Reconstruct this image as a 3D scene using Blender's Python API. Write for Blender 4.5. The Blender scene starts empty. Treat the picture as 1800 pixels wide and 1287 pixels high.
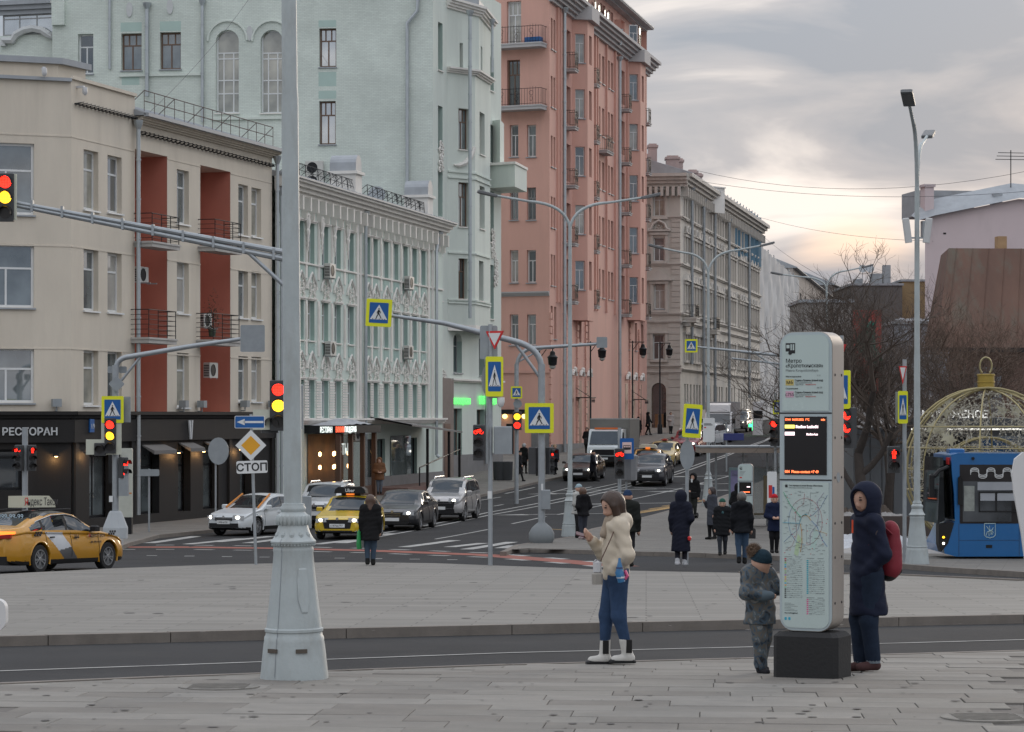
import bpy, bmesh, math, random
import numpy as np
from mathutils import Vector, Matrix
random.seed(7); np.random.seed(7)
R = math.radians
SC = bpy.context.scene
COL = SC.collection
# ---------------------------------------------------------------- camera (long lens, level, shifted up)
ZC = 2.3; FPX = 4500.0; HZ = 730.0
cam = bpy.data.cameras.new('camera'); camo = bpy.data.objects.new('camera', cam); COL.objects.link(camo)
camo.location = (0, 0, ZC); camo.rotation_euler = (R(90), 0, 0)
cam.sensor_width = 36; cam.lens = 36 * FPX / 1800; cam.shift_y = (HZ - 643.5) / 1800
cam.clip_start = .5; cam.clip_end = 6000
SC.camera = camo
# ---------------------------------------------------------------- sky, sun, exposure
SUN_AZ, SUN_EL = R(24), R(9)          # to the right of straight ahead, low behind the clouds
wd = bpy.data.worlds.new('World'); SC.world = wd; wd.use_nodes = True
def build_world():
    nt = wd.node_tree; N = nt.nodes; L = nt.links; N.clear()
    out = N.new('ShaderNodeOutputWorld')
    sky = N.new('ShaderNodeTexSky'); sky.sky_type = 'NISHITA'; sky.sun_disc = False
    sky.sun_elevation = SUN_EL; sky.sun_rotation = SUN_AZ; sky.air_density = 1.6; sky.dust_density = 2.0
    b1 = N.new('ShaderNodeBackground'); b1.inputs[1].default_value = .14; L.new(sky.outputs[0], b1.inputs[0])
    tc = N.new('ShaderNodeTexCoord')
    mp = N.new('ShaderNodeMapping'); mp.inputs['Scale'].default_value = (7, 7, 27); mp.inputs['Location'].default_value = (1.7, .4, 2.1)
    mp.inputs['Rotation'].default_value = (0, R(-2.2), 0)
    L.new(tc.outputs['Generated'], mp.inputs[0])
    n1 = N.new('ShaderNodeTexNoise'); n1.inputs['Scale'].default_value = 1.0; n1.inputs['Detail'].default_value = 6; n1.inputs['Roughness'].default_value = .5
    n1.inputs['Distortion'].default_value = .5
    L.new(mp.outputs[0], n1.inputs[0])
    cr = N.new('ShaderNodeValToRGB'); e = cr.color_ramp.elements
    e[0].position = .42; e[0].color = (.285, .33, .395, 1)
    e[1].position = .66; e[1].color = (.86, .80, .76, 1)
    m = e.new(.53); m.color = (.43, .44, .475, 1)
    L.new(n1.outputs[0], cr.inputs[0])
    # warm break in the clouds round the low sun
    dot = N.new('ShaderNodeVectorMath'); dot.operation = 'DOT_PRODUCT'
    ga, ge = R(7.6), R(2.9)
    dot.inputs[1].default_value = (math.sin(ga) * math.cos(ge), math.cos(ga) * math.cos(ge), math.sin(ge))
    L.new(tc.outputs['Generated'], dot.inputs[0])
    mr = N.new('ShaderNodeMapRange'); mr.interpolation_type = 'SMOOTHSTEP'
    mr.inputs[1].default_value = .9995; mr.inputs[2].default_value = .99999; L.new(dot.outputs['Value'], mr.inputs[0])
    n2 = N.new('ShaderNodeMath'); n2.operation = 'MULTIPLY'; L.new(mr.outputs[0], n2.inputs[0])
    mr2 = N.new('ShaderNodeMapRange'); mr2.inputs[1].default_value = .36; mr2.inputs[2].default_value = .56; L.new(n1.outputs[0], mr2.inputs[0]); L.new(mr2.outputs[0], n2.inputs[1])
    mx = N.new('ShaderNodeMix'); mx.data_type = 'RGBA'; mx.inputs[7].default_value = (1.05, .79, .61, 1)
    L.new(n2.outputs[0], mx.inputs[0]); L.new(cr.outputs[0], mx.inputs[6])
    # overcast: brighter overhead than at the rim
    sx = N.new('ShaderNodeSeparateXYZ'); L.new(tc.outputs['Generated'], sx.inputs[0])
    mz = N.new('ShaderNodeMapRange'); mz.inputs[1].default_value = .12; mz.inputs[2].default_value = .7; mz.inputs[3].default_value = .84; mz.inputs[4].default_value = 1.85
    L.new(sx.outputs[2], mz.inputs[0])
    b2 = N.new('ShaderNodeBackground'); L.new(mx.outputs[2], b2.inputs[0]); L.new(mz.outputs[0], b2.inputs[1])
    ms = N.new('ShaderNodeMixShader'); ms.inputs[0].default_value = .975
    L.new(b1.outputs[0], ms.inputs[1]); L.new(b2.outputs[0], ms.inputs[2]); L.new(ms.outputs[0], out.inputs[0])
build_world()
sl = bpy.data.lights.new('sun', 'SUN'); sl.energy = .5; sl.angle = R(14); sl.color = (1, .86, .7)
so = bpy.data.objects.new('sun', sl); COL.objects.link(so)
sd = Vector((math.sin(SUN_AZ) * math.cos(SUN_EL), math.cos(SUN_AZ) * math.cos(SUN_EL), math.sin(SUN_EL)))
so.rotation_euler = (-sd).to_track_quat('-Z', 'Y').to_euler(); so.location = (60, 60, 60)
SC.view_settings.view_transform = 'Standard'; SC.view_settings.look = 'None'
SC.view_settings.exposure = 0.5; SC.view_settings.gamma = 1
SC.cycles.use_denoising = True; SC.cycles.max_bounces = 5; SC.cycles.diffuse_bounces = 3; SC.cycles.glossy_bounces = 3
SC.cycles.transparent_max_bounces = 12; SC.cycles.transmission_bounces = 4
SC.cycles.caustics_reflective = False; SC.cycles.caustics_refractive = False
# ---------------------------------------------------------------- picture <-> place
_GY = [(-60, .3), (10, .22), (15, .15), (22.4, 0), (25, -.13), (30, -.3), (45, -.8), (60, -1.25), (75, -1.6), (90, -1.8), (108, -1.82), (125, -1.62), (140, -1.25),
       (150, -.95), (165, -.25), (180, .25), (200, .75), (230, 1.35), (260, 1.8), (330, 2.2), (500, 2.25), (5000, 2.25)]
def G(Y):
    T = _GY
    if Y <= T[0][0]: return T[0][1]
    if Y >= T[-1][0]: return T[-1][1]
    for i in range(len(T) - 1):
        if Y <= T[i + 1][0]: break
    y0, a = T[i]; y1, b = T[i + 1]; h = y1 - y0; t = (Y - y0) / h
    def tg(k):
        if k <= 0 or k >= len(T) - 1: return 0.
        return (T[k + 1][1] - T[k - 1][1]) / (T[k + 1][0] - T[k - 1][0])
    m0, m1 = tg(i) * h, tg(i + 1) * h
    return (2*t**3 - 3*t*t + 1) * a + (t**3 - 2*t*t + t) * m0 + (-2*t**3 + 3*t*t) * b + (t**3 - t*t) * m1
def W(px, py, D): return Vector(((px - 900) * D / FPX, D, ZC - (py - HZ) * D / FPX))
def XY(px, D): return Vector(((px - 900) * D / FPX, D))
def gnd(px, py, off=0.):
    lo, hi = 12., 480.
    for _ in range(60):
        m = (lo + hi) / 2
        if HZ + FPX * (ZC - G(m) - off) / m > py: lo = m
        else: hi = m
    return XY(px, lo)
# ---------------------------------------------------------------- mesh builder
class MB:
    def __init__(s): s.v = []; s.f = []; s.m = []
    def add(s, vs, fs, mi=0):
        b = len(s.v); s.v.extend([tuple(v) for v in vs])
        for f in fs: s.f.append(tuple(i + b for i in f)); s.m.append(mi)
        return s
    def quad(s, a, b, c, d, mi=0): return s.add([a, b, c, d], [(0, 1, 2, 3)], mi)
    def box(s, x0, x1, y0, y1, z0, z1, mi=0):
        return s.add([(x0,y0,z0),(x1,y0,z0),(x1,y1,z0),(x0,y1,z0),(x0,y0,z1),(x1,y0,z1),(x1,y1,z1),(x0,y1,z1)],
                     [(0,3,2,1),(4,5,6,7),(0,1,5,4),(1,2,6,5),(2,3,7,6),(3,0,4,7)], mi)
    def bbox(s, x0, x1, y0, y1, z0, z1, b=.01, mi=0):
        """box with chamfered vertical edges and top"""
        o = [(x0+b,y0),(x1-b,y0),(x1,y0+b),(x1,y1-b),(x1-b,y1),(x0+b,y1),(x0,y1-b),(x0,y0+b)]
        cx, cy = (x0+x1)/2, (y0+y1)/2
        vs = [(x,y,z0) for x,y in o] + [(x,y,z1-b) for x,y in o]
        vs += [(x + (b if x < cx else -b), y + (b if y < cy else -b), z1) for x,y in o]
        fs = [tuple(range(7,-1,-1)), tuple(range(16,24))]
        for k in (0, 8):
            for i in range(8): j = (i+1) % 8; fs.append((k+i, k+j, k+8+j, k+8+i))
        return s.add(vs, fs, mi)
    def tube(s, pts, r, n=8, cap=True, mi=0, sq=1.):
        pts = [Vector(p) for p in pts]; k = len(pts); rr = r if hasattr(r, '__len__') else [r] * k
        vs = []; up = None
        for i, p in enumerate(pts):
            d = (pts[min(i+1, k-1)] - pts[max(i-1, 0)])
            if d.length < 1e-9: d = Vector((0,0,1))
            d.normalize()
            if up is None:
                up = Vector((0,0,1)) if abs(d.z) < .9 else Vector((1,0,0))
            a = d.cross(up)
            if a.length < 1e-6: a = d.cross(Vector((.3,.9,.1)))
            a.normalize(); b = a.cross(d).normalized(); up = b
            for j in range(n):
                t = 2*math.pi*j/n
                vs.append(p + a*(math.cos(t)*rr[i]) + b*(math.sin(t)*rr[i]*sq))
        fs = []
        for i in range(k-1):
            for j in range(n):
                j2 = (j+1) % n; fs.append((i*n+j, i*n+j2, (i+1)*n+j2, (i+1)*n+j))
        if cap: fs.append(tuple(range(n-1,-1,-1))); fs.append(tuple(range((k-1)*n, k*n)))
        return s.add(vs, fs, mi)
    def lathe(s, prof, n=24, c=(0,0,0), mi=0, ph=0., cap=True):
        vs = []; k = len(prof)
        for r, z in prof:
            for j in range(n):
                t = 2*math.pi*j/n + ph; vs.append((c[0]+r*math.cos(t), c[1]+r*math.sin(t), c[2]+z))
        fs = []
        for i in range(k-1):
            for j in range(n): j2 = (j+1) % n; fs.append((i*n+j, i*n+j2, (i+1)*n+j2, (i+1)*n+j))
        if cap: fs.append(tuple(range(n-1,-1,-1))); fs.append(tuple(range((k-1)*n, k*n)))
        return s.add(vs, fs, mi)
    def prism(s, poly, y0, y1, mi=0):
        """outline in x,z pushed from y0 to y1 (front = y0)"""
        n = len(poly); vs = [(x, y0, z) for x, z in poly] + [(x, y1, z) for x, z in poly]
        fs = [tuple(range(n)), tuple(range(2*n-1, n-1, -1))]
        for i in range(n): j = (i+1) % n; fs.append((i, n+i, n+j, j))
        return s.add(vs, fs, mi)
    def slab(s, poly, z0, z1, mi=0):
        """outline in x,y pushed from z0 to z1"""
        n = len(poly); vs = [(x, y, z0) for x, y in poly] + [(x, y, z1) for x, y in poly]
        fs = [tuple(range(n-1,-1,-1)), tuple(range(n, 2*n))]
        for i in range(n): j = (i+1) % n; fs.append((i, j, n+j, n+i))
        return s.add(vs, fs, mi)
    def xf(s, M, start=0):
        for i in range(start, len(s.v)): s.v[i] = tuple(M @ Vector(s.v[i]))
        return s
    def mesh(s, name, mats, smooth=False, fix=False):
        me = bpy.data.meshes.new(name); me.from_pydata(s.v, [], s.f)
        for m in mats: me.materials.append(m)
        me.polygons.foreach_set('material_index', s.m)
        if fix:
            bm = bmesh.new(); bm.from_mesh(me); bmesh.ops.recalc_face_normals(bm, faces=bm.faces); bm.to_mesh(me); bm.free()
        if smooth:
            me.polygons.foreach_set('use_smooth', [True]*len(me.polygons))
            me.set_sharp_from_angle(angle=R(38 if smooth is True else smooth))
        me.update(); return me
    def obj(s, name, mats, parent=None, loc=(0,0,0), rz=0., smooth=False, fix=False):
        if not isinstance(mats, (list, tuple)): mats = [mats]
        return link(s.mesh(name, mats, smooth, fix), name, parent, loc, rz)
def link(me, name, parent=None, loc=(0,0,0), rz=0.):
    o = bpy.data.objects.new(name, me); COL.objects.link(o)
    o.location = loc; o.rotation_euler = (0, 0, rz)
    if parent: o.parent = parent
    return o
def tag(o, label=None, cat=None, group=None, kind=None):
    if label: o['label'] = label
    if cat: o['category'] = cat
    if group: o['group'] = group
    if kind: o['kind'] = kind
    return o
def thing(name, label, cat, loc=(0,0,0), rz=0., group=None):
    o = link(None, name, None, loc, rz); o.empty_display_size = .3
    return tag(o, label, cat, group)
def children(o): return [c for c in COL.objects if c.parent == o]
_kids = {}
def copy_tree(o, loc=None, rz=None, label=None, parent=None):
    c = o.copy(); COL.objects.link(c)
    if parent: c.parent = parent
    if loc is not None: c.location = loc
    if rz is not None: c.rotation_euler = (0, 0, rz)
    if label: c['label'] = label
    for ch in o.children: copy_tree(ch, parent=c)
    return c
# ---------------------------------------------------------------- materials
_M = {}
def mat(name, col, rough=.75, metal=0., var=.12, vs=1.5, bump=0., bs=30., spec=.5, emit=None, es=0., stain=0., st_col=(.05,.045,.04), coat=0., streak=1., coord='Object', alpha=None):
    """one material: base colour, uneven in tone (two noises), optional fine relief and grime"""
    if name in _M: return _M[name]
    m = bpy.data.materials.new(name); m.use_nodes = True; _M[name] = m
    nt = m.node_tree; N = nt.nodes; L = nt.links; p = N['Principled BSDF']
    p.inputs['Roughness'].default_value = rough; p.inputs['Metallic'].default_value = metal
    p.inputs['Specular IOR Level'].default_value = spec; p.inputs['Coat Weight'].default_value = coat
    p.inputs['Base Color'].default_value = (*col, 1)
    if emit: p.inputs['Emission Color'].default_value = (*emit, 1); p.inputs['Emission Strength'].default_value = es
    if alpha is not None: p.inputs['Alpha'].default_value = alpha
    if var or bump or stain:
        tc = N.new('ShaderNodeTexCoord'); mp = N.new('ShaderNodeMapping'); mp.inputs['Scale'].default_value = (1, 1, streak)
        L.new(tc.outputs[coord], mp.inputs[0])
        c = None
        if var:
            n = N.new('ShaderNodeTexNoise'); n.inputs['Scale'].default_value = vs; n.inputs['Detail'].default_value = 8; n.inputs['Roughness'].default_value = .62; L.new(mp.outputs[0], n.inputs[0])
            r = N.new('ShaderNodeMapRange'); r.inputs[1].default_value = .25; r.inputs[2].default_value = .75; r.inputs[3].default_value = 1-var; r.inputs[4].default_value = 1+var; L.new(n.outputs[0], r.inputs[0])
            mx = N.new('ShaderNodeVectorMath'); mx.operation = 'SCALE'; mx.inputs[0].default_value = col; L.new(r.outputs[0], mx.inputs[3]); c = mx.outputs[0]
            rr = N.new('ShaderNodeMapRange'); rr.inputs[3].default_value = max(.03, rough-.12); rr.inputs[4].default_value = min(1, rough+.12); L.new(n.outputs[0], rr.inputs[0]); L.new(rr.outputs[0], p.inputs['Roughness'])
        if stain:
            n3 = N.new('ShaderNodeTexNoise'); n3.inputs['Scale'].default_value = vs*.8+.25; n3.inputs['Detail'].default_value = 10; n3.inputs['Roughness'].default_value = .7
            mp3 = N.new('ShaderNodeMapping'); mp3.inputs['Scale'].default_value = (1, 1, .35*streak); mp3.inputs['Location'].default_value = (3, 7, 1); L.new(tc.outputs[coord], mp3.inputs[0]); L.new(mp3.outputs[0], n3.inputs[0])
            r3 = N.new('ShaderNodeMapRange'); r3.inputs[1].default_value = .5; r3.inputs[2].default_value = .8; r3.inputs[4].default_value = stain; L.new(n3.outputs[0], r3.inputs[0])
            m3 = N.new('ShaderNodeMix'); m3.data_type = 'RGBA'; m3.inputs[7].default_value = (*st_col, 1); L.new(r3.outputs[0], m3.inputs[0])
            if c: L.new(c, m3.inputs[6])
            else: m3.inputs[6].default_value = (*col, 1)
            c = m3.outputs[2]
        if c: L.new(c, p.inputs['Base Color'])
        if bump:
            n4 = N.new('ShaderNodeTexNoise'); n4.inputs['Scale'].default_value = bs; n4.inputs['Detail'].default_value = 5; L.new(mp.outputs[0], n4.inputs[0])
            bp = N.new('ShaderNodeBump'); bp.inputs['Strength'].default_value = bump; bp.inputs['Distance'].default_value = .03; L.new(n4.outputs[0], bp.inputs['Height']); L.new(bp.outputs[0], p.inputs['Normal'])
    return m
def brickmat(name, col, mortar, bw, bh, var=.12, bump=.5, msize=.012, rough=.85, swap=None, off=.5, stain=0., vs=.6, st_col=(.3,.12,.07), rot=0., nsc=None):
    """masonry or paving whose pieces are too small to build: real-size brick texture as tone and relief. swap='xz' for walls."""
    if name in _M: return _M[name]
    m = mat(name, col, rough, var=0)
    nt = m.node_tree; N = nt.nodes; L = nt.links; p = N['Principled BSDF']; p.inputs['Specular IOR Level'].default_value = .2
    tc = N.new('ShaderNodeTexCoord'); v = tc.outputs['Object']
    if swap:
        sx = N.new('ShaderNodeSeparateXYZ'); cx = N.new('ShaderNodeCombineXYZ'); L.new(v, sx.inputs[0]); L.new(sx.outputs[0], cx.inputs[0]); L.new(sx.outputs[2], cx.inputs[1]); v = cx.outputs[0]
    if rot:
        mp = N.new('ShaderNodeMapping'); mp.inputs['Rotation'].default_value = (0, 0, rot); L.new(v, mp.inputs[0]); v = mp.outputs[0]
    b = N.new('ShaderNodeTexBrick'); b.inputs['Scale'].default_value = 1; b.inputs['Brick Width'].default_value = bw; b.inputs['Row Height'].default_value = bh
    b.inputs['Mortar Size'].default_value = msize; b.inputs['Mortar Smooth'].default_value = .2; b.offset = off
    b.inputs['Color1'].default_value = (*[c*(1-var) for c in col], 1); b.inputs['Color2'].default_value = (*[c*(1+var) for c in col], 1); b.inputs['Mortar'].default_value = (*mortar, 1)
    L.new(v, b.inputs[0])
    n = N.new('ShaderNodeTexNoise'); n.inputs['Scale'].default_value = vs; n.inputs['Detail'].default_value = 9; n.inputs['Roughness'].default_value = .65
    if nsc:
        mq = N.new('ShaderNodeMapping'); mq.inputs['Scale'].default_value = nsc; L.new(v, mq.inputs[0]); L.new(mq.outputs[0], n.inputs[0])
    else: L.new(v, n.inputs[0])
    r = N.new('ShaderNodeMapRange'); r.inputs[1].default_value = .25; r.inputs[2].default_value = .75; r.inputs[3].default_value = .80 if nsc else .82; r.inputs[4].default_value = 1.18; L.new(n.outputs[0], r.inputs[0])
    sc = N.new('ShaderNodeVectorMath'); sc.operation = 'SCALE'; L.new(b.outputs[0], sc.inputs[0]); L.new(r.outputs[0], sc.inputs[3]); c = sc.outputs[0]
    if stain:
        n3 = N.new('ShaderNodeTexNoise'); n3.inputs['Scale'].default_value = .9; n3.inputs['Detail'].default_value = 10; n3.inputs['Roughness'].default_value = .75; L.new(v, n3.inputs[0])
        r3 = N.new('ShaderNodeMapRange'); r3.inputs[1].default_value = .66; r3.inputs[2].default_value = .74; r3.inputs[4].default_value = stain; L.new(n3.outputs[0], r3.inputs[0])
        m3 = N.new('ShaderNodeMix'); m3.data_type = 'RGBA'; m3.inputs[7].default_value = (*st_col, 1); L.new(r3.outputs[0], m3.inputs[0]); L.new(c, m3.inputs[6]); c = m3.outputs[2]
    L.new(c, p.inputs['Base Color'])
    if bump:
        bp = N.new('ShaderNodeBump'); bp.invert = True; bp.inputs['Strength'].default_value = bump; bp.inputs['Distance'].default_value = .01; L.new(b.outputs['Fac'], bp.inputs['Height']); L.new(bp.outputs[0], p.inputs['Normal'])
    return m
def glassmat(name, col, refl=.22, rough=.03, var=.5, mx=.95):
    """window pane in front of a dim room: dark body with a clear reflection"""
    if name in _M: return _M[name]
    m = bpy.data.materials.new(name); m.use_nodes = True; _M[name] = m
    nt = m.node_tree; N = nt.nodes; L = nt.links; N.clear()
    o = N.new('ShaderNodeOutputMaterial'); d = N.new('ShaderNodeBsdfDiffuse'); g = N.new('ShaderNodeBsdfGlossy'); x = N.new('ShaderNodeMixShader')
    tc = N.new('ShaderNodeTexCoord'); n = N.new('ShaderNodeTexNoise'); n.inputs['Scale'].default_value = .9; n.inputs['Detail'].default_value = 3; L.new(tc.outputs['Object'], n.inputs[0])
    r = N.new('ShaderNodeMapRange'); r.inputs[1].default_value = .3; r.inputs[2].default_value = .7; r.inputs[3].default_value = 1-var; r.inputs[4].default_value = 1+var; L.new(n.outputs[0], r.inputs[0])
    s = N.new('ShaderNodeVectorMath'); s.operation = 'SCALE'; s.inputs[0].default_value = col; L.new(r.outputs[0], s.inputs[3]); L.new(s.outputs[0], d.inputs[0])
    g.inputs['Roughness'].default_value = rough; g.inputs['Color'].default_value = (.9, .95, 1, 1)
    lw = N.new('ShaderNodeLayerWeight'); lw.inputs[0].default_value = .35
    mr = N.new('ShaderNodeMapRange'); mr.inputs[3].default_value = refl; mr.inputs[4].default_value = mx; L.new(lw.outputs['Fresnel'], mr.inputs[0]); L.new(mr.outputs[0], x.inputs[0])
    L.new(d.outputs[0], x.inputs[1]); L.new(g.outputs[0], x.inputs[2]); L.new(x.outputs[0], o.inputs[0])
    return m
def emat(name, col, s):
    return mat(name, tuple(c*.3 for c in col), .5, var=0, emit=col, es=s)
def text(parent, s, size, m, loc, rz=0., ax='LEFT', name='lettering', depth=.004, bold=0., sx=1., rx=90):
    cu = bpy.data.curves.new(name, 'FONT'); cu.body = s; cu.size = size; cu.align_x = ax; cu.extrude = depth; cu.offset = bold; cu.resolution_u = 2
    t = bpy.data.objects.new('tmp', cu); COL.objects.link(t)
    me = bpy.data.meshes.new_from_object(t.evaluated_get(bpy.context.evaluated_depsgraph_get())); bpy.data.objects.remove(t); bpy.data.curves.remove(cu)
    me.name = name; me.materials.clear(); me.materials.append(m)
    me.transform(Matrix.Rotation(R(rx), 4, 'X') @ Matrix.Diagonal((sx, 1, 1, 1)))
    return link(me, name, parent, loc, rz)
def ledmat(name, col, s):
    m = emat(name, col, s); nt = m.node_tree; N = nt.nodes; tc = N.new('ShaderNodeTexCoord'); v = N.new('ShaderNodeTexVoronoi'); v.inputs['Scale'].default_value = 26; v.inputs['Randomness'].default_value = .15; r = N.new('ShaderNodeMapRange'); r.inputs[1].default_value = .25; r.inputs[2].default_value = .62; r.inputs[3].default_value = s*1.5; r.inputs[4].default_value = s*.22
    nt.links.new(tc.outputs['Object'], v.inputs[0]); nt.links.new(v.outputs['Distance'], r.inputs[0]); nt.links.new(r.outputs[0], N['Principled BSDF'].inputs['Emission Strength']); return m
# shared paints
def _mats():
    mat('galv', (.36,.39,.41), .5, .5, var=.15, vs=4)
    mat('polepaint', (.40,.445,.45), .5, 0, var=.1, vs=4, bump=.1, bs=40, stain=.5, st_col=(.20,.18,.155))
    mat('black_metal', (.015,.016,.018), .5, .1, var=.2, spec=.3)
    mat('dark_plastic', (.013,.013,.014), .55, var=.2, spec=.3)
    mat('sign_yellow', (.78,.80,.02), .45, var=.05)
    mat('sign_blue', (.005,.10,.34), .4, var=.06)
    mat('sign_white', (.70,.72,.72), .4, var=.05)
    mat('sign_black', (.012,.012,.014), .5, var=0)
    mat('sign_red', (.62,.03,.03), .4, var=.05)
    mat('sign_back', (.30,.33,.35), .5, .3, var=.12, vs=4)
    mat('signal_body', (.045,.047,.05), .5, var=.2)
    mat('signal_board', (.55,.57,.48), .55, var=.1)
    ledmat('lamp_red', (1, .02, .01), 3.0); ledmat('lamp_amber', (1, .5, .02), 2.6); emat('lamp_green', (.05, 1, .3), 2.5)
    mat('lens_off', (.02,.018,.018), .3, var=.1)
    mat('zinc', (.36,.385,.41), .62, .35, var=.15, vs=1.5, stain=.25, st_col=(.2,.2,.2))
    mat('pipe', (.44,.48,.50), .4, .6, var=.12, vs=2)
    mat('pipe_green', (.40,.50,.47), .5, .2, var=.12, vs=2)
    mat('white_frame', (.72,.74,.74), .45, var=.05)
    mat('brown_frame', (.16,.10,.07), .6, var=.15)
    mat('grey_frame', (.30,.31,.31), .5, var=.1)
    glassmat('glass_dark', (.035,.04,.045), .16)
    glassmat('glass_mid', (.12,.14,.145), .18)
    glassmat('glass_curtain', (.33,.32,.27), .14)
    glassmat('glass_bright', (.30,.33,.34), .5); glassmat('glass_blind', (.42,.41,.38), .12, var=.25); glassmat('glass_sky', (.06,.065,.07), .34, var=.4)
_mats()
M = lambda n: _M[n]
# ================================================================ ground, road, paving
RD = -.12      # road level below the paving
def clipY(poly, ya, yb):
    def half(P, y, keep_above):
        out = []
        for i in range(len(P)):
            a, b = P[i], P[(i+1) % len(P)]
            ia = (a[1] >= y) if keep_above else (a[1] <= y); ib = (b[1] >= y) if keep_above else (b[1] <= y)
            if ia: out.append(a)
            if ia != ib:
                t = (y - a[1]) / (b[1] - a[1]); out.append((a[0] + t*(b[0]-a[0]), y))
        return out
    P = half([tuple(p) for p in poly], ya, True)
    return half(P, yb, False) if len(P) > 2 else []
def drape(mb, poly, off, step=2.5, mi=0):
    """lay a plan outline on the terrain (terrain height depends on Y only)"""
    lo = min(p[1] for p in poly); hi = max(p[1] for p in poly)
    y = lo
    while y < hi - 1e-6:
        y2 = min(hi, y + (step if y < 480 else 150)); P = clipY(poly, y, y2)
        if len(P) > 2:
            a = sum(P[i][0]*P[(i+1) % len(P)][1] - P[(i+1) % len(P)][0]*P[i][1] for i in range(len(P)))
            if a < 0: P = P[::-1]
            if abs(a) > 1e-7: mb.add([(p[0], p[1], G(p[1]) + off) for p in P], [tuple(range(len(P)))], mi)
        y = y2
    return mb
def convex_strip(mb, pts, w, off, mi=0):
    """a painted line along plan points, width w"""
    pts = [Vector(p) for p in pts]
    for a, b in zip(pts, pts[1:]):
        d = (b - a); n = Vector((-d.y, d.x)).normalized() * (w / 2)
        drape(mb, [a+n, b+n, b-n, a-n], off, 3., mi)
def asphalt():
    m = mat('asphalt', (.040,.041,.043), .9, spec=.15, var=.3, vs=.4, bump=.25, bs=60, stain=.6, st_col=(.064,.062,.06))
    return m
drape_m = MB(); drape(drape_m, [(-900,-60),(900,-60),(900,4000),(-900,4000)], -.16, 5)
tag(drape_m.obj('ground', mat('groundsoil', (.12,.115,.11), .95, var=.2, vs=.2)), 'dark asphalt and soil running out to the horizon', kind='structure')
rm = MB(); drape(rm, [(-95,8),(120,8),(120,470),(-95,470)], RD, 2.5)
road = tag(rm.obj('road', asphalt()), 'dark grey asphalt carriageway climbing away between the houses', kind='structure')
paint = mat('road_paint', (.40,.40,.385), .8, spec=.2, var=.25, vs=2, stain=.85, st_col=(.11,.11,.11))
redlane = mat('bike_red', (.27,.085,.06), .85, var=.2, vs=1.2, stain=.6, st_col=(.12,.09,.085))
yellowp = mat('yellow_paint', (.50,.32,.12), .8, var=.2, stain=.7, st_col=(.10,.095,.09))
PO = RD + .006
def paintline(name, pts, w=.12, m=None, off=PO):
    mb = MB(); convex_strip(mb, [gnd(x, y, RD) for x, y in pts], w, off); return mb.obj(name, m or paint, road)
def paintpoly(name, pts, m=None, off=PO):
    mb = MB(); drape(mb, [tuple(gnd(x, y, RD)) for x, y in pts], off, 1.); return mb.obj(name, m or paint, road)
# near lane line
paintline('lane_line', [(-80,1183),(300,1170),(900,1148),(1400,1136),(1880,1123)], .09)
# double centre line of the climbing street
for dx in (0, 5):
    paintline('centre_line', [(640,943+dx),(858,901+dx),(1000,874+dx),(1160,838+dx*.8),(1273,801+dx*.6),(1345,774+dx*.4),(1372,758+dx*.3)], .14)
paintline('lane_line', [(1000,868),(1085,850)], .12); paintline('lane_line', [(905,880),(1000,858)], .12)
paintline('lane_line', [(1105,800),(1160,792)], .14); paintline('lane_line', [(1195,806),(1235,795)], .14)
for a, b in (((765,948),(858,931)), ((900,921),(960,908)), ((980,905),(1060,888)), ((1110,878),(1200,858)), ((1210,855),(1300,832))):
    paintline('lane_line', [a, b], .12)
paintline('lane_line', [(1115,857),(1240,861)], .15); paintline('lane_line', [(1240,861),(1330,863)], .15)
for a, b in (((842,880),(880,874)), ((888,868),(940,857)), ((860,862),(905,854)), ((868,890),(885,887)), ((1010,862),(1040,856))):
    paintline('lane_line', [a, b], .13)
# arrows painted on the lanes
def arrow(px, py, ln=3.2, rz=0.):
    c = gnd(px, py, RD); mb = MB(); ca, sa = math.cos(rz), math.sin(rz)
    f = lambda x, y: (c.x + x*ca - y*sa, c.y + x*sa + y*ca)
    drape(mb, [f(-.12,0), f(.12,0), f(.12,ln), f(-.12,ln)], PO, 1.); drape(mb, [f(-.45,0), f(0,-1.5), f(.45,0)], PO, 1.)
    mb.obj('lane_arrow', paint, road)
for a in ((925,905), (1070,886), (1180,864), (1240,851), (975,868), (1028,862), (1205,838)): arrow(*a, ln=4., rz=-1.25)
# yellow hatching by the bus bay
for k in range(6): paintline('hatch_line', [(1075+k*22,910-k*5),(1180+k*14,893-k*3)], .12, yellowp)
paintline('hatch_line', [(960,930),(1000,932)], .15, yellowp)
# red cycle lane with dashed white edges, and the crossing bars
RL = [(195,962),(330,962),(480,964),(650,968),(860,976),(1010,988),(1090,996)]
paintline('cycle_lane', RL, 1.05, redlane, RD + .004)
def along(P, t):
    x = P[0][0] + t*(P[-1][0]-P[0][0])
    for a, b in zip(P, P[1:]):
        if x <= b[0]: return (x, a[1] + (b[1]-a[1])*(x-a[0])/(b[0]-a[0]))
    return P[-1]
for k in range(13):
    t0 = (k+.15)/13; t1 = (k+.62)/13
    for dy in (-3.5, 4.2):
        a, b = along(RL, t0), along(RL, t1); paintline('cycle_lane_dash', [(a[0], a[1]+dy), (b[0], b[1]+dy)], .3)
for k in range(9): paintline('small_dash', [(258+k*66, 977+k*.9), (276+k*66, 977+k*.9)], .28)
for a, b in (((380,953),(478,943)), ((330,957),(425,947)), ((262,955),(345,943)), ((435,955),(520,944)), ((600,955),(690,938)), ((555,957),(640,947)),
             ((710,962),(800,950)), ((790,962),(850,955)), ((820,966),(900,953)), ((880,964),(905,959))):
    paintline('crossing_bar', [a, b], .42)
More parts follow.
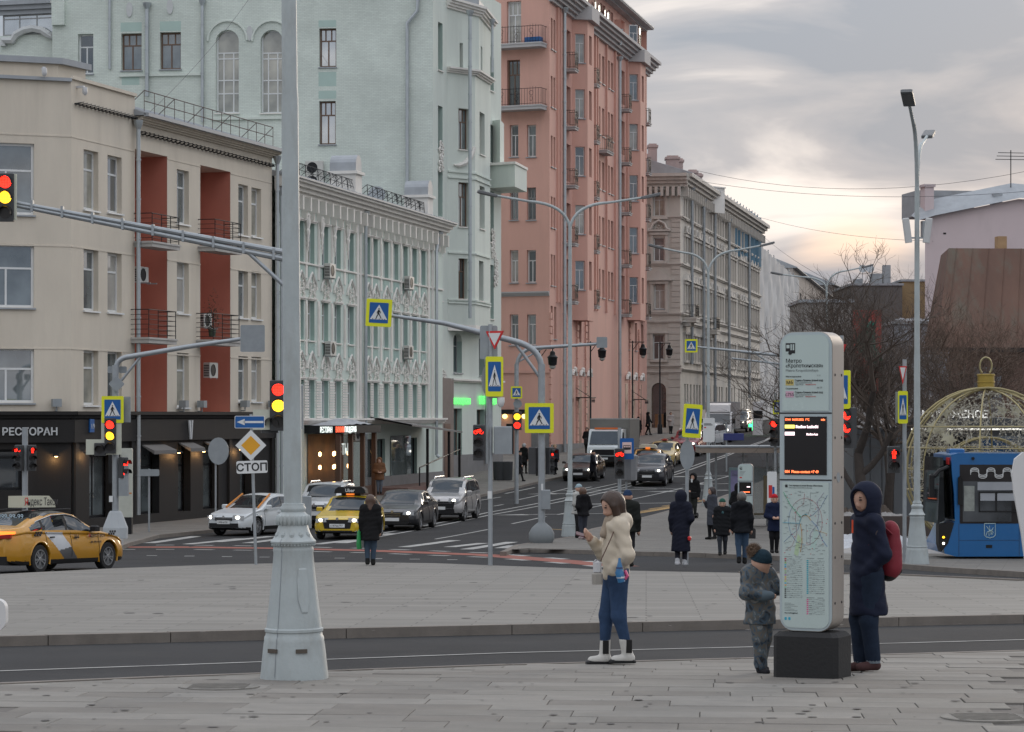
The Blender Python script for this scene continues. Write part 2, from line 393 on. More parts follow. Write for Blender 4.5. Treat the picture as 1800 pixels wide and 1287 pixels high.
# ---------------------------------------------------------------- paving
stone = [mat('paver_a', (.225,.215,.196), .8, var=.14, vs=2.2, spec=.2, bump=.12, bs=60, stain=.4, st_col=(.13,.118,.104)),
         mat('paver_b', (.205,.195,.178), .8, var=.14, vs=1.8, spec=.2, bump=.12, bs=60, stain=.4, st_col=(.12,.108,.095)),
         mat('paver_c', (.24,.229,.21), .8, var=.14, vs=2.6, spec=.2, bump=.12, bs=60, stain=.4, st_col=(.14,.125,.11)),
         mat('paver_d', (.196,.184,.167), .8, var=.18, vs=1.4, spec=.2, bump=.12, bs=60, stain=.5, st_col=(.11,.1,.088))]
def pavemat(name, col, rot, bw=.9, bh=.3, mort=(.12,.11,.10), var=.09, ms=.011):
    m = brickmat(name, col, mort, bw, bh, var=var, bump=.2, msize=ms, rough=.8, rot=rot, vs=1.1, nsc=(.3,2.6,1))
    return m
pave1 = pavemat('paving_near', (.218,.208,.19), R(4)); pave2 = pavemat('paving_mid', (.225,.216,.198), R(3), 1.5, .4, (.135,.127,.118))
pave3 = pavemat('paving_far', (.18,.172,.158), R(12), 1.2, .4)
# near plaza: outline from its far edge back to behind the camera
e1 = [gnd(-140,1206), gnd(300,1188), gnd(900,1167), gnd(1300,1156), gnd(1800,1142), gnd(1960,1138)]
near = [tuple(p) for p in e1] + [(40,e1[-1].y),(40,2),(-40,2),(-40,e1[0].y)]
mb = MB(); drape(mb, near, -.012, 1.); plaza = mb.obj('plaza', mat('paver_bed', (.13,.12,.11), .95, var=.2)); tag(plaza, 'pale stone slab plaza in the foreground', kind='structure')
# individual slabs where they can be told apart
def slabs():
    a = R(-4.5); ca, sa = math.cos(a), math.sin(a); meshes = {}
    def inside(x, y):
        if not (y > 17.0): return False
        for p, q in zip(e1, e1[1:]):
            if p.x <= x <= q.x: return y < p.y + (q.y-p.y)*(x-p.x)/(q.x-p.x) - .02
        return False
    rest = MB(); n = 0; cand = []
    dv = .44; v = 14.
    while v < 31:
        u = -9 + random.random()
        while u < 9.5:
            ln = random.choice((.7, .95, 1.2)); cu, cv = u + ln/2, v + dv/2
            x, y = cu*ca - cv*sa, cu*sa + cv*ca
            cand.append((x, y, ln)); u += ln
        v += dv
    seen = []
    for (x, y, ln) in cand:
        corners = [(x + sx*ln/2*ca - sy*dv/2*sa, y + sx*ln/2*sa + sy*dv/2*ca) for sx in (-1,1) for sy in (-1,1)]
        if all(inside(*c) for c in corners):
            if abs(x/y) < .212: seen.append((x, y, ln))
        elif any(inside(*c) for c in corners) or 0: pass
    for k, (x, y, ln) in enumerate(seen):
        mi = random.randrange(4); key = (ln, mi)
        if key not in meshes:
            mm = MB(); g = .0035; mm.bbox(-ln/2+g, ln/2-g, -dv/2+g, dv/2-g, -.03, 0., .004); meshes[key] = mm.mesh('paving_slab', [stone[mi]])
        o = link(meshes[key], 'paving_slab', plaza, (x, y, G(y) + random.uniform(-.0025, .0025)), a)
        o.rotation_euler = (math.atan((G(y+.3)-G(y-.3))/.6) + random.gauss(0, .003), random.gauss(0, .002), a)
    return seen
SL = slabs()
# edge band of slabs beside the road that the running pattern does not reach, and the rest of the plaza behind the camera
mb = MB()
for p, q in zip(e1, e1[1:]):
    drape(mb, [p, q, q - Vector((0,.62)), p - Vector((0,.62))], -.0075, 1.)
mb.obj('edge_paving', pave1, plaza)
mb = MB(); drape(mb, [(-40,2),(40,2),(40,17.1),(-40,17.1)], -.004, 1.); mb.obj('paving', pave1, plaza)
for sx in (-1, 1): mb = MB(); drape(mb, [(sx*3.55,17.1),(sx*30,17.1),(sx*30,21.8),(sx*4.65,21.8)], -.005, 1.); mb.obj('paving', pave1, plaza)
gran = mat('kerb_granite', (.185,.165,.145), .85, var=.2, vs=3, bump=.15, bs=50, stain=.5, st_col=(.10,.085,.07))
def kerb(pts, label, w=.2, h=.13, piece=2., top=0.004, side=1, m=None):
    """kerb of separate stones along plan points; w to the 'side'"""
    k = link(None, 'kerb', None); tag(k, label, kind='structure'); k.empty_display_size = .2
    pts = [Vector(p) for p in pts]
    for a, b in zip(pts, pts[1:]):
        L_ = (b-a).length; n = max(1, round(L_/piece)); d = (b-a)/L_; nn = Vector((-d.y, d.x)) * side
        for i in range(n):
            p = a + d*(L_*i/n + .006); q = a + d*(L_*(i+1)/n - .006); mb = MB()
            o = [p, q, q + nn*w, p + nn*w]
            if side < 0: o = o[::-1]
            t = top + random.uniform(-.004, .004)
            vs = [(v.x, v.y, G(v.y) + RD - .05) for v in o] + [(v.x, v.y, G(v.y) + t) for v in o]
            mb.add(vs, [(3,2,1,0),(4,5,6,7),(0,1,5,4),(1,2,6,5),(2,3,7,6),(3,0,4,7)]); mb.obj('kerb_stone', m or gran, k)
    return k
kerb([p - Vector((0,.12)) for p in e1], 'low kerb of the foreground plaza against the narrow lane', .12, top=.001)
# middle plaza (traffic island)
i1 = [gnd(-140,1122), gnd(300,1112), gnd(900,1099), gnd(1350,1090), gnd(1800,1081), gnd(1950,1078)]
i2 = [gnd(1950,1030), gnd(1800,1021), gnd(1560,1010), gnd(1300,1007), gnd(1100,1003), gnd(980,998), gnd(870,994), gnd(760,990), gnd(600,988), gnd(400,992), gnd(200,999), gnd(0,1009), gnd(-140,1016)]
mb = MB(); drape(mb, [tuple(p) for p in i1] + [tuple(p) for p in i2], 0., 1.5)
isl = mb.obj('traffic_island', pave2); tag(isl, 'broad stone paved traffic island between the narrow lane and the street', kind='structure')
kerb(i1, 'long brown granite kerb of the paved island facing the camera', .2, side=1)
kerb(i2[1:4], 'grey kerb of the paved island by the blue bus', .15, side=1, top=.03)
# bus stop pavement, far right
b1 = [gnd(1960,1016), gnd(1800,1006), gnd(1640,996), gnd(1500,985), gnd(1380,978), gnd(1240,973), gnd(1060,968), gnd(930,964), gnd(900,966), gnd(890,970)]
b2 = [gnd(888,966), gnd(905,958), gnd(997,944), gnd(1041,929), gnd(1122,911), gnd(1176,897), gnd(1237,883), gnd(1278,869), gnd(1345,843), gnd(1400,815), gnd(1420,790)]
mb = MB(); P = [tuple(p) for p in b1] + [tuple(p) for p in b2] + [(60,175),(75,120),(60,64)]
drape(mb, P, 0., 2.); bsp = mb.obj('pavement', pave3); tag(bsp, 'stone pavement round the bus stop', kind='structure')
kerb(b1, 'grey kerb along the bus stop pavement, facing the island', .18, side=-1); kerb(b2, 'kerb of the bus stop pavement along the main street', .18, side=-1, piece=3.)
# low second step in front of the bus
st = [gnd(1560,1001), gnd(1640,1001), gnd(1720,1003), gnd(1960,1012)]
# left pavement along the houses
l1 = [gnd(150,966), gnd(207,962), gnd(232,953), gnd(280,940), gnd(400,928), gnd(520,905), gnd(700,888), gnd(840,871), gnd(960,843), gnd(1010,833), gnd(1060,806), gnd(1120,786), gnd(1180,768), gnd(1245,752), gnd(1300,744)]
mb = MB(); drape(mb, [(-60, l1[0].y)] + [tuple(p) for p in l1] + [(l1[-1].x-4, 330), (-60, 330)], 0., 2.)
lp = mb.obj('pavement', pave3); tag(lp, 'pavement along the fronts of the houses', kind='structure')
kerb(l1, 'kerb of the pavement along the house fronts', .18, side=1, piece=3.)
# manhole covers in the near plaza
for px, py, nm in ((1735,1262,'round iron manhole cover at the right of the foreground plaza'), (385,1208,'round iron manhole cover left of the big lamp post')):
    c = gnd(px, py); mb = MB(); mb.lathe([(.34,-.02),(.34,.006),(.30,.009),(.29,.006),(.05,.006)], 24)
    for k in range(-3, 4): mb.box(-.24, .24, k*.075-.012, k*.075+.012, .005, .011)
    o = mb.obj('manhole_cover', mat('cast_iron', (.20,.19,.172), .85, 0, var=.3, vs=8), None, (c.x, c.y, G(c.y)+.003)); o.rotation_euler.x = math.atan((G(c.y+.3)-G(c.y-.3))/.6)
    tag(o, nm, 'manhole cover')

rnd = random.Random(77); mb = MB()
for k in range(260):
    y = rnd.uniform(17.3, 60) if k % 2 else rnd.uniform(17.3, 23); x = rnd.uniform(-.21, .21)*y; r_ = rnd.choice((.012,.018,.025,.04))*(1 if y < 24 else 2.2); n = 7
    if 22 < y < 30: continue
    mb.add([(x+r_*rnd.uniform(.7,1.2)*math.cos(6.283*i/n), y+r_*rnd.uniform(.7,1.2)*math.sin(6.283*i/n), G(y)+.006) for i in range(n)], [tuple(range(n))])
tag(mb.obj('gum_spots', mat('gum', (.10,.094,.088), .9, var=.2)), 'dark gum and dirt spots trodden into the paving', 'spots', kind='stuff')
# ================================================================ buildings
MULL = {'T': ([.68], [(0,.68,.5)]), 'cross': ([.70], [(0,1,.5)]), 'H': ([.7], []), 'six': ([.68], [(.68,1,.33),(.68,1,.67),(0,.68,.5)]), 'plain': ([], []),
        'V': ([], [(0,1,.5)]), 'big': ([.62], [(0,.62,.55),(.62,1,.1)]), 'tall': ([.24,.40,.66,.73], [(0,.73,.3),(0,.73,.72)]), 'shop': ([.8], [(0,1,.33),(0,1,.67)]), 'asym': ([.68], [(0,.68,.3)])}
_wc = {}
def win_mesh(w, h, style, fm, fw, pm):
    k = (round(w, 2), round(h, 2), style, fm, fw, pm)
    if k in _wc: return _wc[k]
    mb = MB(); t = .06
    mb.box(0, fw, 0, t, 0, h); mb.box(w-fw, w, 0, t, 0, h); mb.box(fw, w-fw, 0, t, 0, fw); mb.box(fw, w-fw, 0, t, h-fw, h)
    tr, ve = MULL[style]; b = fw*.8
    for f in tr: mb.box(fw, w-fw, .004, t-.004, f*h-b/2, f*h+b/2)
    for a, c, f in ve: mb.box(f*w-b/2, f*w+b/2, .008, t-.008, max(fw, a*h), min(h-fw, c*h))
    p = MB(); p.quad((fw*.5,.035,fw*.5), (w-fw*.5,.035,fw*.5), (w-fw*.5,.035,h-fw*.5), (fw*.5,.035,h-fw*.5))
    _wc[k] = (mb.mesh('window', [M(fm)]), p.mesh('pane', [M(pm)]))
    return _wc[k]
_sc = {}
class Fac:
    """a facade standing on plan line A-B (left to right as seen from outside); local x along, -y outward, z up"""
    def __init__(s, A, B, root):
        s.A = Vector(A); s.B = Vector(B); s.d = (s.B-s.A).normalized(); s.L = (s.B-s.A).length; s.rz = math.atan2(s.d.y, s.d.x)
        s.n = Vector((s.d.y, -s.d.x)); s.root = root; s.open = []
        s.loc = (s.A.x-root.location.x, s.A.y-root.location.y, -root.location.z)
    def u(s, px, out=0.):
        k = (px-900)/FPX; A = s.A + s.n*out
        return (k*A.y - A.x) / (s.d.x - k*s.d.y)
    def D(s, px, out=0.): return (s.A + s.n*out + s.d*s.u(px, out)).y
    def z(s, px, py, out=0.): return ZC - (py-HZ)*s.D(px, out)/FPX
    def put(s, mb, name, mats, smooth=False, parent=None, fix=False):
        if parent: return mb.obj(name, mats, parent, smooth=smooth, fix=fix)
        return mb.obj(name, mats, s.root, s.loc, s.rz, smooth, fix)
    def at(s, u, z, out=0.): return (s.loc[0]+s.d.x*u+s.n.x*out, s.loc[1]+s.d.y*u+s.n.y*out, s.loc[2]+z)
    def place(s, me, name, u, z, out=0., parent=None): return link(me, name, s.root, s.at(u, z, out), s.rz)
    def winz(s, u0, u1, z0, z1, style='T', fm='white_frame', pm=None, depth=.2, sill=True, arch=0., fw=.07, hole=True, sillm=None, blind=None):
        if hole: s.open.append((u0, u1, z0, z1, arch, depth))
        pm = pm or random.choice(('glass_dark','glass_sky','glass_mid','glass_dark','glass_curtain','glass_blind','glass_sky'))
        me, pe = win_mesh(round(u1-u0, 2), round(z1-z0, 2), style, fm, fw, pm)
        o = s.place(me, 'window', u0, z0, -depth); link(pe, 'pane', o)
        if blind:
            mb = MB(); w, h = u1-u0, z1-z0; mb.box(fw, w-fw, .02, .03, h*.68+.03, h-fw); mb.obj('blind', blind, o)
        if sill:
            k = (round(u1-u0, 2), sillm or 'zinc', round(depth, 2))
            if k not in _sc: mb = MB(); mb.box(-.05, k[0]+.05, -k[2]-.09, .02, -.07, -.012); _sc[k] = mb.mesh('sill', [M(k[1])])
            link(_sc[k], 'sill', o)
        return o
    def win(s, px0, px1, py0, py1, *a, **k):
        u0, u1 = s.u(px0), s.u(px1)
        return s.winz(u0, u1, s.z(px0, py1), s.z(px0, py0), *a, **k)
    def wall(s, u0, u1, z0, z1, m, name='wall', extra=(), rm=None, out=0.):
        ops = [o for o in s.open if o[1] > u0 and o[0] < u1 and o[3] > z0 and o[2] < z1] + list(extra)
        us = sorted({u0, u1, *[min(max(x, u0), u1) for o in ops for x in o[:2]]}); zs = sorted({z0, z1, *[min(max(x, z0), z1) for o in ops for x in o[2:4]]})
        mb = MB()
        for a, b in zip(us, us[1:]):
            run = None
            for c, d in zip(zs, zs[1:]):
                cu, cz = (a+b)/2, (c+d)/2
                if any(o[0] < cu < o[1] and o[2] < cz < o[3] for o in ops):
                    if run: mb.quad((a,-out,run[0]),(b,-out,run[0]),(b,-out,run[1]),(a,-out,run[1])); run = None
                else: run = (run[0], d) if run else (c, d)
            if run: mb.quad((a,-out,run[0]),(b,-out,run[0]),(b,-out,run[1]),(a,-out,run[1]))
        for o in ops:
            a, b, c, d, ar, dp = o[:6]; y = dp - out if out else dp
            y0 = -out
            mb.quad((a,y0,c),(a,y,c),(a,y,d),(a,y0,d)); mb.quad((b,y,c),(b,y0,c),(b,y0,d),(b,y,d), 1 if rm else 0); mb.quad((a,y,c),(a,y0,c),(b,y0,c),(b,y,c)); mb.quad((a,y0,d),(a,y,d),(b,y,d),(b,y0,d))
            if ar:
                cx, r = (a+b)/2, (b-a)/2; zc = d - ar; n = 12
                P = [(cx + r*math.cos(math.pi*i/n), zc + ar*math.sin(math.pi*i/n)) for i in range(n+1)]
                for (p, q) in zip(P, P[1:]):
                    mb.quad((p[0],y0,p[1]),(q[0],y0,q[1]),(q[0],y,q[1]),(p[0],y,p[1]))
                    corner = (b if (p[0]+q[0])/2 > cx else a, y0, d)
                    mb.add([(p[0],y0,p[1]), corner, (q[0],y0,q[1])], [(0,1,2)])
                mb.add([(a,y0,d),(cx,y0,d),(cx,y0,d-1e-4)],[(0,1,2)])
        return s.put(mb, name, [m, rm] if rm else m)
    def band(s, u0, u1, z0, z1, out, m, name='string_course', steps=1, y_in=0.):
        mb = MB()
        for i in range(steps):
            a = z0 + (z1-z0)*i/steps; b = z0 + (z1-z0)*(i+1)/steps; o = out*(i+1)/steps
            mb.box(u0-o*.0, u1+o*.0, -o, y_in, a, b - (.001 if i < steps-1 else 0))
        return s.put(mb, name, m)
    def pipe(s, px, py0, py1, m='pipe', r=.06, out=.14, bend=None, top=True):
        """drainpipe: px may change down the run through bend=[(px,py)...]"""
        pts = [(px, py0)] + (bend or []) + [((bend[-1][0] if bend else px), py1)]
        P = [(s.u(a), -out, s.z(a, b)) for a, b in pts]
        mb = MB(); mb.tube(P, r, 8)
        if top: mb.lathe([(r, -.35),(r*2.1, -.12),(r*2.3, 0),(r*1.6, .01)], 8, c=P[0])
        zt, zb = P[0][2], P[-1][2]; k = int(abs(zt-zb)/1.6)
        if not bend:
            for i in range(1, k+1):
                z = zt - (zt-zb)*i/(k+1); mb.lathe([(r*1.25,-.03),(r*1.25,.03)], 8, c=(P[0][0],-out,z))
        else: mb.tube([P[-1], (P[-1][0], -out-.15, P[-1][2]-.12)], r, 8)
        return s.put(mb, 'drainpipe', M(m), True)
def aircon(f, u, z, w=.8, h=.6, out=.1, side=0):
    mb = MB(); mb.bbox(0, w, -.3, 0, 0, h, .02)
    o = mb.obj('air_conditioner', mat('ac_white', (.55,.55,.52), .5, var=.12, stain=.2), f.root, f.at(u, z, out), f.rz)
    mb = MB(); mb.lathe([(h*.40,0),(h*.40,.012),(h*.36,.014),(h*.36,.004),(.05,.006)], 20); mb.xf(Matrix.Translation((w*.4,-.301,h/2)) @ Matrix.Rotation(R(90),4,'X')); mb.obj('fan_grille', M('black_metal'), o)
    mb = MB()
    for i in range(7): mb.box(-.004, 0, -.27, -.03, .06+i*.07, .1+i*.07)
    mb.obj('side_louvre', M('dark_plastic'), o)
    mb = MB(); mb.box(.1, .14, -.28, out, -.05, 0); mb.box(w-.14, w-.1, -.28, out, -.05, 0); mb.obj('bracket', M('galv'), o)
    return o
def railing_h(w, d, h=1.0, bars=6, r=.012):
    """open balcony rail of level bars round three sides; local x 0..w, -d..0 outward"""
    mb = MB()
    for i in range(bars):
        z = .12 + (h-.12)*i/(bars-1); rr = r*1.6 if i == bars-1 else r
        mb.tube([(0,0,z),(0,-d,z),(w,-d,z),(w,0,z)], rr, 6)
    for x in (.04, w*.35, w*.68, w-.04): mb.tube([(x,-d,0),(x,-d,h)], r*1.5, 6)
    return mb
def railing_v(w, d, h=1.0, n=12, r=.012, scroll=True):
    mb = MB(); mb.tube([(0,0,h),(0,-d,h),(w,-d,h),(w,0,h)], r*1.6, 6); mb.tube([(0,0,.08),(0,-d,.08),(w,-d,.08),(w,0,.08)], r*1.2, 6)
    for i in range(n+1): x = w*i/n; mb.tube([(x,-d,0),(x,-d,h + (.12*math.sin(i/n*6.28*1.5)**2 if scroll else 0))], r, 5)
    for i in range(1, 4): y = -d*i/4; mb.tube([(0,y,0),(0,y,h)], r, 5); mb.tube([(w,y,0),(w,y,h)], r, 5)
    if scroll:
        for cx in (w*.2, w*.5, w*.8):
            mb.tube([(cx+.14*math.cos(t*.5), -d-.01, h*.72+.14*math.sin(t*.5)) for t in range(13)], r, 5)
            mb.tube([(cx+.08*math.cos(t*.6), -d-.01, h*.38+.16*math.sin(t*.6)) for t in range(12)], r, 5)
    return mb
def balcony(f, u0, u1, z, d, rail, slabm, t=.2, railm='black_metal', corb=False):
    mb = MB(); mb.box(0, u1-u0, -d, .05, -t, 0); mb.box(-.04, u1-u0+.04, -d-.04, .05, -t*.35, -.02)
    if corb:
        for x in (.12, u1-u0-.3): mb.prism([(0,0)], 0, 0) if 0 else mb.box(x, x+.18, -d*.6, .05, -t-.3, -t)
    o = mb.obj('balcony', slabm, f.root, f.at(u0, z), f.rz); rail.obj('railing', M(railm), o, smooth=True); return o
def relief(seed, w, h, n=14, r=.03):
    """carved stucco: scrolls and buds standing out of the wall"""
    rnd = random.Random(seed); mb = MB()
    for k in range(n):
        s = 1 if k % 2 else -1; t = (k//2+.5)/(n/2); x = s*w*.42*(.35+.65*rnd.random()); z = h*t
        if k % 3 == 0:
            mb.tube([(x + r*2.2*math.cos(a*.7), -.03, z + r*2.2*math.sin(a*.7)) for a in range(9)], r*.75, 5)
        else: mb.lathe([(.001,-r*1.2),(r*1.1,-r*.5),(r*1.2,.3*r),(.5*r,r*1.1)], 6, c=(x*.8, -.02, z))
    mb.lathe([(.001,-r*2),(r*1.6,-r),(r*1.7,.6*r),(.4*r,r*2)], 8, c=(0,-.03,h*.5))
    return mb
def lean_roof(f, u0, u1, z, depth, rise, m, over=.35, name='roof', seams=.6):
    mb = MB(); a = (u0-.1,-over,z); b = (u1+.1,-over,z); c = (u1+.1,depth,z+rise); d = (u0-.1,depth,z+rise)
    mb.quad(a,b,c,d); mb.quad((a[0],a[1],z-.08),(b[0],b[1],z-.08),b,a); mb.quad((a[0],a[1],z-.08),(a[0],depth,z-.08),(b[0],depth,z-.08),(b[0],b[1],z-.08))
    mb.add([(u0-.1,-over,z-.08),a,d,(u0-.1,depth,z-.08)],[(0,1,2,3)]); mb.add([(u1+.1,-over,z-.08),b,c,(u1+.1,depth,z-.08)],[(3,2,1,0)])
    o = f.put(mb, name, m)
    k = int((u1-u0)/seams); sm = MB()
    for i in range(k+1):
        x = u0 + (u1-u0)*i/max(k,1); sm.add([(x-.012,-over,z+.002),(x+.012,-over,z+.002),(x+.012,depth,z+rise+.002),(x-.012,depth,z+rise+.002),(x,-over,z+.035),(x,depth,z+rise+.035)],[(0,4,5,3),(4,1,2,5),(0,1,4),(3,5,2)])
    sm.obj('standing_seam', m, o); return o
def core(root, pts, z0, z1, m, name='light_block'):  # default is a solid body behind the facades, added to block light
    mb = MB(); mb.slab([(p[0]-root.location.x, p[1]-root.location.y) for p in pts], z0-root.location.z, z1-root.location.z); return mb.obj(name, m, root, fix=True)
def inset(A, f, du, dn): return A + f.d*du - f.n*dn
trim = mat('trim_white', (.78,.76,.715), .8, var=.1, vs=1.2, bump=.1, stain=.35, st_col=(.33,.31,.29))
# ---------------------------------------------------------------- beige restaurant house
def beige():
    C = XY(125, 92.); root = thing('corner_house', 'beige corner house with red loggias above a black restaurant front', 'building', (C.x, C.y, G(95)))
    wallm = mat('plaster_beige', (.66,.60,.505), .85, var=.08, vs=.8, bump=.12, bs=25, stain=.5, st_col=(.48,.43,.36), streak=.3)
    red = mat('plaster_red', (.52,.195,.14), .85, var=.08, vs=.8, bump=.1, stain=.2, st_col=(.25,.08,.06))
    black = mat('black_boards', (.022,.021,.021), .65, spec=.25, var=.25, vs=1.5, streak=.1, bump=.1, bs=8)
    FA = Fac(C - Vector((2.58,1)).normalized()*9, C, root); FB = Fac(C, XY(478, 110.5), root)
    zb = -2.0; zf = 2.44; zt = 14.3
    # windows of the narrow left front
    for y0, y1 in ((253,378),(430,541),(612,708)):
        z1, z0 = FA.z(60, y0), FA.z(60, y1); u1 = FA.u(60); FA.winz(u1-2.2, u1, z0, z1, 'big', pm='glass_mid', depth=.12, fw=.09)
        FA.winz(u1-5.6, u1-3.4, z0, z1, 'big', depth=.12, fw=.09)
    FA.wall(0, FA.L, zf, zt, wallm)
    for y in (239, 432, 612): z = FB.z(126, y); FA.band(0, FA.L, z-.05, z, .018, wallm); 
    # street front
    rows = {'a': ((262,367),(272,372),(297,392),(323,412),(329,415)), 'b': ((437,545),(443,548),(458,550),(474,558),(476,560)), 'c': ((615,712),(617,712),(620,716),(626,706),(627,706))}
    cols = ((147,173),(189,214),(311,332),(419,436),(442,459))
    for r in rows.values():
        for (a, b), (y0, y1) in zip(cols, r): FB.win(a, b, y0, y1, 'asym', pm=random.choice(('glass_mid','glass_sky','glass_blind','glass_curtain')), depth=.2, fw=.09, sillm='white_frame')
    logs = []
    for a, b, yt in ((237,294,262),(352,405,290)):
        u0, u1 = FB.u(a), FB.u(b); logs.append((u0, u1, zf, FB.z(a, yt), 0, 1.45))
    u2 = FB.u(237)
    FB.wall(0, u2, zf, FB.z(150, 146), wallm, extra=())
    zt2 = FB.z(237, 215); FB.wall(u2, FB.L, zf, zt2, wallm, extra=[l for l in logs])
    for y in (239, 432, 612):
        z = FB.z(126, y)
        segs = [(0, logs[0][0]), (logs[0][1], logs[1][0]), (logs[1][1], FB.L)]
        for a, b in segs: FB.band(a, b, z-.05, z, .018, wallm)
    for k, (u0, u1, z0, z1, _, dp) in enumerate(logs):
        mb = MB(); mb.quad((u0+.002,dp-.01,z0),(u1-.002,dp-.01,z0),(u1-.002,dp-.01,z1),(u0+.002,dp-.01,z1)); mb.quad((u0+.004,0.01,z0),(u0+.004,dp,z0),(u0+.004,dp,z1),(u0+.004,.01,z1)); mb.quad((u1-.004,dp,z0),(u1-.004,.01,z0),(u1-.004,.01,z1),(u1-.004,dp,z1))
        FB.put(mb, 'loggia_lining', red)
        for y0, y1 in (((290,410),(450,545),(622,712)) if k == 0 else ((320,420),(465,560),(628,706))):
            px = 237 if k == 0 else 352; z0_, z1_ = FB.z(px, y1), FB.z(px, y0); FB.winz(u0+.25, u0+1.35, z0_, z1_, 'T', depth=dp-.08, hole=False, sill=False)
    conc = mat('balcony_concrete', (.46,.45,.43), .85, var=.15, vs=2, stain=.5, st_col=(.22,.2,.18))
    for a, b, y in ((237,312,424),(349,417,432),(231,309,593),(346,421,597)):
        z = FB.z(a, y); u0 = FB.u(a)-.25; w = FB.u(b)-FB.u(a); w = 2.55 if a < 300 else 2.75
        balcony(FB, u0+.2, u0+.2+w, z, .75, railing_h(w, .72, 1.05, 6), conc, .22)
    # greenery on one balcony
    rnd = random.Random(3); mb = MB()
    u0 = FB.u(352)+.15; z0 = FB.z(352, 592)
    for k in range(260):
        x, y, z = u0 + rnd.gauss(.25,.2), -.35+rnd.gauss(0,.14), z0 + .3 + abs(rnd.gauss(.45,.45)); d = Vector((rnd.gauss(0,1), rnd.gauss(0,1), rnd.gauss(.6,1))).normalized()*.11; e = d.cross(Vector((.2,.5,.8))).normalized()*.02
        mb.add([Vector((x,y,z))-e, Vector((x,y,z))+e, Vector((x,y,z))+d], [(0,1,2)])
    mb.lathe([(.13,0),(.16,.3),(.15,.3)], 10, c=(u0+.25,-.35,z0)); FB.put(mb, 'balcony_plant', mat('conifer', (.045,.06,.04), .8, var=.3))['kind'] = 'stuff'
    aircon(FB, FB.u(262), FB.z(262, 496), .85, .62, -.7); aircon(FB, FB.u(371), FB.z(371, 576), .8, .6, -.6); aircon(FB, FB.u(369), FB.z(369, 664), .85, .62, -.3)
    # cornice, gutter, roof
    zg = FB.z(237, 204); FB.band(u2, FB.L+.2, zt2-.02, zg, .45, wallm, 'cornice', 4)
    mb = MB(); mb.box(u2-.1, FB.L+.3, -.62, -.42, zg-.03, zg+.1); FB.put(mb, 'gutter', M('zinc'))
    lean_roof(FB, u2, FB.L+.1, zg+.1, 4.5, 1.5, M('zinc'), .5)
    mb = MB(); n = 15
    for i in range(n): x = u2 + .3 + (FB.L-u2-.8)*i/(n-1); mb.tube([(x,-.25,zg+.2),(x,-.25,zg+1.0)], .014, 5)
    for i in (0, 3, 6, 9, 12, 14): x = u2 + .3 + (FB.L-u2-.8)*i/(n-1); mb.tube([(x,-.25,zg+1.0),(x,.5,zg+.35)], .016, 5)
    for z in (.6, 1.0): mb.tube([(u2+.3,-.25,zg+z),(FB.L-.5,-.25,zg+z)], .02, 5)
    FB.put(mb, 'roof_railing', mat('rust_rail', (.14,.11,.10), .8, .3))
    mb = MB(); z = FB.z(237, 232); n = 34
    for i in range(n):
        x = u2+.2 + (FB.L-u2-.5)*i/(n-1); mb.box(x-.03, x+.16, -.2, 0.01, z-.05, z+.0); mb.tube([(x,-.12,z),(x+.3,-.22,z+.06)], .015, 4)
    mb.tube([(u2+.1,-.2,z+.03),(FB.L-.2,-.2,z+.03)], .02, 5); FB.put(mb, 'cable_rack', M('black_metal'))
    zt1 = FB.z(150, 146); FB.band(-.02, u2, zt1, zt1+.12, .1, wallm, 'parapet_cap'); 
    mb = MB(); z = FB.z(150, 186); n = 16
    for i in range(n): x = .3+(u2-.6)*i/(n-1); mb.box(x-.03, x+.16, -.2, .01, z-.05, z); mb.tube([(x,-.12,z),(x+.3,-.22,z+.06)], .015, 4)
    FB.put(mb, 'cable_rack', M('black_metal'))
    FA.band(0, FA.L, zt-.02, zt+.1, .16, M('zinc'), 'ledge')
    # attic block set back on the corner
    mb = MB(); zt3 = FA.z(120, 108)
    core(root, [inset(FA.A, FA, 0, .9), inset(C, FA, -.3, .9), inset(C, FB, 2.2, .5), inset(C, FB, 2.2, 7), inset(FA.A, FA, 0, 8)], zt, zt3, wallm, 'attic')
    core(root, [inset(FA.A, FA, -.15, .75), inset(C, FA, -.15, .75), inset(C, FB, 2.4, .35), inset(C, FB, 2.4, 7.2), inset(FA.A, FA, 0, 8)], zt3, zt3+.22, M('zinc'), 'attic_coping')
    core(root, [FA.A, C, FB.B, inset(FB.B, FB, 0, 10), inset(FA.A, FA, 0, 10)], -2.3, -2.2, wallm, 'plinth')
    core(root, [inset(FA.A, FA, 0, 2), inset(C, FB, 1, 2.2), inset(FB.B, FB, -.1, 2.), inset(FB.B, FB, -.1, 10), inset(FA.A, FA, 0, 12)], -2.2, 13.4, wallm)
    FB2 = Fac(FB.B, FB.B - FB.n*10, root); FB2.wall(0, 10, -2, zt2, wallm)
    # cameras, floodlights
    for px, py, f in ((135,160,FB),(75,128,FA)):
        mb = MB(); mb.box(-.05,.05,-.3,0,.1,.18); mb.lathe([(.09,.12),(.1,-.02),(.08,-.12),(.03,-.17)], 12, c=(0,-.32,0)); mb.obj('camera_dome', mat('cam_white', (.6,.61,.62), .4), root, f.at(f.u(px), f.z(px, py)), f.rz, smooth=True)
    # black shop front
    FA.winz(.6, FA.u(40), FA.z(20, 862), FA.z(20, 790), 'shop', 'black_metal', 'glass_dark', .25, False, fw=.1)
    FA.wall(0, FA.L, zb, zf-.02, black, 'shop_front', out=.05)
    ops = ((155,196,800,912),(243,278,782,905),(311,333,780,900),(355,382,780,896),(420,440,785,890))
    for a, b, y0, y1 in ops: FB.win(a, b, y0, y1, 'V' if a < 200 else 'T', 'black_metal', 'glass_mid', .3, False, fw=.09)
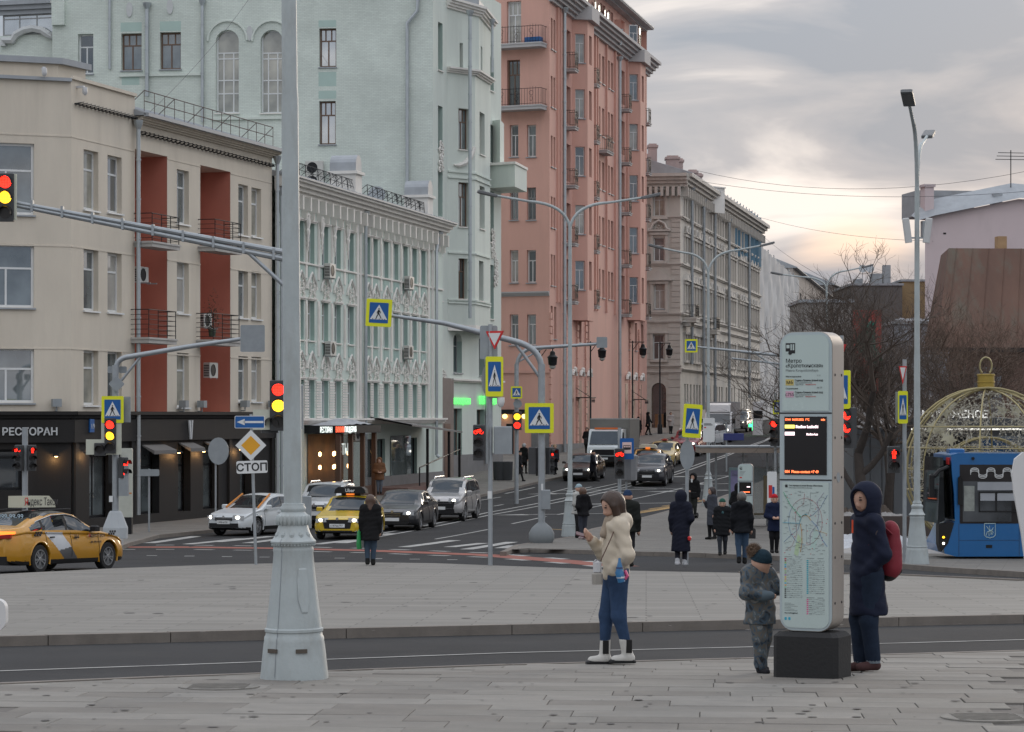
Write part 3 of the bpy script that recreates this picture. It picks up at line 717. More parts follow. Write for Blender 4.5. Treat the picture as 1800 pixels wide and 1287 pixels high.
    FB.wall(0, FB.L, zb, zf-.02, black, 'shop_front', out=.05)
    FA.band(0, FA.L+.15, zf-.25, zf, .32, black, 'fascia_cornice', 2); FB.band(-.1, FB.L, zf-.25, zf, .32, black, 'fascia_cornice', 2)
    mb = MB(); zs = FA.z(60, 778); zq = FB.z(126, 778)
    FA.band(0, FA.L+.1, zs, zf-.3, .2, black, 'fascia'); FB.band(-.12, FB.L, zq, zf-.3, .2, black, 'fascia')
    for i in range(9):
        u = .2 + i*(FB.L-.4)/8; mb = MB(); mb.box(u-.14, u+.14, -.16, 0, zb, zq); FB.put(mb, 'pier', black) if not any(FB.u(o[0])-.2 < u < FB.u(o[1])+.2 for o in ops) else None
    lt = mat('letter_white', (.55,.57,.58), .5, var=0)
    text(root, 'РЕСТОРАН', .37, lt, FA.at(FA.u(1), FA.z(20, 765), .22), FA.rz, depth=.03, bold=.008, name='sign_lettering', sx=1.0)
    for px in (173, 321): 
        mb = MB(); z = FB.z(px, 772); mb.prism([(0,.75),(.16,.75),(.24,.0),(.16,0)], -.28, -.22); mb.prism([(.40,.75),(.30,.75),(.24,.0),(.30,0)], -.285, -.225); mb.obj('v_emblem', lt, root, (FB.at(FB.u(px), z)), FB.rz)
    mb = MB(); u = FB.u(147); z = FB.z(147, 760); mb.bbox(u, u+.36, -.26, -.2, z, z+.48, .01); hp = FB.put(mb, 'house_number_plate', M('sign_blue')); text(root, '1/9', .26, lt, FB.at(u+.04, z+.13, .265), FB.rz, name='house_number')
    # awnings and wall lamps (lit)
    aw = mat('awning_grey', (.16,.155,.15), .85, var=.12)
    for a, b, y in ((246,286,782),(311,336,778),(356,378,776)):
        u0, u1, z = FB.u(a), FB.u(b), FB.z(a, y); mb = MB(); mb.add([(u0,-.08,z),(u1,-.08,z),(u1,-.6,z-.22),(u0,-.6,z-.22),(u1,-.6,z-.36),(u0,-.6,z-.36),(u0,-.08,z-.05),(u1,-.08,z-.05)],[(0,1,2,3),(3,2,4,5),(0,3,5,6),(1,7,4,2),(6,5,4,7)]); FB.put(mb, 'awning', aw)
    glow = emat('wall_lamp_glow', (1,.55,.2), 9)
    def wl(f, px, py):
        mb = MB(); mb.lathe([(.05,.0),(.07,.08),(.16,.02),(.17,0)], 12); o = mb.obj('wall_lamp', M('black_metal'), root, f.at(f.u(px), f.z(px, py), .28), f.rz, smooth=True)
        mb = MB(); mb.lathe([(.001,-.03),(.06,-.02),(.06,.0)], 8); mb.obj('bulb', glow, o); pl = bpy.data.lights.new('lamp_light', 'POINT'); pl.energy = 9; pl.color = (1,.55,.22); pl.shadow_soft_size = .05; po = bpy.data.objects.new('lamp_light', pl); COL.objects.link(po); po.parent = o; po.location = (0,0,-.12)
    wl(FA, 96, 802); wl(FB, 143, 797)
    for px in (303, 347, 412): wl(FB, px, 796-(px-300)*.05)
    for px, py in ((97,712),(313,713),(345,713),(421,712),(470,712)):
        f = FA if px < 125 else FB; mb = MB(); mb.box(-.16,.16,-.35,-.05,.1,.38); mb.tube([(0,0,-.05),(0,-.2,-.05),(0,-.2,.12)], .03, 6); mb.obj('floodlight', M('sign_back'), root, f.at(f.u(px), f.z(px, py+8), .05), f.rz)
    FB.pipe(234, 212, 905, out=.22, r=.085); FB.pipe(478, 275, 880, out=.25, r=.085)
    return FB
FB = beige()
# ---------------------------------------------------------------- low house rich in stucco
def stucco():
    mat('warm_pane', (.10,.06,.03), .2, var=.5, vs=1.5, emit=(1,.5,.18), es=.25)
    A, B = XY(484, 111.2), XY(778, 139.8); root = thing('stucco_house', 'three storey mint and white house covered in stucco ornament', 'building', (A.x, A.y, G(115)))
    F = Fac(A, B, root)
    mint = mat('plaster_mint_pale', (.63,.715,.655), .85, var=.07, vs=.7, bump=.1, stain=.25, st_col=(.32,.37,.34))
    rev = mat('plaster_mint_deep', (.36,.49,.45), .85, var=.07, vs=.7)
    zt = F.z(530, 333); zb = -2.
    cl = [(500,508),(524,532),(541,553),(565,578),(588,599),(611,622)]; cr = [(643,649),(655,664),(674,683),(691,701),(708,717),(724,733),(740,748)]
    lv = [(F.z(545, 463), F.z(545, 392)), (F.z(541, 598), F.z(541, 528)), (F.z(545, 735), F.z(545, 668))]
    wn = {}
    for a, b in cl + cr:
        uc = (F.u(a)+F.u(b))/2; hw = .5 if (a, b) in cl else .46
        for k, (z0, z1) in enumerate(lv):
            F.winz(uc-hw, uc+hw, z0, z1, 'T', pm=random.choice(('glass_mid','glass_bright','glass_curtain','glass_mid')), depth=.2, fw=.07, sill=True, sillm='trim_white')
        wn[a] = uc
    gz = F.z(545, 742)
    shops = ((545,595,760,880),(646,658,772,868),(663,677,772,866),(690,703,772,862),(712,733,770,858))
    for a, b, y0, y1 in shops[1:]: F.win(a, b, y0, y1, 'V', 'black_metal', random.choice(('glass_dark','glass_sky','warm_pane')), .15, False, fw=.08)
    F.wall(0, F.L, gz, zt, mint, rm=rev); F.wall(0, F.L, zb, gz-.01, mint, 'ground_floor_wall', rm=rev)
    # ornaments (meshes shared)
    hood = MB(); w = .70
    P = [(-w,0),(-w*.86,.22),(-w*.55,.36),(-w*.25,.56),(0,.66),(w*.25,.56),(w*.55,.36),(w*.86,.22),(w,0)]
    hood.tube([(x,-.05,z) for x,z in P], .055, 6); hood.tube([(x*.8,-.03,z-.12) for x,z in P], .03, 5); hood.box(-w-.06,-w+.1,-.1,0,-.1,.02); hood.box(w-.1,w+.06,-.1,0,-.1,.02)
    rl = relief(5, 1.0, .7, 22, .036); b = len(hood.v); hood.add(rl.v, rl.f); hood.xf(Matrix.Translation((0,-.04,-.5)), b)
    hm = hood.mesh('window_hood', [trim], True)
    drop = MB(); drop.lathe([(.02,-1.25),(.06,-1.15),(.05,-1.05),(.1,-.95),(.06,-.85),(.13,-.7),(.08,-.6),(.15,-.45),(.2,-.3),(.12,-.2),(.22,0),(.25,.15),(.18,.3),(.24,.38),(.1,.5)], 8); drop.xf(Matrix.Diagonal((.85,.5,1,1)))
    dm = drop.mesh('carved_bracket', [trim], True)
    frm = MB(); frm.box(-.62,-.50,-.08,0,0,1.78); frm.box(.50,.62,-.08,0,0,1.78); frm.box(-.66,.66,-.14,0,1.78,1.9); sm = frm.mesh('window_surround', [trim])
    lin = MB(); lin.box(-.68,.68,-.12,0,0,.06); lin.box(-.62,.62,-.07,0,-.06,0); lm = lin.mesh('lintel_ledge', [trim])
    apr = MB(); apr.box(-.45,.45,-.03,0,-.62,-.14); am = apr.mesh('apron_panel', [rev])
    for k, (a, uc) in enumerate(wn.items()):
        left = a < 630
        for j, (z0, z1) in enumerate(lv):
            F.place(lm, 'lintel_ledge', uc, z1+.06)
            if j < 2: F.place(am, 'apron_panel', uc, z0)
            if j == 1 or j == 2: F.place(hm, 'window_hood', uc, z1+.62)
            elif True:
                r_ = F.place(hm, 'window_hood', uc, z1+.75) if False else None
        if left and a > 510: F.place(dm, 'carved_bracket', uc-.86 if a > 530 else uc-.8, lv[0][1]-.1, .12)
    us = sorted(wn.values())
    for p, q in zip(us, us[1:]):
        m_ = (p+q)/2
        if q-p < 3:
            for (z0, z1), dz in zip(lv[:2], (1.2,.2)):
                mb = MB(); mb.box(m_-.13, m_+.13, -.05, 0, z0-.7, z1+dz*.1); mb.box(m_-.07, m_+.07, -.075, 0, z0+.1, z1-.2); F.put(mb, 'pilaster', trim)
            mb = MB(); z0, z1 = lv[2]
            for i in range(14): mb.box(m_-.42*(q-p)/2.2, m_+.42*(q-p)/2.2, -.05, 0, z0 + i*(z1-z0)/14, z0 + (i+.7)*(z1-z0)/14)
            F.put(mb, 'ribbed_panel', trim)
    for px in (516, 627, 632, 641, 752, 759): u = F.u(px); mb = MB(); mb.box(u-.2, u+.1, -.09, 0, gz, zt-.5); F.put(mb, 'pilaster', trim)
    # cornice with brackets
    F.band(-.1, F.L+.15, zt-.35, zt+.32, .75, trim, 'cornice', 4); 
    bk = MB(); bk.box(-.1,.1,-.45,0,-.62,0); bk.box(-.08,.08,-.25,0,-.95,-.6); bm_ = bk.mesh('cornice_bracket', [trim])
    n = 26
    for i in range(n): F.place(bm_, 'cornice_bracket', .4+(F.L-.8)*i/(n-1), zt-.36)
    F.band(0, F.L, gz-.12, gz+.16, .3, trim, 'string_course', 3); F.band(0, F.L, lv[1][1]+1.6, lv[1][1]+1.68, .08, trim)
    lean_roof(F, 0, F.L, zt+.34, 7, 1.3, M('zinc'), .85)
    # dormer vents with rounded caps, wire roof rail
    for px in (620, 747):
        u = F.u(px); z = zt+.4; mb = MB(); mb.box(u-.55, u+.55, -.3, 1.0, z, z+1.0); mb.box(u-.66, u+.66, -.42, 1.1, z+1., z+1.14); v_ = F.put(mb, 'roof_vent', trim)
        mb = MB(); pr = [(u-.5+ .5*(1-math.cos(math.pi*i/10)), z+1.14+.55*math.sin(math.pi*i/10)+.25*(1 if 0 < i < 10 else 0)) for i in range(11)]; mb.prism(pr, -.3, 1.0); F.put(mb, 'roof_vent_cap', M('zinc'), fix=True)
    mb = MB(); rnd = random.Random(2)
    for a, b in ((508,615),(640,740)):
        ua, ub = F.u(a), F.u(b); n = int((ub-ua)/.9)
        for i in range(n+1):
            x = ua + (ub-ua)*i/n; mb.tube([(x,-.2,zt+.4),(x,-.15,zt+1.1)], .018, 4); mb.tube([(x,-.15,zt+1.1),(x+.25,.6,zt+.6)], .015, 4)
        mb.tube([(ua,-.15,zt+1.1),(ub,-.15,zt+1.1)], .018, 4); mb.tube([(ua,-.15,zt+.8),(ub,-.15,zt+.8)], .014, 4)
        for i in range(40): x = ua+(ub-ua)*rnd.random(); mb.tube([(x+.3*math.cos(t*.8),-.15+.1*math.sin(t),zt+.9+.22*math.sin(t*.8)) for t in range(8)], .006, 3, cap=False)
    F.put(mb, 'roof_railing', M('black_metal'))
    for k in range(3): mb = MB(); mb.lathe([(.02,0),(.4-.06*k,.1),(.55-.1*k,.3)], 14); mb.xf(Matrix.Rotation(R(75),4,'X')); mb.obj('roof_dish', M('sign_back'), root, F.at(F.u(690+k*22), zt+1.2, -1.5)) if k == 1 else None
    F.pipe(636, 372, 885, 'pipe', .085, .2); F.pipe(767, 408, 800, 'pipe', .085, .2, bend=[(761,440),(761,600)]); F.pipe(487, 330, 880, 'pipe', .08, .2)
    for px, py in ((566,488),(567,625),(707,508),(706,630)): aircon(F, F.u(px), F.z(px, py), .9, .66)
    # ground floor: restaurant lobby of dark wood, lit inside, and the glass porch
    wood = mat('dark_wood', (.10,.05,.03), .6, var=.3, vs=2, streak=.15); u0, u1 = F.u(537), F.u(602)
    lob = MB(); zr = F.z(545, 748); lob.box(u0-.2, u1+.3, -1.8, 0, zr-.35, zr); F.put(lob, 'lobby_roof', M('black_metal'))
    warm = mat('warm_interior', (.16,.085,.04), .7, var=.5, vs=1.1)
    mb = MB(); mb.quad((u0+.2,-.05,zb),(u1,-.05,zb),(u1,-.05,zr-.4),(u0+.2,-.05,zr-.4)); F.put(mb, 'lit_interior', warm)
    for i in range(5):
        for z in (zr-1.3, zr-1.9): u = u0+(u1-u0)*(i+.5)/5; mb = MB(); mb.lathe([(.02,-.1),(.06,-.06),(.06,.06),(.02,.1)], 8); mb.obj('wall_bulb', emat('wall_lamp_glow', (1,.55,.2), 9), root, F.at(u, z, .5+.3*(i%2)))
    for i in range(4): u = u0 + (u1-u0)*i/3; mb = MB(); mb.box(u-.1, u+.1, -1.65, -1.45, zb, zr-.35); F.put(mb, 'timber_post', wood)
    mb = MB(); mb.box(u0, u1, -1.42, -1.38, zb+1, zr-.4); F.put(mb, 'lobby_glazing', mat('lobby_glass', (.05,.05,.05), .06, var=0, alpha=.3))
    mb = MB(); mb.box(u0, u1, -1.5, -1.4, zb, zb+1.); F.put(mb, 'timber_dado', wood)
    snow = mat('old_snow', (.48,.50,.53), .9, var=.18, vs=2, bump=.5, bs=6, stain=.4, st_col=(.34,.33,.32))
    mb = MB(); k = 16
    for i in range(k):
        for j in range(4):
            x0, x1 = u0 + (u1-u0)*i/k, u0+(u1-u0)*(i+1)/k; hh = lambda x, y: zr + .003 + max(0, .26*math.sin(min(1,(x-u0)/(u1-u0))*math.pi)*(1-abs(y+.9)/.9)**.5*(1+.4*math.sin(x*5))) if abs(y+.9) < .9 else zr+.003
            y0, y1 = -1.75+j*.44, -1.75+(j+1)*.44; mb.quad((x0,y0,hh(x0,y0)),(x1,y0,hh(x1,y0)),(x1,y1,hh(x1,y1)),(x0,y1,hh(x0,y1)))
    F.put(mb, 'snow_cover', snow, True)
    lw = emat('letter_glow', (.9,1,.95), 1.2); lr = emat('letter_glow_red', (1,.12,.05), 1.5)
    uu, zz = F.u(561, 1.8), zr-.30; text(root, 'РЕСТОРАН', .36, lw, F.at(uu, zz, 1.84), F.rz, name='lobby_lettering', sx=.95); text(root, 'ВИЖИМ', .36, lr, F.at(uu+2.35, zz, 1.84), F.rz, name='lobby_lettering', sx=.95); text(root, 'ПИЦЦЕРИЯ', .36, lw, F.at(uu+3.75, zz, 1.84), F.rz, name='lobby_lettering', sx=.95)
    text(root, 'СТЫ', .72, lw, F.at(F.u(591, 1.), zr-1.35, 1.1), F.rz, name='lobby_lettering')
    aircon(F, F.u(611), F.z(611, 775), 1., .8)
    gl = glassmat('porch_glass', (.16,.19,.185), .25); ua, ub = F.u(648), F.u(742); z = F.z(648, 757)
    mb = MB(); mb.add([(ua,-.02,z+.7),(ub,-.02,z+.25),(ub,-2.2,z-.1),(ua,-2.2,z+.3)],[(0,1,2,3)]); mb.add([(ua,-.02,z+.62),(ub,-.02,z+.17),(ub,-2.2,z-.18),(ua,-2.2,z+.22)],[(3,2,1,0)]); mb.add([(ua,-2.2,z+.22),(ub,-2.2,z-.18),(ub,-2.2,z-.1),(ua,-2.2,z+.3)],[(0,1,2,3)]); F.put(mb, 'porch_roof', mat('porch_grey', (.17,.165,.165), .6, var=.2))
    for t in (.35, .78, 1.): u = ua+(ub-ua)*t; mb = MB(); mb.box(u-.06, u+.06, -2.1, -1.98, -1.9, z+.22-.4*t); F.put(mb, 'porch_post', M('black_metal'))
    for t0, t1 in ((.38,.75),): mb = MB(); mb.box(ua+(ub-ua)*t0, ua+(ub-ua)*t1, -.08, -.04, -1.2, z-.3); F.put(mb, 'porch_pane', gl)
    mb = MB(); mb.box(ua, ub, -2.0, 0, -2, -1.25); F.put(mb, 'porch_step', mat('step_granite', (.17,.10,.085), .8, var=.2))
    mb = MB(); mb.box(F.u(640), F.L, -.1, 0, -2, -.75); F.put(mb, 'plinth', mat('plinth_grey', (.20,.20,.205), .8, var=.15, stain=.3))
    mb = MB(); mb.tube([(ua+2,-2.05,-1.2),(ua+2,-2.05,-.3),(ub,-2.05,.5),(ub,-2.05,-.6)], .035, 6); F.put(mb, 'handrail', M('black_metal'))
    core(root, [inset(A, F, 0, .6), inset(B, F, -.05, .6), inset(B, F, 0, 9), inset(A, F, 0, 9)], -2.2, zt+.3, mint)
    mb = MB(); 
    return F
FS = stucco()
# ---------------------------------------------------------------- tall mint house
def tallmint():
    A, B = XY(92, 143.5), XY(761, 140.5); root = thing('tall_mint_house', 'tall mint green brick house with arched windows and a bay over the street', 'building', (B.x, B.y, G(142)))
    brick = brickmat('brick_mint', (.655,.72,.665), (.55,.61,.565), .26, .085, var=.05, bump=.5, swap='xz', stain=.75, vs=.25)
    mint = mat('plaster_mint', (.655,.715,.66), .85, var=.08, vs=.7, bump=.1, bs=20, stain=.5, st_col=(.44,.49,.46), streak=.3)
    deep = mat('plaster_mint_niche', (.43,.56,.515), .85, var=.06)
    F = Fac(A, B, root); zt = F.z(500, -60)
    for a, b, y0, y1, st, fm, pm in ((561,591,50,118,'six','brown_frame','glass_bright'),(561,590,178,254,'six','brown_frame','glass_bright'),(213,249,59,124,'six','brown_frame','glass_mid'),(281,318,57,122,'six','brown_frame','glass_mid'),(137,164,60,130,'T','white_frame','glass_dark')):
        F.win(a, b, y0, y1, st, fm, pm, .28, True, fw=.09, sillm='zinc')
    for a, b in ((379,420),(458,497)): F.win(a, b, 53, 199, 'tall', 'white_frame', 'glass_curtain', .3, True, arch=(F.u(b)-F.u(a))/2, fw=.09, sillm='trim_white')
    F.wall(0, F.L, 2, zt, brick)
    # arched label mouldings, niches, ledges, ovals
    for cx in (400, 478):
        u = F.u(cx); r = 1.12; z = F.z(cx, 72); mb = MB(); mb.tube([(u+r*math.cos(t), -.06, z+r*math.sin(t)) for t in [math.pi*i/12 for i in range(13)]], .07, 5); F.put(mb, 'label_moulding', mint)
    for cx, y in ((439,59),(228,17),(299,12)):
        mb = MB(); u = F.u(cx); mb.prism([(u+.18*math.cos(t), F.z(cx, y)+.42*math.sin(t)) for t in [6.283*i/14 for i in range(14)]], -.07, 0); F.put(mb, 'oval_boss', mat('boss', (.55,.57,.57), .85))
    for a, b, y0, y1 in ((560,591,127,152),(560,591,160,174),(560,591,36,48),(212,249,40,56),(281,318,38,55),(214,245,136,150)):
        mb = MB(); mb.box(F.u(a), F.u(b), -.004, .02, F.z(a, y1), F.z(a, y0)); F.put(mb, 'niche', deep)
    for a, b, y in ((210,355,133),(372,505,209)): z = F.z(a, y); F.band(F.u(a), F.u(b), z-.08, z+.05, .12, mint)
    for a, b in ((560,592),): pass
    F.pipe(357, 0, 215, r=.09, out=.15); F.pipe(260, 6, 170, r=.11, out=.18); F.pipe(194, -10, 122, r=.08, out=.12, top=False)
    F.pipe(736, -10, 340, r=.1, out=.2, bend=[(735,20),(717,42),(717,60)], top=False)
    for px, py in ((539,298),(539,322)): aircon(F, F.u(px), F.z(px, py+10), 1.0, .75)
    for px in (101,):
        mb = MB(); mb.box(F.u(93), F.u(115), -.25, 0, F.z(100, 45), zt); F.put(mb, 'buttress', brick)
    # lower, farther block at the far left with its shaped gable
    A2, B2 = XY(-60, 146), XY(95, 144.5); F2 = Fac(A2, B2, root)
    F2.wall(0, F2.L, 2, F2.z(40, 62), brick)
    mb = MB(); z = F2.z(40, 78); P = [(F2.u(px), F2.z(px, py)) for px, py in ((8,82),(8,72),(24,72),(30,62),(44,54),(60,51),(76,54),(88,62),(94,66),(94,58))]; mb.tube([(u,-.15,zz) for u,zz in P], .22, 6); F2.put(mb, 'gable_moulding', mat('boss', (.55,.57,.57)))
    zz = F2.z(40, 62); F2.winz(F2.u(5), F2.u(94), zz, F2.z(40, 26), 'shop', 'grey_frame', 'glass_bright', .0, False, hole=False); F2.band(F2.u(-40), F2.u(95), F2.z(40, 26), F2.z(40, 2), .5, M('zinc'), 'eaves', 3)
    # street front with bay
    C = B; E = XY(881, 154.); S = Fac(C, E, root)
    zt2 = S.z(800, -40)
    for a, b, rows in ((770,778,((38,122),(185,260),(300,380),(455,528),(585,660))),(860,868,((98,158),(218,285),(335,425),(465,560)))):
        for y0, y1 in rows: S.win(a, b, y0, y1, 'T', 'brown_frame', 'glass_dark', .3, True, fw=.07, sillm='trim_white')
    S.win(797, 812, 585, 655, 'T', 'grey_frame', 'glass_dark', .3, True, arch=.45); S.win(842, 852, 595, 660, 'T', 'grey_frame', 'glass_dark', .3)
    for a, b, y0, y1 in ((793,812,718,820),(838,852,720,815)): S.win(a, b, y0, y1, 'V', 'brown_frame', 'glass_dark', .3, False)
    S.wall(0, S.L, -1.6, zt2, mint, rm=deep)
    # carved panels
    for px, y in ((771,278),(771,430),(863,430),(868,480),(775,680)):
        rl = relief(int(px+y), .8, 1.6, 26, .06); o = rl.obj('carved_panel', trim, root, S.at(S.u(px)+.35, S.z(px, y+22), .03), S.rz)
    # door surround
    u = S.u(782); mb = MB(); mb.box(u-1.3, u+.9, -.25, 0, -1.3, S.z(782, 665)); S.put(mb, 'door_surround', mat('granite_brown', (.20,.165,.15), .7, var=.2)); mb = MB(); mb.box(u-.9, u+.2, -.27, -.2, -1.3, S.z(782,745)); S.put(mb, 'door', mat('door_brown', (.13,.07,.05), .5, var=.2))
    mb = MB(); mb.box(S.u(790), S.L, -.12, 0, -1.6, S.z(800, 800)); S.put(mb, 'plinth', mat('plinth_grey', (.20,.20,.205), .8))
    S.band(S.u(785), S.L, S.z(800, 672), S.z(800, 666), .25, trim, 'string_course', 2)
    # bay
    P0 = Vector(S.A + S.d*S.u(787)); P1 = XY(835, 144.6); P2 = XY(861, 148.6); P3 = Vector(S.A + S.d*S.u(862))
    zb0, zb1 = ZC+(HZ-572)*145/FPX, ZC+(HZ-133)*145/FPX; zb2 = ZC+(HZ-20)*145/FPX
    for (a, b, rws) in ((P0, P1, ((806,826,(190,262)),(806,826,(320,398)),(806,822,(454,525)))), (P1, P2, ((843,852,(196,270)),(843,852,(326,401)),(842,850,(458,528))))):
        f = Fac(a, b, root)
        for x0, x1, (y0, y1) in rws: f.win(x0, x1, y0, y1, 'six', 'brown_frame', 'glass_dark' if y0 > 400 else 'glass_mid', .3, True, sillm='trim_white')
        f.wall(0, f.L, zb0, zb1, mint, 'bay_wall')
        for y in (306, 316, 447, 529, 534): z = ZC+(HZ-y)*145/FPX; f.band(0, f.L+.05, z-.05, z+.04, .08, mint, 'bay_band')
        z = zb1; f.band(-.1, f.L+.1, z-.05, z+.25, .35, trim, 'bay_cornice', 3)
        f.band(0, f.L+.05, zb0-.35, zb0, .02, trim, 'bay_foot', 1)
    f = Fac(P2, P3, root); f.wall(0, f.L, zb0, zb1, mint, 'bay_wall')
    core(root, [P0, P1, P2, P3], zb0-.3, zb0-.28, mint, 'bay_floor'); core(root, [P0, P1, P2, P3], zb1, zb1+.05, mint, 'bay_terrace')
    # upper bay set back a little, with its own roof
    Q1 = P1.lerp(P3, .25); f = Fac(P0, Q1, root)
    for x0, x1, y0, y1 in ((808,814,75,124),): f.win(x0, x1, y0, y1, 'T', 'brown_frame', 'glass_dark', .25, False)
    f.wall(0, f.L, zb1, zb2, mint, 'upper_bay_wall'); f.band(-.2, f.L+.2, zb2-.1, zb2+.45, .45, trim, 'upper_bay_cornice', 4)
    f2 = Fac(Q1, P3, root); f2.winz(.8, 1.6, zb1+.3, zb1+2., 'T', 'brown_frame', 'glass_dark', .25, False); f2.wall(0, f2.L, zb1, zb2, mint, 'upper_bay_wall'); f2.band(0, f2.L+.2, zb2-.1, zb2+.45, .45, trim, 'upper_bay_cornice', 4)
    core(root, [P0, Q1, P3], zb2+.4, zb2+.9, M('zinc'), 'upper_bay_roof')
    # curl of stucco under the bay window
    mb = MB(); f = Fac(P0, P1, root); pts = [(f.u(px), -.06, f.z(px, py)) for px, py in ((797,290),(806,291),(816,287),(826,276),(833,259))]; mb.tube(pts, [.05,.12,.16,.16,.1], 6); f.put(mb, 'stucco_curl', trim, True)
    S.pipe(790, 20, 560, r=.1, out=1.2, top=True); S.pipe(839, 35, 128, r=.08, out=.9); S.pipe(848, 600, 815, r=.1, out=.25)
    # solid balcony
    a = Fac(XY(861,151.2), XY(905,150.2), root); b_ = Fac(XY(905,150.2), XY(926,154), root)
    zl, zh = ZC+(HZ-330)*151/FPX, ZC+(HZ-291)*151/FPX
    core(root, [XY(861,151.2), XY(905,150.2), XY(926,154), XY(881,155)], zl, zh, mint, 'solid_balcony'); core(root, [XY(859,151), XY(906,150.), XY(928,154), XY(881,155)], zh, zh+.15, trim, 'balcony_coping')
    mb = MB(); 
    core(root, [XY(866,152.2), XY(879,151.6), XY(886,154), XY(878,155)], zl+1.4, ZC+(HZ-208)*151/FPX, mint, 'balcony_bay')
    # green lit lettering, house plate
    gn = emat('letter_green', (.08,.9,.12), 1.6); za = S.z(795, 710)
    text(root, 'ПЕКАРНЯ КОНДИТЕРСКАЯ', .44, gn, S.at(S.u(792), za, .12), S.rz, name='green_lettering', sx=.62, bold=.012); text(root, 'ХЛЕБ НАСУЩНЫЙ', .6, gn, S.at(S.u(839), S.z(839,710), .12), S.rz, name='green_lettering', sx=.72, bold=.015)
    mb = MB(); mb.bbox(0, .9, -.05, 0, 0, .5, .01); mb.obj('street_plate', M('sign_blue'), root, S.at(S.u(855), S.z(855, 733), .05), S.rz)
    core(root, [inset(A, F, .3, .7), inset(B, F, -.6, .7), inset(E, S, -.3, .7), inset(E, S, 0, 12), inset(A, F, 0, 14)], 0, zt-2, mint)
    E2 = Fac(E, E - S.n*10, root); E2.wall(0, 10, -1.6, zt2, mint)
tallmint()
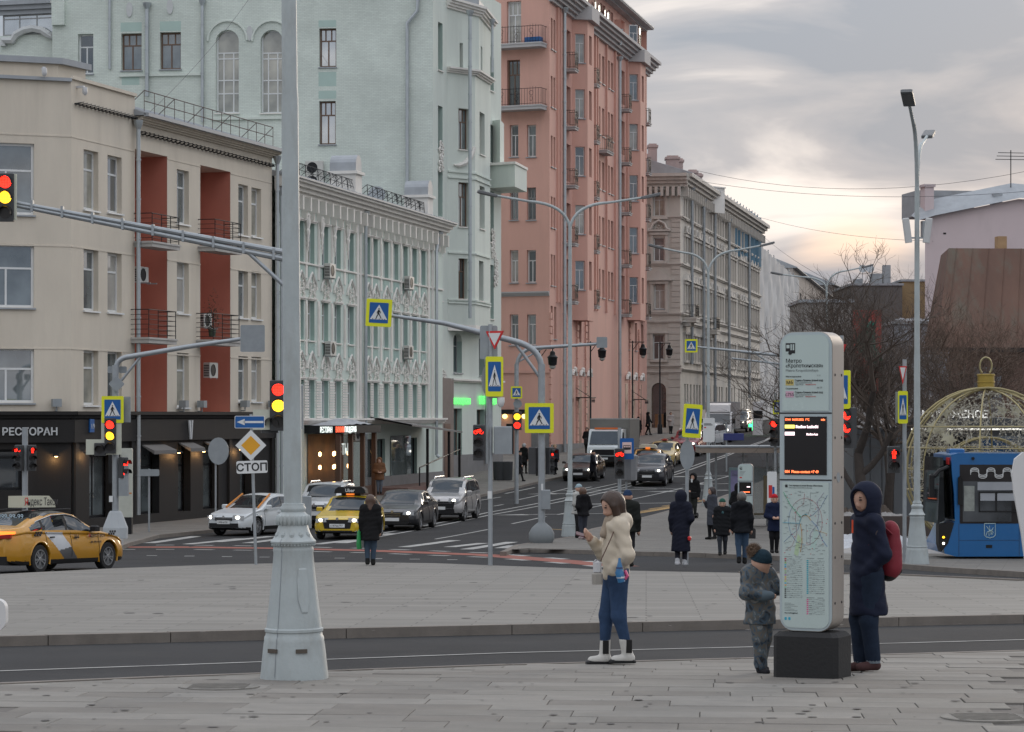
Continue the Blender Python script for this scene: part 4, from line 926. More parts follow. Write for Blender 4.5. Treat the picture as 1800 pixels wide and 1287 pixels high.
# ---------------------------------------------------------------- pink house
def pink():
    C = XY(966, 165.); root = thing('pink_house', 'tall salmon pink house with small iron balconies and grey cornice', 'building', (C.x, C.y, G(165)))
    pk = mat('plaster_pink', (.66,.385,.315), .85, var=.08, vs=.6, bump=.1, bs=20, stain=.45, st_col=(.49,.28,.23), streak=.25)
    grey = mat('cornice_grey', (.45,.44,.44), .8, var=.1, vs=1)
    A = XY(868, 166.5); F = Fac(A, C, root); E = XY(1137, 201.5); S = Fac(C, E, root); zb = -.9
    zt = F.z(960, -120); zc = S.z(985, 8)
    # blunt front: twin windows and two long balconies
    for y0, y1 in ((220,276),(330,387),(440,497),(553,607)):
        for a, b in ((896,911),(926,942)): F.win(a, b, y0, y1, 'six' if y0 > 300 and y0 < 400 else 'T', 'white_frame' if y0 != 330 else 'grey_frame', None, .25, fw=.08)
    F.win(891, 914, 106, 187, 'six', 'brown_frame', 'glass_dark', .25, False, fw=.09); F.win(891, 916, 3, 78, 'six', 'white_frame', 'glass_curtain', .25, False, fw=.09)
    F.wall(0, F.L, zb, zt, pk)
    for yb in (79, 188):
        z = F.z(915, yb); balcony(F, F.u(874), F.u(961), z, 1.0, railing_v(F.u(961)-F.u(874), .96, 1.05, 18), grey, .3)
    F.band(0, F.L, F.z(915, 521), F.z(915, 513), .22, grey, 'string_course', 3); F.band(0, F.L, F.z(915, 656), F.z(915, 650), .1, pk)
    mb = MB(); mb.box(F.u(935), F.L, -.12, .0, zb, F.z(940, 757)); F.put(mb, 'plinth', mat('plinth_grey', (.2,.2,.205), .8))
    # blue crate on the balcony
    mb = MB(); z = F.z(915, 79); u = F.u(930); mb.bbox(u, u+1.1, -.85, -.3, z, z+.35, .03); F.put(mb, 'balcony_crate', mat('blue_crate', (.02,.10,.28), .6))
    # street front
    rows = [S.z(1012, y) for y in (110,208,309,412,512)]          # sill heights, top to bottom (px 1012 outside face)
    rows = [ZC+(HZ-y)*172/FPX for y in (12,110,208,309,412,510)]; hgt = 2.0
    narrow = ((968.3,970.8),(973,976),(1036,1040),(1052,1055.5),(1058.5,1062.5),(1069,1072),(1074,1078),(1118,1121.5),(1128.5,1131.5))
    for z in rows:
        for a, b in narrow:
            u0 = S.u(a); w = max(.55, S.u(b)-u0); S.winz(u0, u0+w, z, z+hgt, 'T', 'brown_frame', random.choice(('glass_dark','glass_mid','glass_sky','glass_blind')), .25, True, fw=.06)
        for a, b in ((996,1003),(1092,1098)):
            S.winz(S.u(a), S.u(b), z-.5, z+hgt, 'T', 'brown_frame', 'glass_dark', .7, False)
    zl = ZC+(HZ-600)*172/FPX
    for a, b in ((968,971.5),(974,978),(998,1004),(1015,1022),(1029,1036),(1105,1109),(1116,1120),(1127,1131)): u0 = S.u(a); S.winz(u0, u0+max(.7, S.u(b)-u0), zl, zl+2.1, 'T', 'white_frame' if a > 1010 and a < 1100 else 'brown_frame', 'glass_mid', .3)
    S.wall(0, S.L, zb, zc, pk)
    # pilaster strips
    for px in (979,983,990,1031,1045,1049,1065,1080,1088,1101,1125,1133): u = S.u(px); mb = MB(); mb.box(u-.14, u+.14, -.14, 0, S.z(1000,536), zc-.3); S.put(mb, 'pilaster_strip', pk)
    # quoins of the ground floors
    for px in (966, 994, 1013, 1028, 1088, 1106, 1122):
        u = S.u(px); mb = MB(); z = zb; i = 0
        while z < S.z(1000, 560): w = .55 if i % 2 else .4; mb.box(u-.05, u+w, -.1, 0, z+.03, z+.42); z += .47; i += 1
        S.put(mb, 'quoins', pk)
    mb = MB(); mb.box(S.u(966), S.L, -.14, 0, zb, zb+1.3); S.put(mb, 'plinth', mat('plinth_grey', (.2,.2,.205), .8))
    for a, b in ((1001,1010),(1015,1024),(1029,1036),(1098,1104),(1110,1116),(1123,1128)):
        mb = MB(); u = (S.u(a)+S.u(b))/2; z = ZC+(HZ-660)*172/FPX; mb.tube([(u+.6*math.cos(t), -.16, z+.35*math.sin(t)) for t in [math.pi*i/8 for i in range(9)]], .12, 6); mb.lathe([(.02,-.2),(.16,-.1),(.16,.15),(.05,.25)], 8, c=(u,-.2,z+.35)); S.put(mb, 'shell_hood', trim, True)
        mb = MB(); mb.box(u-.5, u+.5, -.02, .04, zb, z-.3); S.put(mb, 'ground_opening', mat('ground_opening_brown', (.17,.075,.055), .5, var=.3, vs=2))
    # oriels: the flank turned to the camera carries a window
    for a in (1006, 1102):
        u0 = S.u(a); dw = 2.3; dp = .95
        P0 = S.A + S.d*u0; P1 = P0 + S.n*dp + S.d*.5; P2 = P1 + S.d*dw; P3 = P0 + S.d*(dw+1.)
        z0 = ZC+(HZ-556)*(172 if a < 1050 else 192)/FPX; z1 = zc-.4
        f = Fac(P0, P1, root)
        for z in rows: f.winz(f.L*.2, f.L*.82, z+.05, z+hgt, 'T', 'white_frame', random.choice(('glass_mid','glass_curtain','glass_dark')), .15, True, fw=.06)
        f.wall(0, f.L, z0, z1, pk, 'oriel_wall'); f = Fac(P1, P2, root)
        for z in rows: f.winz(.55, 1.5, z+.05, z+hgt, 'T', 'brown_frame', 'glass_dark', .2, False)
        f.wall(0, f.L, z0, z1, pk, 'oriel_wall'); f = Fac(P2, P3, root); f.wall(0, f.L, z0, z1, pk, 'oriel_wall')
        core(root, [P0, P1, P2, P3], z0-.25, z0, pk, 'oriel_foot'); core(root, [P0-S.d*.3, P1+S.n*.35-S.d*.2, P2+S.n*.35+S.d*.2, P3+S.d*.3], z1, z1+.9, grey, 'oriel_cornice')
    # small balconies
    br = railing_v(1.15, .62, 1.05, 6)
    bme = br.mesh('railing', [M('black_metal')], True)
    def sb(px, y, w=1.15, D=172):
        u = S.u(px); z = ZC+(HZ-y)*S.D(px)/FPX; mb = MB(); mb.box(0, w, -.65, .05, -.22, 0); mb.box(-.05, w+.05, -.7, .05, -.08, -.02); o = mb.obj('balcony', grey, root, S.at(u, z), S.rz)
        if w == 1.15: link(bme, 'railing', o)
        else: railing_v(w, .62, 1.0, 10).obj('railing', M('black_metal'), o)
    for y in (120,222,325,427,529): sb(994, y)
    for y in (147,247,346,440,537): sb(1033, y)
    for y in (191,285,373,465,552): sb(1091, y)
    for y in (215,303,384,470,557): sb(1126, y)
    sb(1051, 263, 2.6)
    # main cornice and attic storey
    S.band(-.3, S.L+.4, zc-.35, zc+.75, 1.1, grey, 'cornice', 5); F.band(-.2, F.L+.4, F.z(960, -118), F.z(960, -100), .6, grey, 'cornice', 3)
    A2 = C + S.d*6 - S.n*.5; att = Fac(A2, E - S.n*.5, root); za = zc+3.3
    for px in (1055,1060,1069,1074,1092,1110,1117): u0 = att.u(px); att.winz(u0, u0+.9, zc+1.2, zc+2.8, 'T', 'brown_frame', 'glass_dark', .25)
    att.wall(0, att.L, zc+.5, za, pk, 'attic_wall'); att.band(-.2, att.L+.3, za-.1, za+.15, 1.0, grey, 'eaves', 2); lean_roof(att, -.2, att.L+.2, za+.2, 5, 1.2, M('zinc'), 1.05)
    core(root, [C - S.n*.05 + S.d*.1, C + S.d*5.9 - S.n*.05, C + S.d*5.9 - S.n*8, A - F.n*8, A - F.n*.1], zc+.3, zt-.3, pk, 'corner_tower')
    core(root, [inset(A, F, .2, .9), inset(C, F, -.9, .9), inset(E, S, -.3, .9), inset(E, S, 0, 12), inset(A, F, 0, 14)], -1, zc+.4, pk)
    X = Fac(E, E - S.n*10, root); X.wall(0, 10, -1, za, pk)
    S.pipe(985, 14, 800, r=.12, out=.28); S.pipe(1083, 100, 770, r=.12, out=.28); S.pipe(1076, 52, 80, r=.1, out=.6)
    # door canopies of wrought iron
    for px in (1012, 1110): mb = MB(); u = S.u(px); z = ZC+(HZ-700)*175/FPX; mb.box(u, u+1.6, -1.1, 0, z, z+.06); [mb.tube([(u+k*.4,-1.05,z),(u+k*.4,-1.05,z-.3),(u+k*.4+.2,-1.05,z-.15)], .02, 4) for k in range(4)]; mb.tube([(u,-1.1,z),(u,0,z+.7)], .02, 4); S.put(mb, 'door_canopy', M('black_metal'))
    # restaurant door with lamps at the blunt end
    mb = MB(); u = F.u(884); mb.box(u, u+3., -.4, 0, F.z(900, 728), F.z(900, 720)); F.put(mb, 'door_hood', M('black_metal'))
    gl = emat('round_lamp_glow', (1,.75,.25), 2.2)
    for px in (890, 924): mb = MB(); mb.lathe([(.02,-.16),(.13,-.1),(.17,0),(.13,.1),(.02,.16)], 12); o = mb.obj('globe_lamp', gl, root, F.at(F.u(px), F.z(px, 732), .25), smooth=True)
    mb = MB(); mb.box(F.u(890), F.u(903), -.02, .03, zb, F.z(900, 745)); F.put(mb, 'door', M('dark_plastic'))
pink()
# ---------------------------------------------------------------- grey stone house, wrapped house, far roofs
def greyhouse():
    C = XY(1196, 206.); root = thing('grey_stone_house', 'grey stone house of the old quarter with carved window pediments', 'building', (C.x, C.y, G(206)))
    st = mat('stone_grey', (.55,.52,.47), .85, var=.1, vs=.6, bump=.2, bs=12, stain=.35, st_col=(.22,.2,.18)); tr = mat('stone_trim', (.56,.53,.485), .85, var=.1, vs=1.2, stain=.35, st_col=(.22,.2,.18))
    och = mat('plaster_ochre', (.42,.33,.22), .85, var=.1, vs=.5)
    A = XY(1128, 206.5); F = Fac(A, C, root); E = XY(1336, 263.); S = Fac(C, E, root); zb = .2; zc = F.z(1190, 322)
    F.win(1149, 1168, 338, 380, 'T', depth=.25); F.win(1149, 1168, 418, 459, 'T', depth=.25); F.win(1150, 1168, 496, 543, 'T', depth=.3, arch=.4); F.win(1148, 1167, 588, 632, 'T', depth=.25)
    F.win(1145, 1171, 673, 752, 'V', 'brown_frame', 'glass_dark', .5, False, arch=.58)
    F.wall(0, F.L, zb, zc, st)
    hood = MB(); hood.tube([(-.85,-.2,0),(-.6,-.2,.12),(-.45,-.2,.5),(0,-.2,.75),(.45,-.2,.5),(.6,-.2,.12),(.85,-.2,0)], .12, 6); hood.box(-.95,.95,-.3,0,-.12,.02); r_ = relief(2, 1.2, .7, 14, .06); hood.add(r_.v, r_.f); hm = hood.mesh('window_pediment', [tr], True)
    gab = MB(); gab.prism([(-1.,0),(1.,0),(0,.75)], -.28, 0); gab.prism([(-1.15,-.14),(1.15,-.14),(1.15,0),(-1.15,0)], -.34, 0); gm = gab.mesh('window_pediment', [tr])
    sur = MB(); sur.box(-.72,-.5,-.12,0,0,2.1); sur.box(.5,.72,-.12,0,0,2.1); sur.box(-.78,.78,-.2,0,2.1,2.3); sur.box(-.7,.7,-.22,0,-.2,-.02); sm = sur.mesh('window_surround', [tr])
    uc = F.u(1158.5)
    for y, pm in ((381,None),(459,hm),(545,gm),(632,None)):
        z = F.z(1158, y); F.place(sm, 'window_surround', uc, z)
        if pm: F.place(pm, 'window_pediment', uc, z+2.5)
    for y in (382,465,552,566,644,655): z = F.z(1190, y); F.band(0, F.L+.1, z-.1, z+.12, .18, tr, 'string_course', 2); 
    # rusticated joints
    def rust(f, u0, u1, z0, z1, n, skip=()):
        mb = MB(); h = (z1-z0)/n
        for i in range(n):
            for a, b in skip and [(u0, skip[0]), (skip[1], u1)] or [(u0, u1)]: mb.box(a, b, -.07, 0, z0+h*i+.05, z0+h*(i+1))
        f.put(mb, 'rustication', st)
    rust(F, .0, F.L, F.z(1160,644), F.z(1160,566), 7, (uc-.75, uc+.75)); rust(F, .0, F.L, zb, F.z(1160,655), 9, (uc-.75, uc+.75)); rust(F, 0, F.L, F.z(1160,552), F.z(1160,465), 9, (uc-1., uc+1.)); rust(F, 0, F.L, F.z(1160,464), F.z(1160,383), 9, (uc-1., uc+1.))
    mb = MB(); mb.box(uc-.35, uc+.35, .1, .16, zb, zb+2.2); F.put(mb, 'door', mat('door_oak', (.22,.11,.05), .5, var=.2))
    # street side: dense rows
    zr = [F.z(1158, y) for y in (380,459,543,632,720)]; cols = (1203,1207.5,1213,1219,1224,1229,1236,1241,1246.5,1254,1259,1263.5,1268,1276,1281,1285.5,1290,1298,1302.5,1307,1311,1318,1322.5,1327,1331)
    for j, z in enumerate(zr):
        for px in cols:
            u = S.u(px); S.winz(u-.02, u+.85, z, z+(2.1 if j else 1.9), 'T', 'grey_frame' if px > 1240 else 'white_frame', random.choice(('glass_dark','glass_mid','glass_curtain')), .25, False, fw=.07)
    S.wall(0, S.L, zb, zc, st)
    for j, z in enumerate(zr[:4]):
        for px in cols:
            u = S.u(px)+.42
            mb_ = link(sm, 'window_surround', root, S.at(u, z), S.rz)
            if j in (1, 2) and px not in (1203,): pass
            if j == 1 or j == 2: o = link(gm if (j+int(px)) % 2 else hm, 'window_pediment', root, S.at(u, z+2.45), S.rz); o.scale = (.72, 1, .7)
    for y, s_ in ((382,2),(465,2),(552,2),(566,2),(650,3)): z = F.z(1190, y); S.band(0, S.L, z-.1, z+.12, .25, tr, 'string_course', s_)
    mb = MB(); 
    S.band(-.3, S.L+.2, zc-.3, zc+.75, 1.0, tr, 'cornice', 4); F.band(-.1, F.L+.6, zc-.3, zc+.75, .9, tr, 'cornice', 4)
    bk = MB(); bk.box(-.12,.12,-.6,0,-.75,0); bm_ = bk.mesh('cornice_bracket', [tr])
    for i in range(7): F.place(bm_, 'cornice_bracket', .3+i*.46, zc-.3)
    for i in range(46): S.place(bm_, 'cornice_bracket', .5+i*(S.L-1)/45, zc-.3)
    # projections of the long front
    for a, b in ((1202,1230),(1274,1290),): pass
    mb = MB()
    for px, y in ((1200,560),(1238,572)): z = ZC+(HZ-y)*210/FPX; balcony(S, S.u(px), S.u(px)+2.2, z, 1.1, railing_v(2.2, 1.05, 1.0, 14), tr, .4, corb=True)
    lean_roof(S, 0, S.L, zc+.8, 6, 2.2, M('zinc'), 1.0)
    core(root, [inset(A, F, 0, .6), inset(C, F, -.5, .6), inset(E, S, -.2, .6), inset(E, S, 0, 12), inset(A, F, 0, 14)], 0, zc+.6, st)
    # chimneys
    pkc = mat('chimney_pink', (.48,.38,.36), .85, var=.1, stain=.3, st_col=(.3,.25,.24))
    for px, y0, y1, w, D in ((1147,250,285,15,209),(1137,268,300,10,208),(1182,271,305,22,210),(1196,276,300,8,212),(1217,296,322,16,216),(1229,302,330,9,218)):
        p = XY(px, D+1.5); hw = w*D/FPX/2; za, zz = ZC+(HZ-y1-12)*D/FPX, ZC+(HZ-y0)*D/FPX; mb = MB(); x, y = p.x-root.location.x, p.y-root.location.y
        mb.box(x-hw, x+hw, y-.5, y+.9, za-root.location.z, zz-.3-root.location.z); mb.box(x-hw-.1, x+hw+.1, y-.6, y+1., zz-.3-root.location.z, zz-.12-root.location.z); mb.box(x-hw*.9, x+hw*.9, y-.45, y+.85, zz-.12-root.location.z, zz-root.location.z); mb.obj('chimney', pkc, root)
    # parapet with arched openings, blue netting
    p0, p1 = XY(1240, 222), XY(1274, 224); f = Fac(p0, p1, root); z0, z1 = ZC+(HZ-352)*222/FPX, ZC+(HZ-328)*222/FPX
    for i in range(7): f.open.append((.18+i*.23, .32+i*.23, z1-.62, z1-.2, 0, .3))
    f.wall(0, f.L, z0-1, z1, trim, 'parapet'); f.band(-.05, f.L+.05, z1, z1+.1, .1, trim, 'parapet_cap')
    for px, y0, y1 in ((1209,330,640),(1230,350,720),(1250,368,740),(1275,385,735),(1311,405,700)): S.pipe(px, y0, y1, 'galv', .13, .35)
    net = mat('blue_net', (.10,.20,.28), .8, var=.25, vs=1.2, alpha=.9); f = Fac(XY(1286, 240), XY(1338, 262), root); z0, z1 = ZC+(HZ-425)*262/FPX, ZC+(HZ-385)*262/FPX
    mb = MB(); n = 40; zt_ = lambda u: ZC+(HZ-352)*240/FPX + (ZC+(HZ-385)*262/FPX - ZC-(HZ-352)*240/FPX)*u/f.L
    for i in range(n):
        a, b = f.L*i/n, f.L*(i+1)/n; ya, yb = .18*math.sin(i*1.3)+.1*math.sin(i*2.9), .18*math.sin((i+1)*1.3)+.1*math.sin((i+1)*2.9)
        mb.quad((a,ya,zt_(a)-5),(b,yb,zt_(b)-5),(b,yb,zt_(b)),(a,ya,zt_(a)))
    f.put(mb, 'scaffold_net', net)
    for i in range(11): u = f.L*i/10; mb = MB(); mb.tube([(u,.35,zt_(u)-6),(u,.35,zt_(u)+.5)], .05, 5); f.put(mb, 'scaffold_pole', M('galv'))
    # wrapped house beyond
    C2 = XY(1318, 262.5); E2 = XY(1396, 338); r2 = thing('wrapped_house', 'house under repair wrapped in white sheeting beyond the grey stone house', 'building', (C2.x, C2.y, G(262)))
    w = Fac(C2, E2, r2); sh = mat('white_sheet', (.50,.51,.52), .8, var=.2, vs=.35, bump=.3, bs=2, stain=.45, st_col=(.30,.31,.32)); mb = MB(); nu, nz = 60, 26; zt2 = ZC+(HZ-428)*265/FPX; rnd = random.Random(4)
    ph = [rnd.random()*6 for _ in range(8)]
    def yy(u, z): return .14*math.sin(u*.9+ph[0]+z*.1)+.12*math.sin(u*2.3+ph[1])+.07*math.sin(z*.9+u*.4+ph[2])+.05*math.sin(z*2.7+u*1.7+ph[3])
    V = [(w.L*i/nu, yy(w.L*i/nu, k)-.6, 1.+(zt2-1.)*k/nz) for i in range(nu+1) for k in range(nz+1)]
    mb.add(V, [(i*(nz+1)+k, (i+1)*(nz+1)+k, (i+1)*(nz+1)+k+1, i*(nz+1)+k+1) for i in range(nu) for k in range(nz)]); w.put(mb, 'sheeting', sh, 80)
    fr = Fac(XY(1316, 262.8), C2, r2); mb = MB(); mb.box(0, 1.2, 0, .3, 1, zt2); fr.put(mb, 'dark_end_wall', mat('dark_brick', (.05,.045,.042), .9, var=.3))
    for i in range(9): u = w.L*i/8; mb = MB(); mb.tube([(u,.1,1.),(u,.1,zt2+1.)], .07, 5); w.put(mb, 'scaffold_pole', M('galv'))
    mb = MB(); mb.box(0, w.L*.75, 1.2, 1.5, zt2-1, zt2+1.1); w.put(mb, 'parapet', mat('parapet_brown', (.30,.22,.17), .9, var=.15))
    core(r2, [C2 - w.n*1.6, E2 - w.n*1.6, E2 - w.n*12, C2 - w.n*12], 1., zt2-.5, st)
    # farther street houses
    for k, (a, b, D0, D1, y, col, nm) in enumerate(((1394,1462,340,430,470,(.40,.36,.33),'pale house with a long roof far down the street'), (1462,1520,430,480,500,(.24,.22,.21),'dark distant house at the end of the street'))):
        p, q = XY(a, D0), XY(b, D1); r3 = thing('distant_house', nm, 'building', (p.x, p.y, 2.2)); f = Fac(p, q, r3); z1 = ZC+(HZ-y)*D0/FPX; m_ = mat('distant_wall_%d' % k, col, .9, var=.15, vs=.2)
        for i in range(9):
            for j in range(4): f.winz(f.L*(i+.3)/9, f.L*(i+.62)/9, 3+j*(z1-4)/4, 3+(j+.6)*(z1-4)/4, 'V', 'grey_frame', 'glass_dark', .2, False, fw=.1)
        f.wall(0, f.L, 1, z1, m_); lean_roof(f, 0, f.L, z1, 8, 3.5, M('zinc'), .6, seams=3.); core(r3, [p - f.n*.6, q - f.n*.6, q - f.n*14, p - f.n*14], 1, z1-.1, m_)
        g = Fac(p - f.n*14, p, r3); g.wall(0, 14, 1, z1, m_)
greyhouse()
# ---------------------------------------------------------------- right-hand background
def rightside():
    D = 190.; p, q = XY(1626, D), XY(1626, D) + Vector((26, 4)); root = thing('lilac_gable_house', 'pale lilac rendered house with grey metal gable roof behind the bare trees', 'building', (p.x, p.y, G(D)))
    F = Fac(p, q, root); li = mat('plaster_lilac', (.66,.56,.57), .9, var=.06, vs=.25, bump=.1, stain=.3, st_col=(.38,.33,.33))
    z0 = F.z(1640, 380); zr = F.z(1790, 350); ur = F.u(1790)
    mb = MB(); P = [(0,1.),(F.L,1.),(F.L,z0+.6),(ur,zr),(F.u(1640),z0),(0,z0-.1)]; mb.add([(u,0,z) for u,z in P], [tuple(range(6))]); F.put(mb, 'gable_wall', li)
    mb = MB(); r1 = [(-.6,z0-.35),(F.u(1640),z0+.02),(ur,zr+.05),(F.L+.4,z0+.6)]; hz = F.z(1790, 320)-zr
    V = [(u,-.5,z) for u,z in r1] + [(u,1.5,z+(.5 if i in (0,3) else hz)) for i,(u,z) in enumerate(r1)]; mb.add(V, [(0,1,5,4),(1,2,6,5),(2,3,7,6)]); F.put(mb, 'roof', M('zinc'))
    mb = MB(); mb.box(F.u(1628), F.u(1728), 2, 6, z0+.2, z0+2.1); F.put(mb, 'roof_block', M('zinc'))
    mb = MB(); u = F.u(1628); mb.box(u, u+.7, .3, 1.4, z0-.2, z0+2.2); mb.box(u-.1, u+.8, .2, 1.5, z0+2.2, z0+2.4); F.put(mb, 'chimney', li)
    mb = MB(); u = F.u(1748); mb.box(u, u+.7, .2, 1.0, zr-.6, zr+.4); F.put(mb, 'roof_hatch', M('zinc'))
    mb = MB(); u = F.u(1660); mb.box(u-.9, u+.1, -.3, 0, z0-1., z0-.4) if 0 else None
    mb.box(-.35,.0,-.5,0,z0-1.6,z0-.4); F.put(mb, 'eaves_bracket', M('sign_back'))
    mb = MB(); mb.box(F.u(1658), F.u(1663), -.02, .05, F.z(1660,412), F.z(1660,409)); F.put(mb, 'vent', M('dark_plastic'))
    W2 = Fac(XY(1629, 205), p, root); W2.wall(0, W2.L, 1, z0-.2, li); core(root, [p - F.n*.5 + F.d*.4, q - F.n*.5, q - F.n*14, XY(1634, 204)], 1., z0-.4, li)
    mb = MB(); u = F.u(1785); z = F.z(1785, 330); mb.tube([(u,1,z),(u,1,z+2.9)], .04, 5); [mb.tube([(u-1.2+k*.1,1,z+2.2+k*.25),(u+1.2-k*.1,1,z+2.2+k*.25)], .025, 4) for k in range(3)]; F.put(mb, 'antenna', M('black_metal'))
    # rusty roofed house
    D = 150.; p, q = XY(1668, D), XY(1668, D)+Vector((22, 2)); root = thing('rusty_roof_house', 'dark house under a steep rust streaked metal roof', 'building', (p.x, p.y, G(D))); F = Fac(p, q, root)
    rust = mat('rusty_sheet', (.165,.098,.075), .85, .1, var=.25, vs=.5, streak=.25, bump=.2, bs=6, stain=.75, st_col=(.13,.19,.155))
    zt, ze = F.z(1680, 432), F.z(1680, 612); mb = MB(); P = [(F.u(1685)-.0,2.2,zt),(F.L,2.2,zt),(F.L+.5,-.6,ze),(-.9,-.6,ze)]; mb.add(P, [(3,2,1,0)]); mb.add([(-.9,-.6,ze),(F.u(1685),2.2,zt),(F.u(1685)+1.3,9,zt),(1.0,10,ze)], [(0,1,2,3)]); o = F.put(mb, 'roof', rust)
    n = 22
    for i in range(n):
        t = (i+.5)/n; a = Vector((-.9+t*(F.L+1.4), -.61, ze)); b = Vector((F.u(1685)+t*(F.L-F.u(1685)), 2.19, zt)); mb = MB(); mb.tube([a, b], .03, 4); mb.obj('roof_seam', rust, o)
    mb = MB(); mb.box(-.95, F.L, -.75, -.5, ze-.25, ze+.02); F.put(mb, 'eaves', M('black_metal'))
    dk = brickmat('dark_red_brick', (.17,.10,.085), (.12,.09,.08), .26, .085, swap='xz'); 
    for i in range(4): F.winz(1.5+i*3, 3.3+i*3, 2.2, 5.2, 'cross', 'brown_frame', 'glass_dark', .2)
    F.wall(0, F.L, -1, ze, dk); w = Fac(XY(1671, 160), p, root); w.wall(0, w.L, -1, ze, dk)
    mb = MB(); u = F.u(1775); mb.box(u, u+.55, 2.5, 3.2, zt-.5, zt+.75); F.put(mb, 'chimney', mat('chimney_tan', (.42,.27,.15), .9, var=.2))
    # grey cube house, red container stack, hoarding
    def block(name, label, px0, px1, y0, y1, D, depth, m, cat='building', cap=True):
        p = XY(px0, D); w = (px1-px0)*D/FPX; z0, z1 = ZC-(y1-HZ)*D/FPX, ZC-(y0-HZ)*D/FPX; r = thing(name, label, cat, (p.x, p.y, min(z0, G(D)))); o = MB(); zz = r.location.z
        o.box(0, w, 0, depth, 0, z1-zz); o.obj('wall', m, r)
        if cap: o = MB(); o.box(-.12, w+.12, -.12, depth+.1, z1-zz, z1-zz+.18); o.obj('roof_edge', M('zinc'), r)
        return r, w, z1-zz
    cg = mat('render_grey', (.15,.145,.14), .9, var=.15, vs=.4, bump=.1, stain=.3); r, w, h = block('flat_roof_house', 'dark grey flat roofed house behind the bus stop pillar', 1497, 1586, 502, 745, 210, 12, cg)
    mb = MB(); 
    for x, y, s, hh in ((1.9,2,.9,1.1),(2.9,2,.6,1.8),(.6,3,.7,.7)): b = MB(); b.box(x, x+s, y, y+.8, h, h+hh); b.obj('roof_unit', M('galv'), r)
    for x in (1.1, 1.7): b = MB(); b.lathe([(.02,.0),(.2,.05),(.35,.16)], 12); b.xf(Matrix.Rotation(R(70),4,'X')); b.obj('satellite_dish', M('galv'), r, (x, 1.5, h+1.4)); b = MB(); b.tube([(x,1.5,h),(x,1.5,h+1.3)], .03, 5); b.obj('mast', M('galv'), r)
    block('ochre_stub_house', 'narrow ochre house between the lamp post and the grey cube', 1586, 1632, 495, 745, 212, 10, mat('ochre_wall', (.30,.22,.12), .9, var=.2, vs=.4))
    conc = mat('concrete_panel', (.30,.285,.27), .9, var=.12, vs=.5, stain=.4); r, w, h = block('panel_shed', 'grey concrete sided shed with red end wall left of the trees', 1408, 1498, 532, 745, 150, 6, conc)
    redp = mat('red_sheet', (.30,.05,.04), .7, var=.25, vs=1); mb = MB(); 
    for i in range(14): mb.box(w+.002, w+.06, .3+i*.4, .3+i*.4+.22, .3, h-.1)
    p_ = mb.obj('ribbed_end', redp, r); mb = MB(); mb.quad((w+.01,0,0),(w+.01,6,0),(w+.01,6,h),(w+.01,0,h)); mb.obj('red_end_wall', redp, r)
    b = MB(); D = 148; x0 = XY(1503, D).x - r.location.x; b.box(x0, x0+1.6, -1.5, -1.2, 1, h-.5); b.obj('red_corner_sheet', redp, r)
    # green net flapping from the shed
    nm = mat('green_net', (.02,.17,.12), .85, var=.35, vs=2); mb = MB(); nu, nz = 10, 24; rnd = random.Random(8)
    V = []
    for k in range(nz+1):
        for i in range(nu+1):
            t = k/nz; ww = (.12 + .32*math.sin(t*2.9+.2))*(1+.3*rnd.random()); x = (i/nu-.5)*2*ww + .3*math.sin(t*5+2) - .3*t; V.append((x, .15*math.sin(i*1.6+t*7)+.05*rnd.random(), t*2.5+.12*rnd.random()))
    mb.add(V, [(k*(nu+1)+i, k*(nu+1)+i+1, (k+1)*(nu+1)+i+1, (k+1)*(nu+1)+i) for k in range(nz) for i in range(nu)]); c = XY(1538, 132); tag(mb.obj('torn_net', nm, None, (c.x, c.y, ZC-(652-HZ)*132/FPX), smooth=80), 'torn green scaffold net hanging by the red shed end', 'net')
    # white hoarding / bus lane wall with snow on it, ice cream cafe
    r, w, h = block('white_fence', 'long white hoarding behind the trees', 1500, 1640, 695, 745, 128, .3, mat('white_board', (.44,.43,.43), .8, var=.1, vs=.4), 'fence', False)
    r, w, h = block('grey_wall_house', 'blue grey plastered wall with snow on top behind the trees', 1570, 1668, 570, 745, 165, 8, mat('bluegrey', (.28,.29,.32), .9, var=.12, vs=.4)); sn = M('old_snow'); mb = MB(); mb.tube([(.1+i*w/10, -.02, h+.22+.06*math.sin(i*2)) for i in range(11)], [.1,.16,.2,.22,.2,.16,.24,.2,.14,.2,.1], 6); mb.obj('snow_cap', sn, r, smooth=True)
    slate = mat('slate_boards', (.115,.125,.135), .6, var=.1, vs=.6)
    r, w, h = block('ice_cream_pavilion', 'low slate grey pavilion with white lettering behind the gold bauble', 1500, 1840, 752, 842, 92, 5, slate, 'pavilion', False)
    mb = MB(); mb.box(2.0, w, -.5, -.001, h-.05, h+.35); mb.obj('canopy', mat('slate_dark', (.06,.065,.07), .6), r); mb = MB(); mb.box(2.0, w, -.54, -.5, h-.08, h-.02); mb.obj('light_strip', emat('strip_white', (1,.98,.9), .8), r)
    for i in range(16): mb = MB(); mb.box(.2+i*.42, .2+i*.42+.38, -.03, -.002, 0, h-.06); (mb.obj('cladding_board', slate, r) if i < 5 else None)
    mb = MB(); mb.box(2.4, 4.2, -.06, -.01, 0, h-.3); mb.obj('dark_door', M('dark_plastic'), r); mb = MB(); mb.box(4.6, w-.3, -.04, -.01, .8, h-.3); mb.obj('shop_window', M('glass_dark'), r)
    text(r, 'МОРОЖЕНОЕ', .36, emat('cafe_letter', (1,1,.95), .6), (XY(1616, 92).x-r.location.x, -.52, h+.36), 0, name='cafe_lettering', bold=.01, sx=.98)
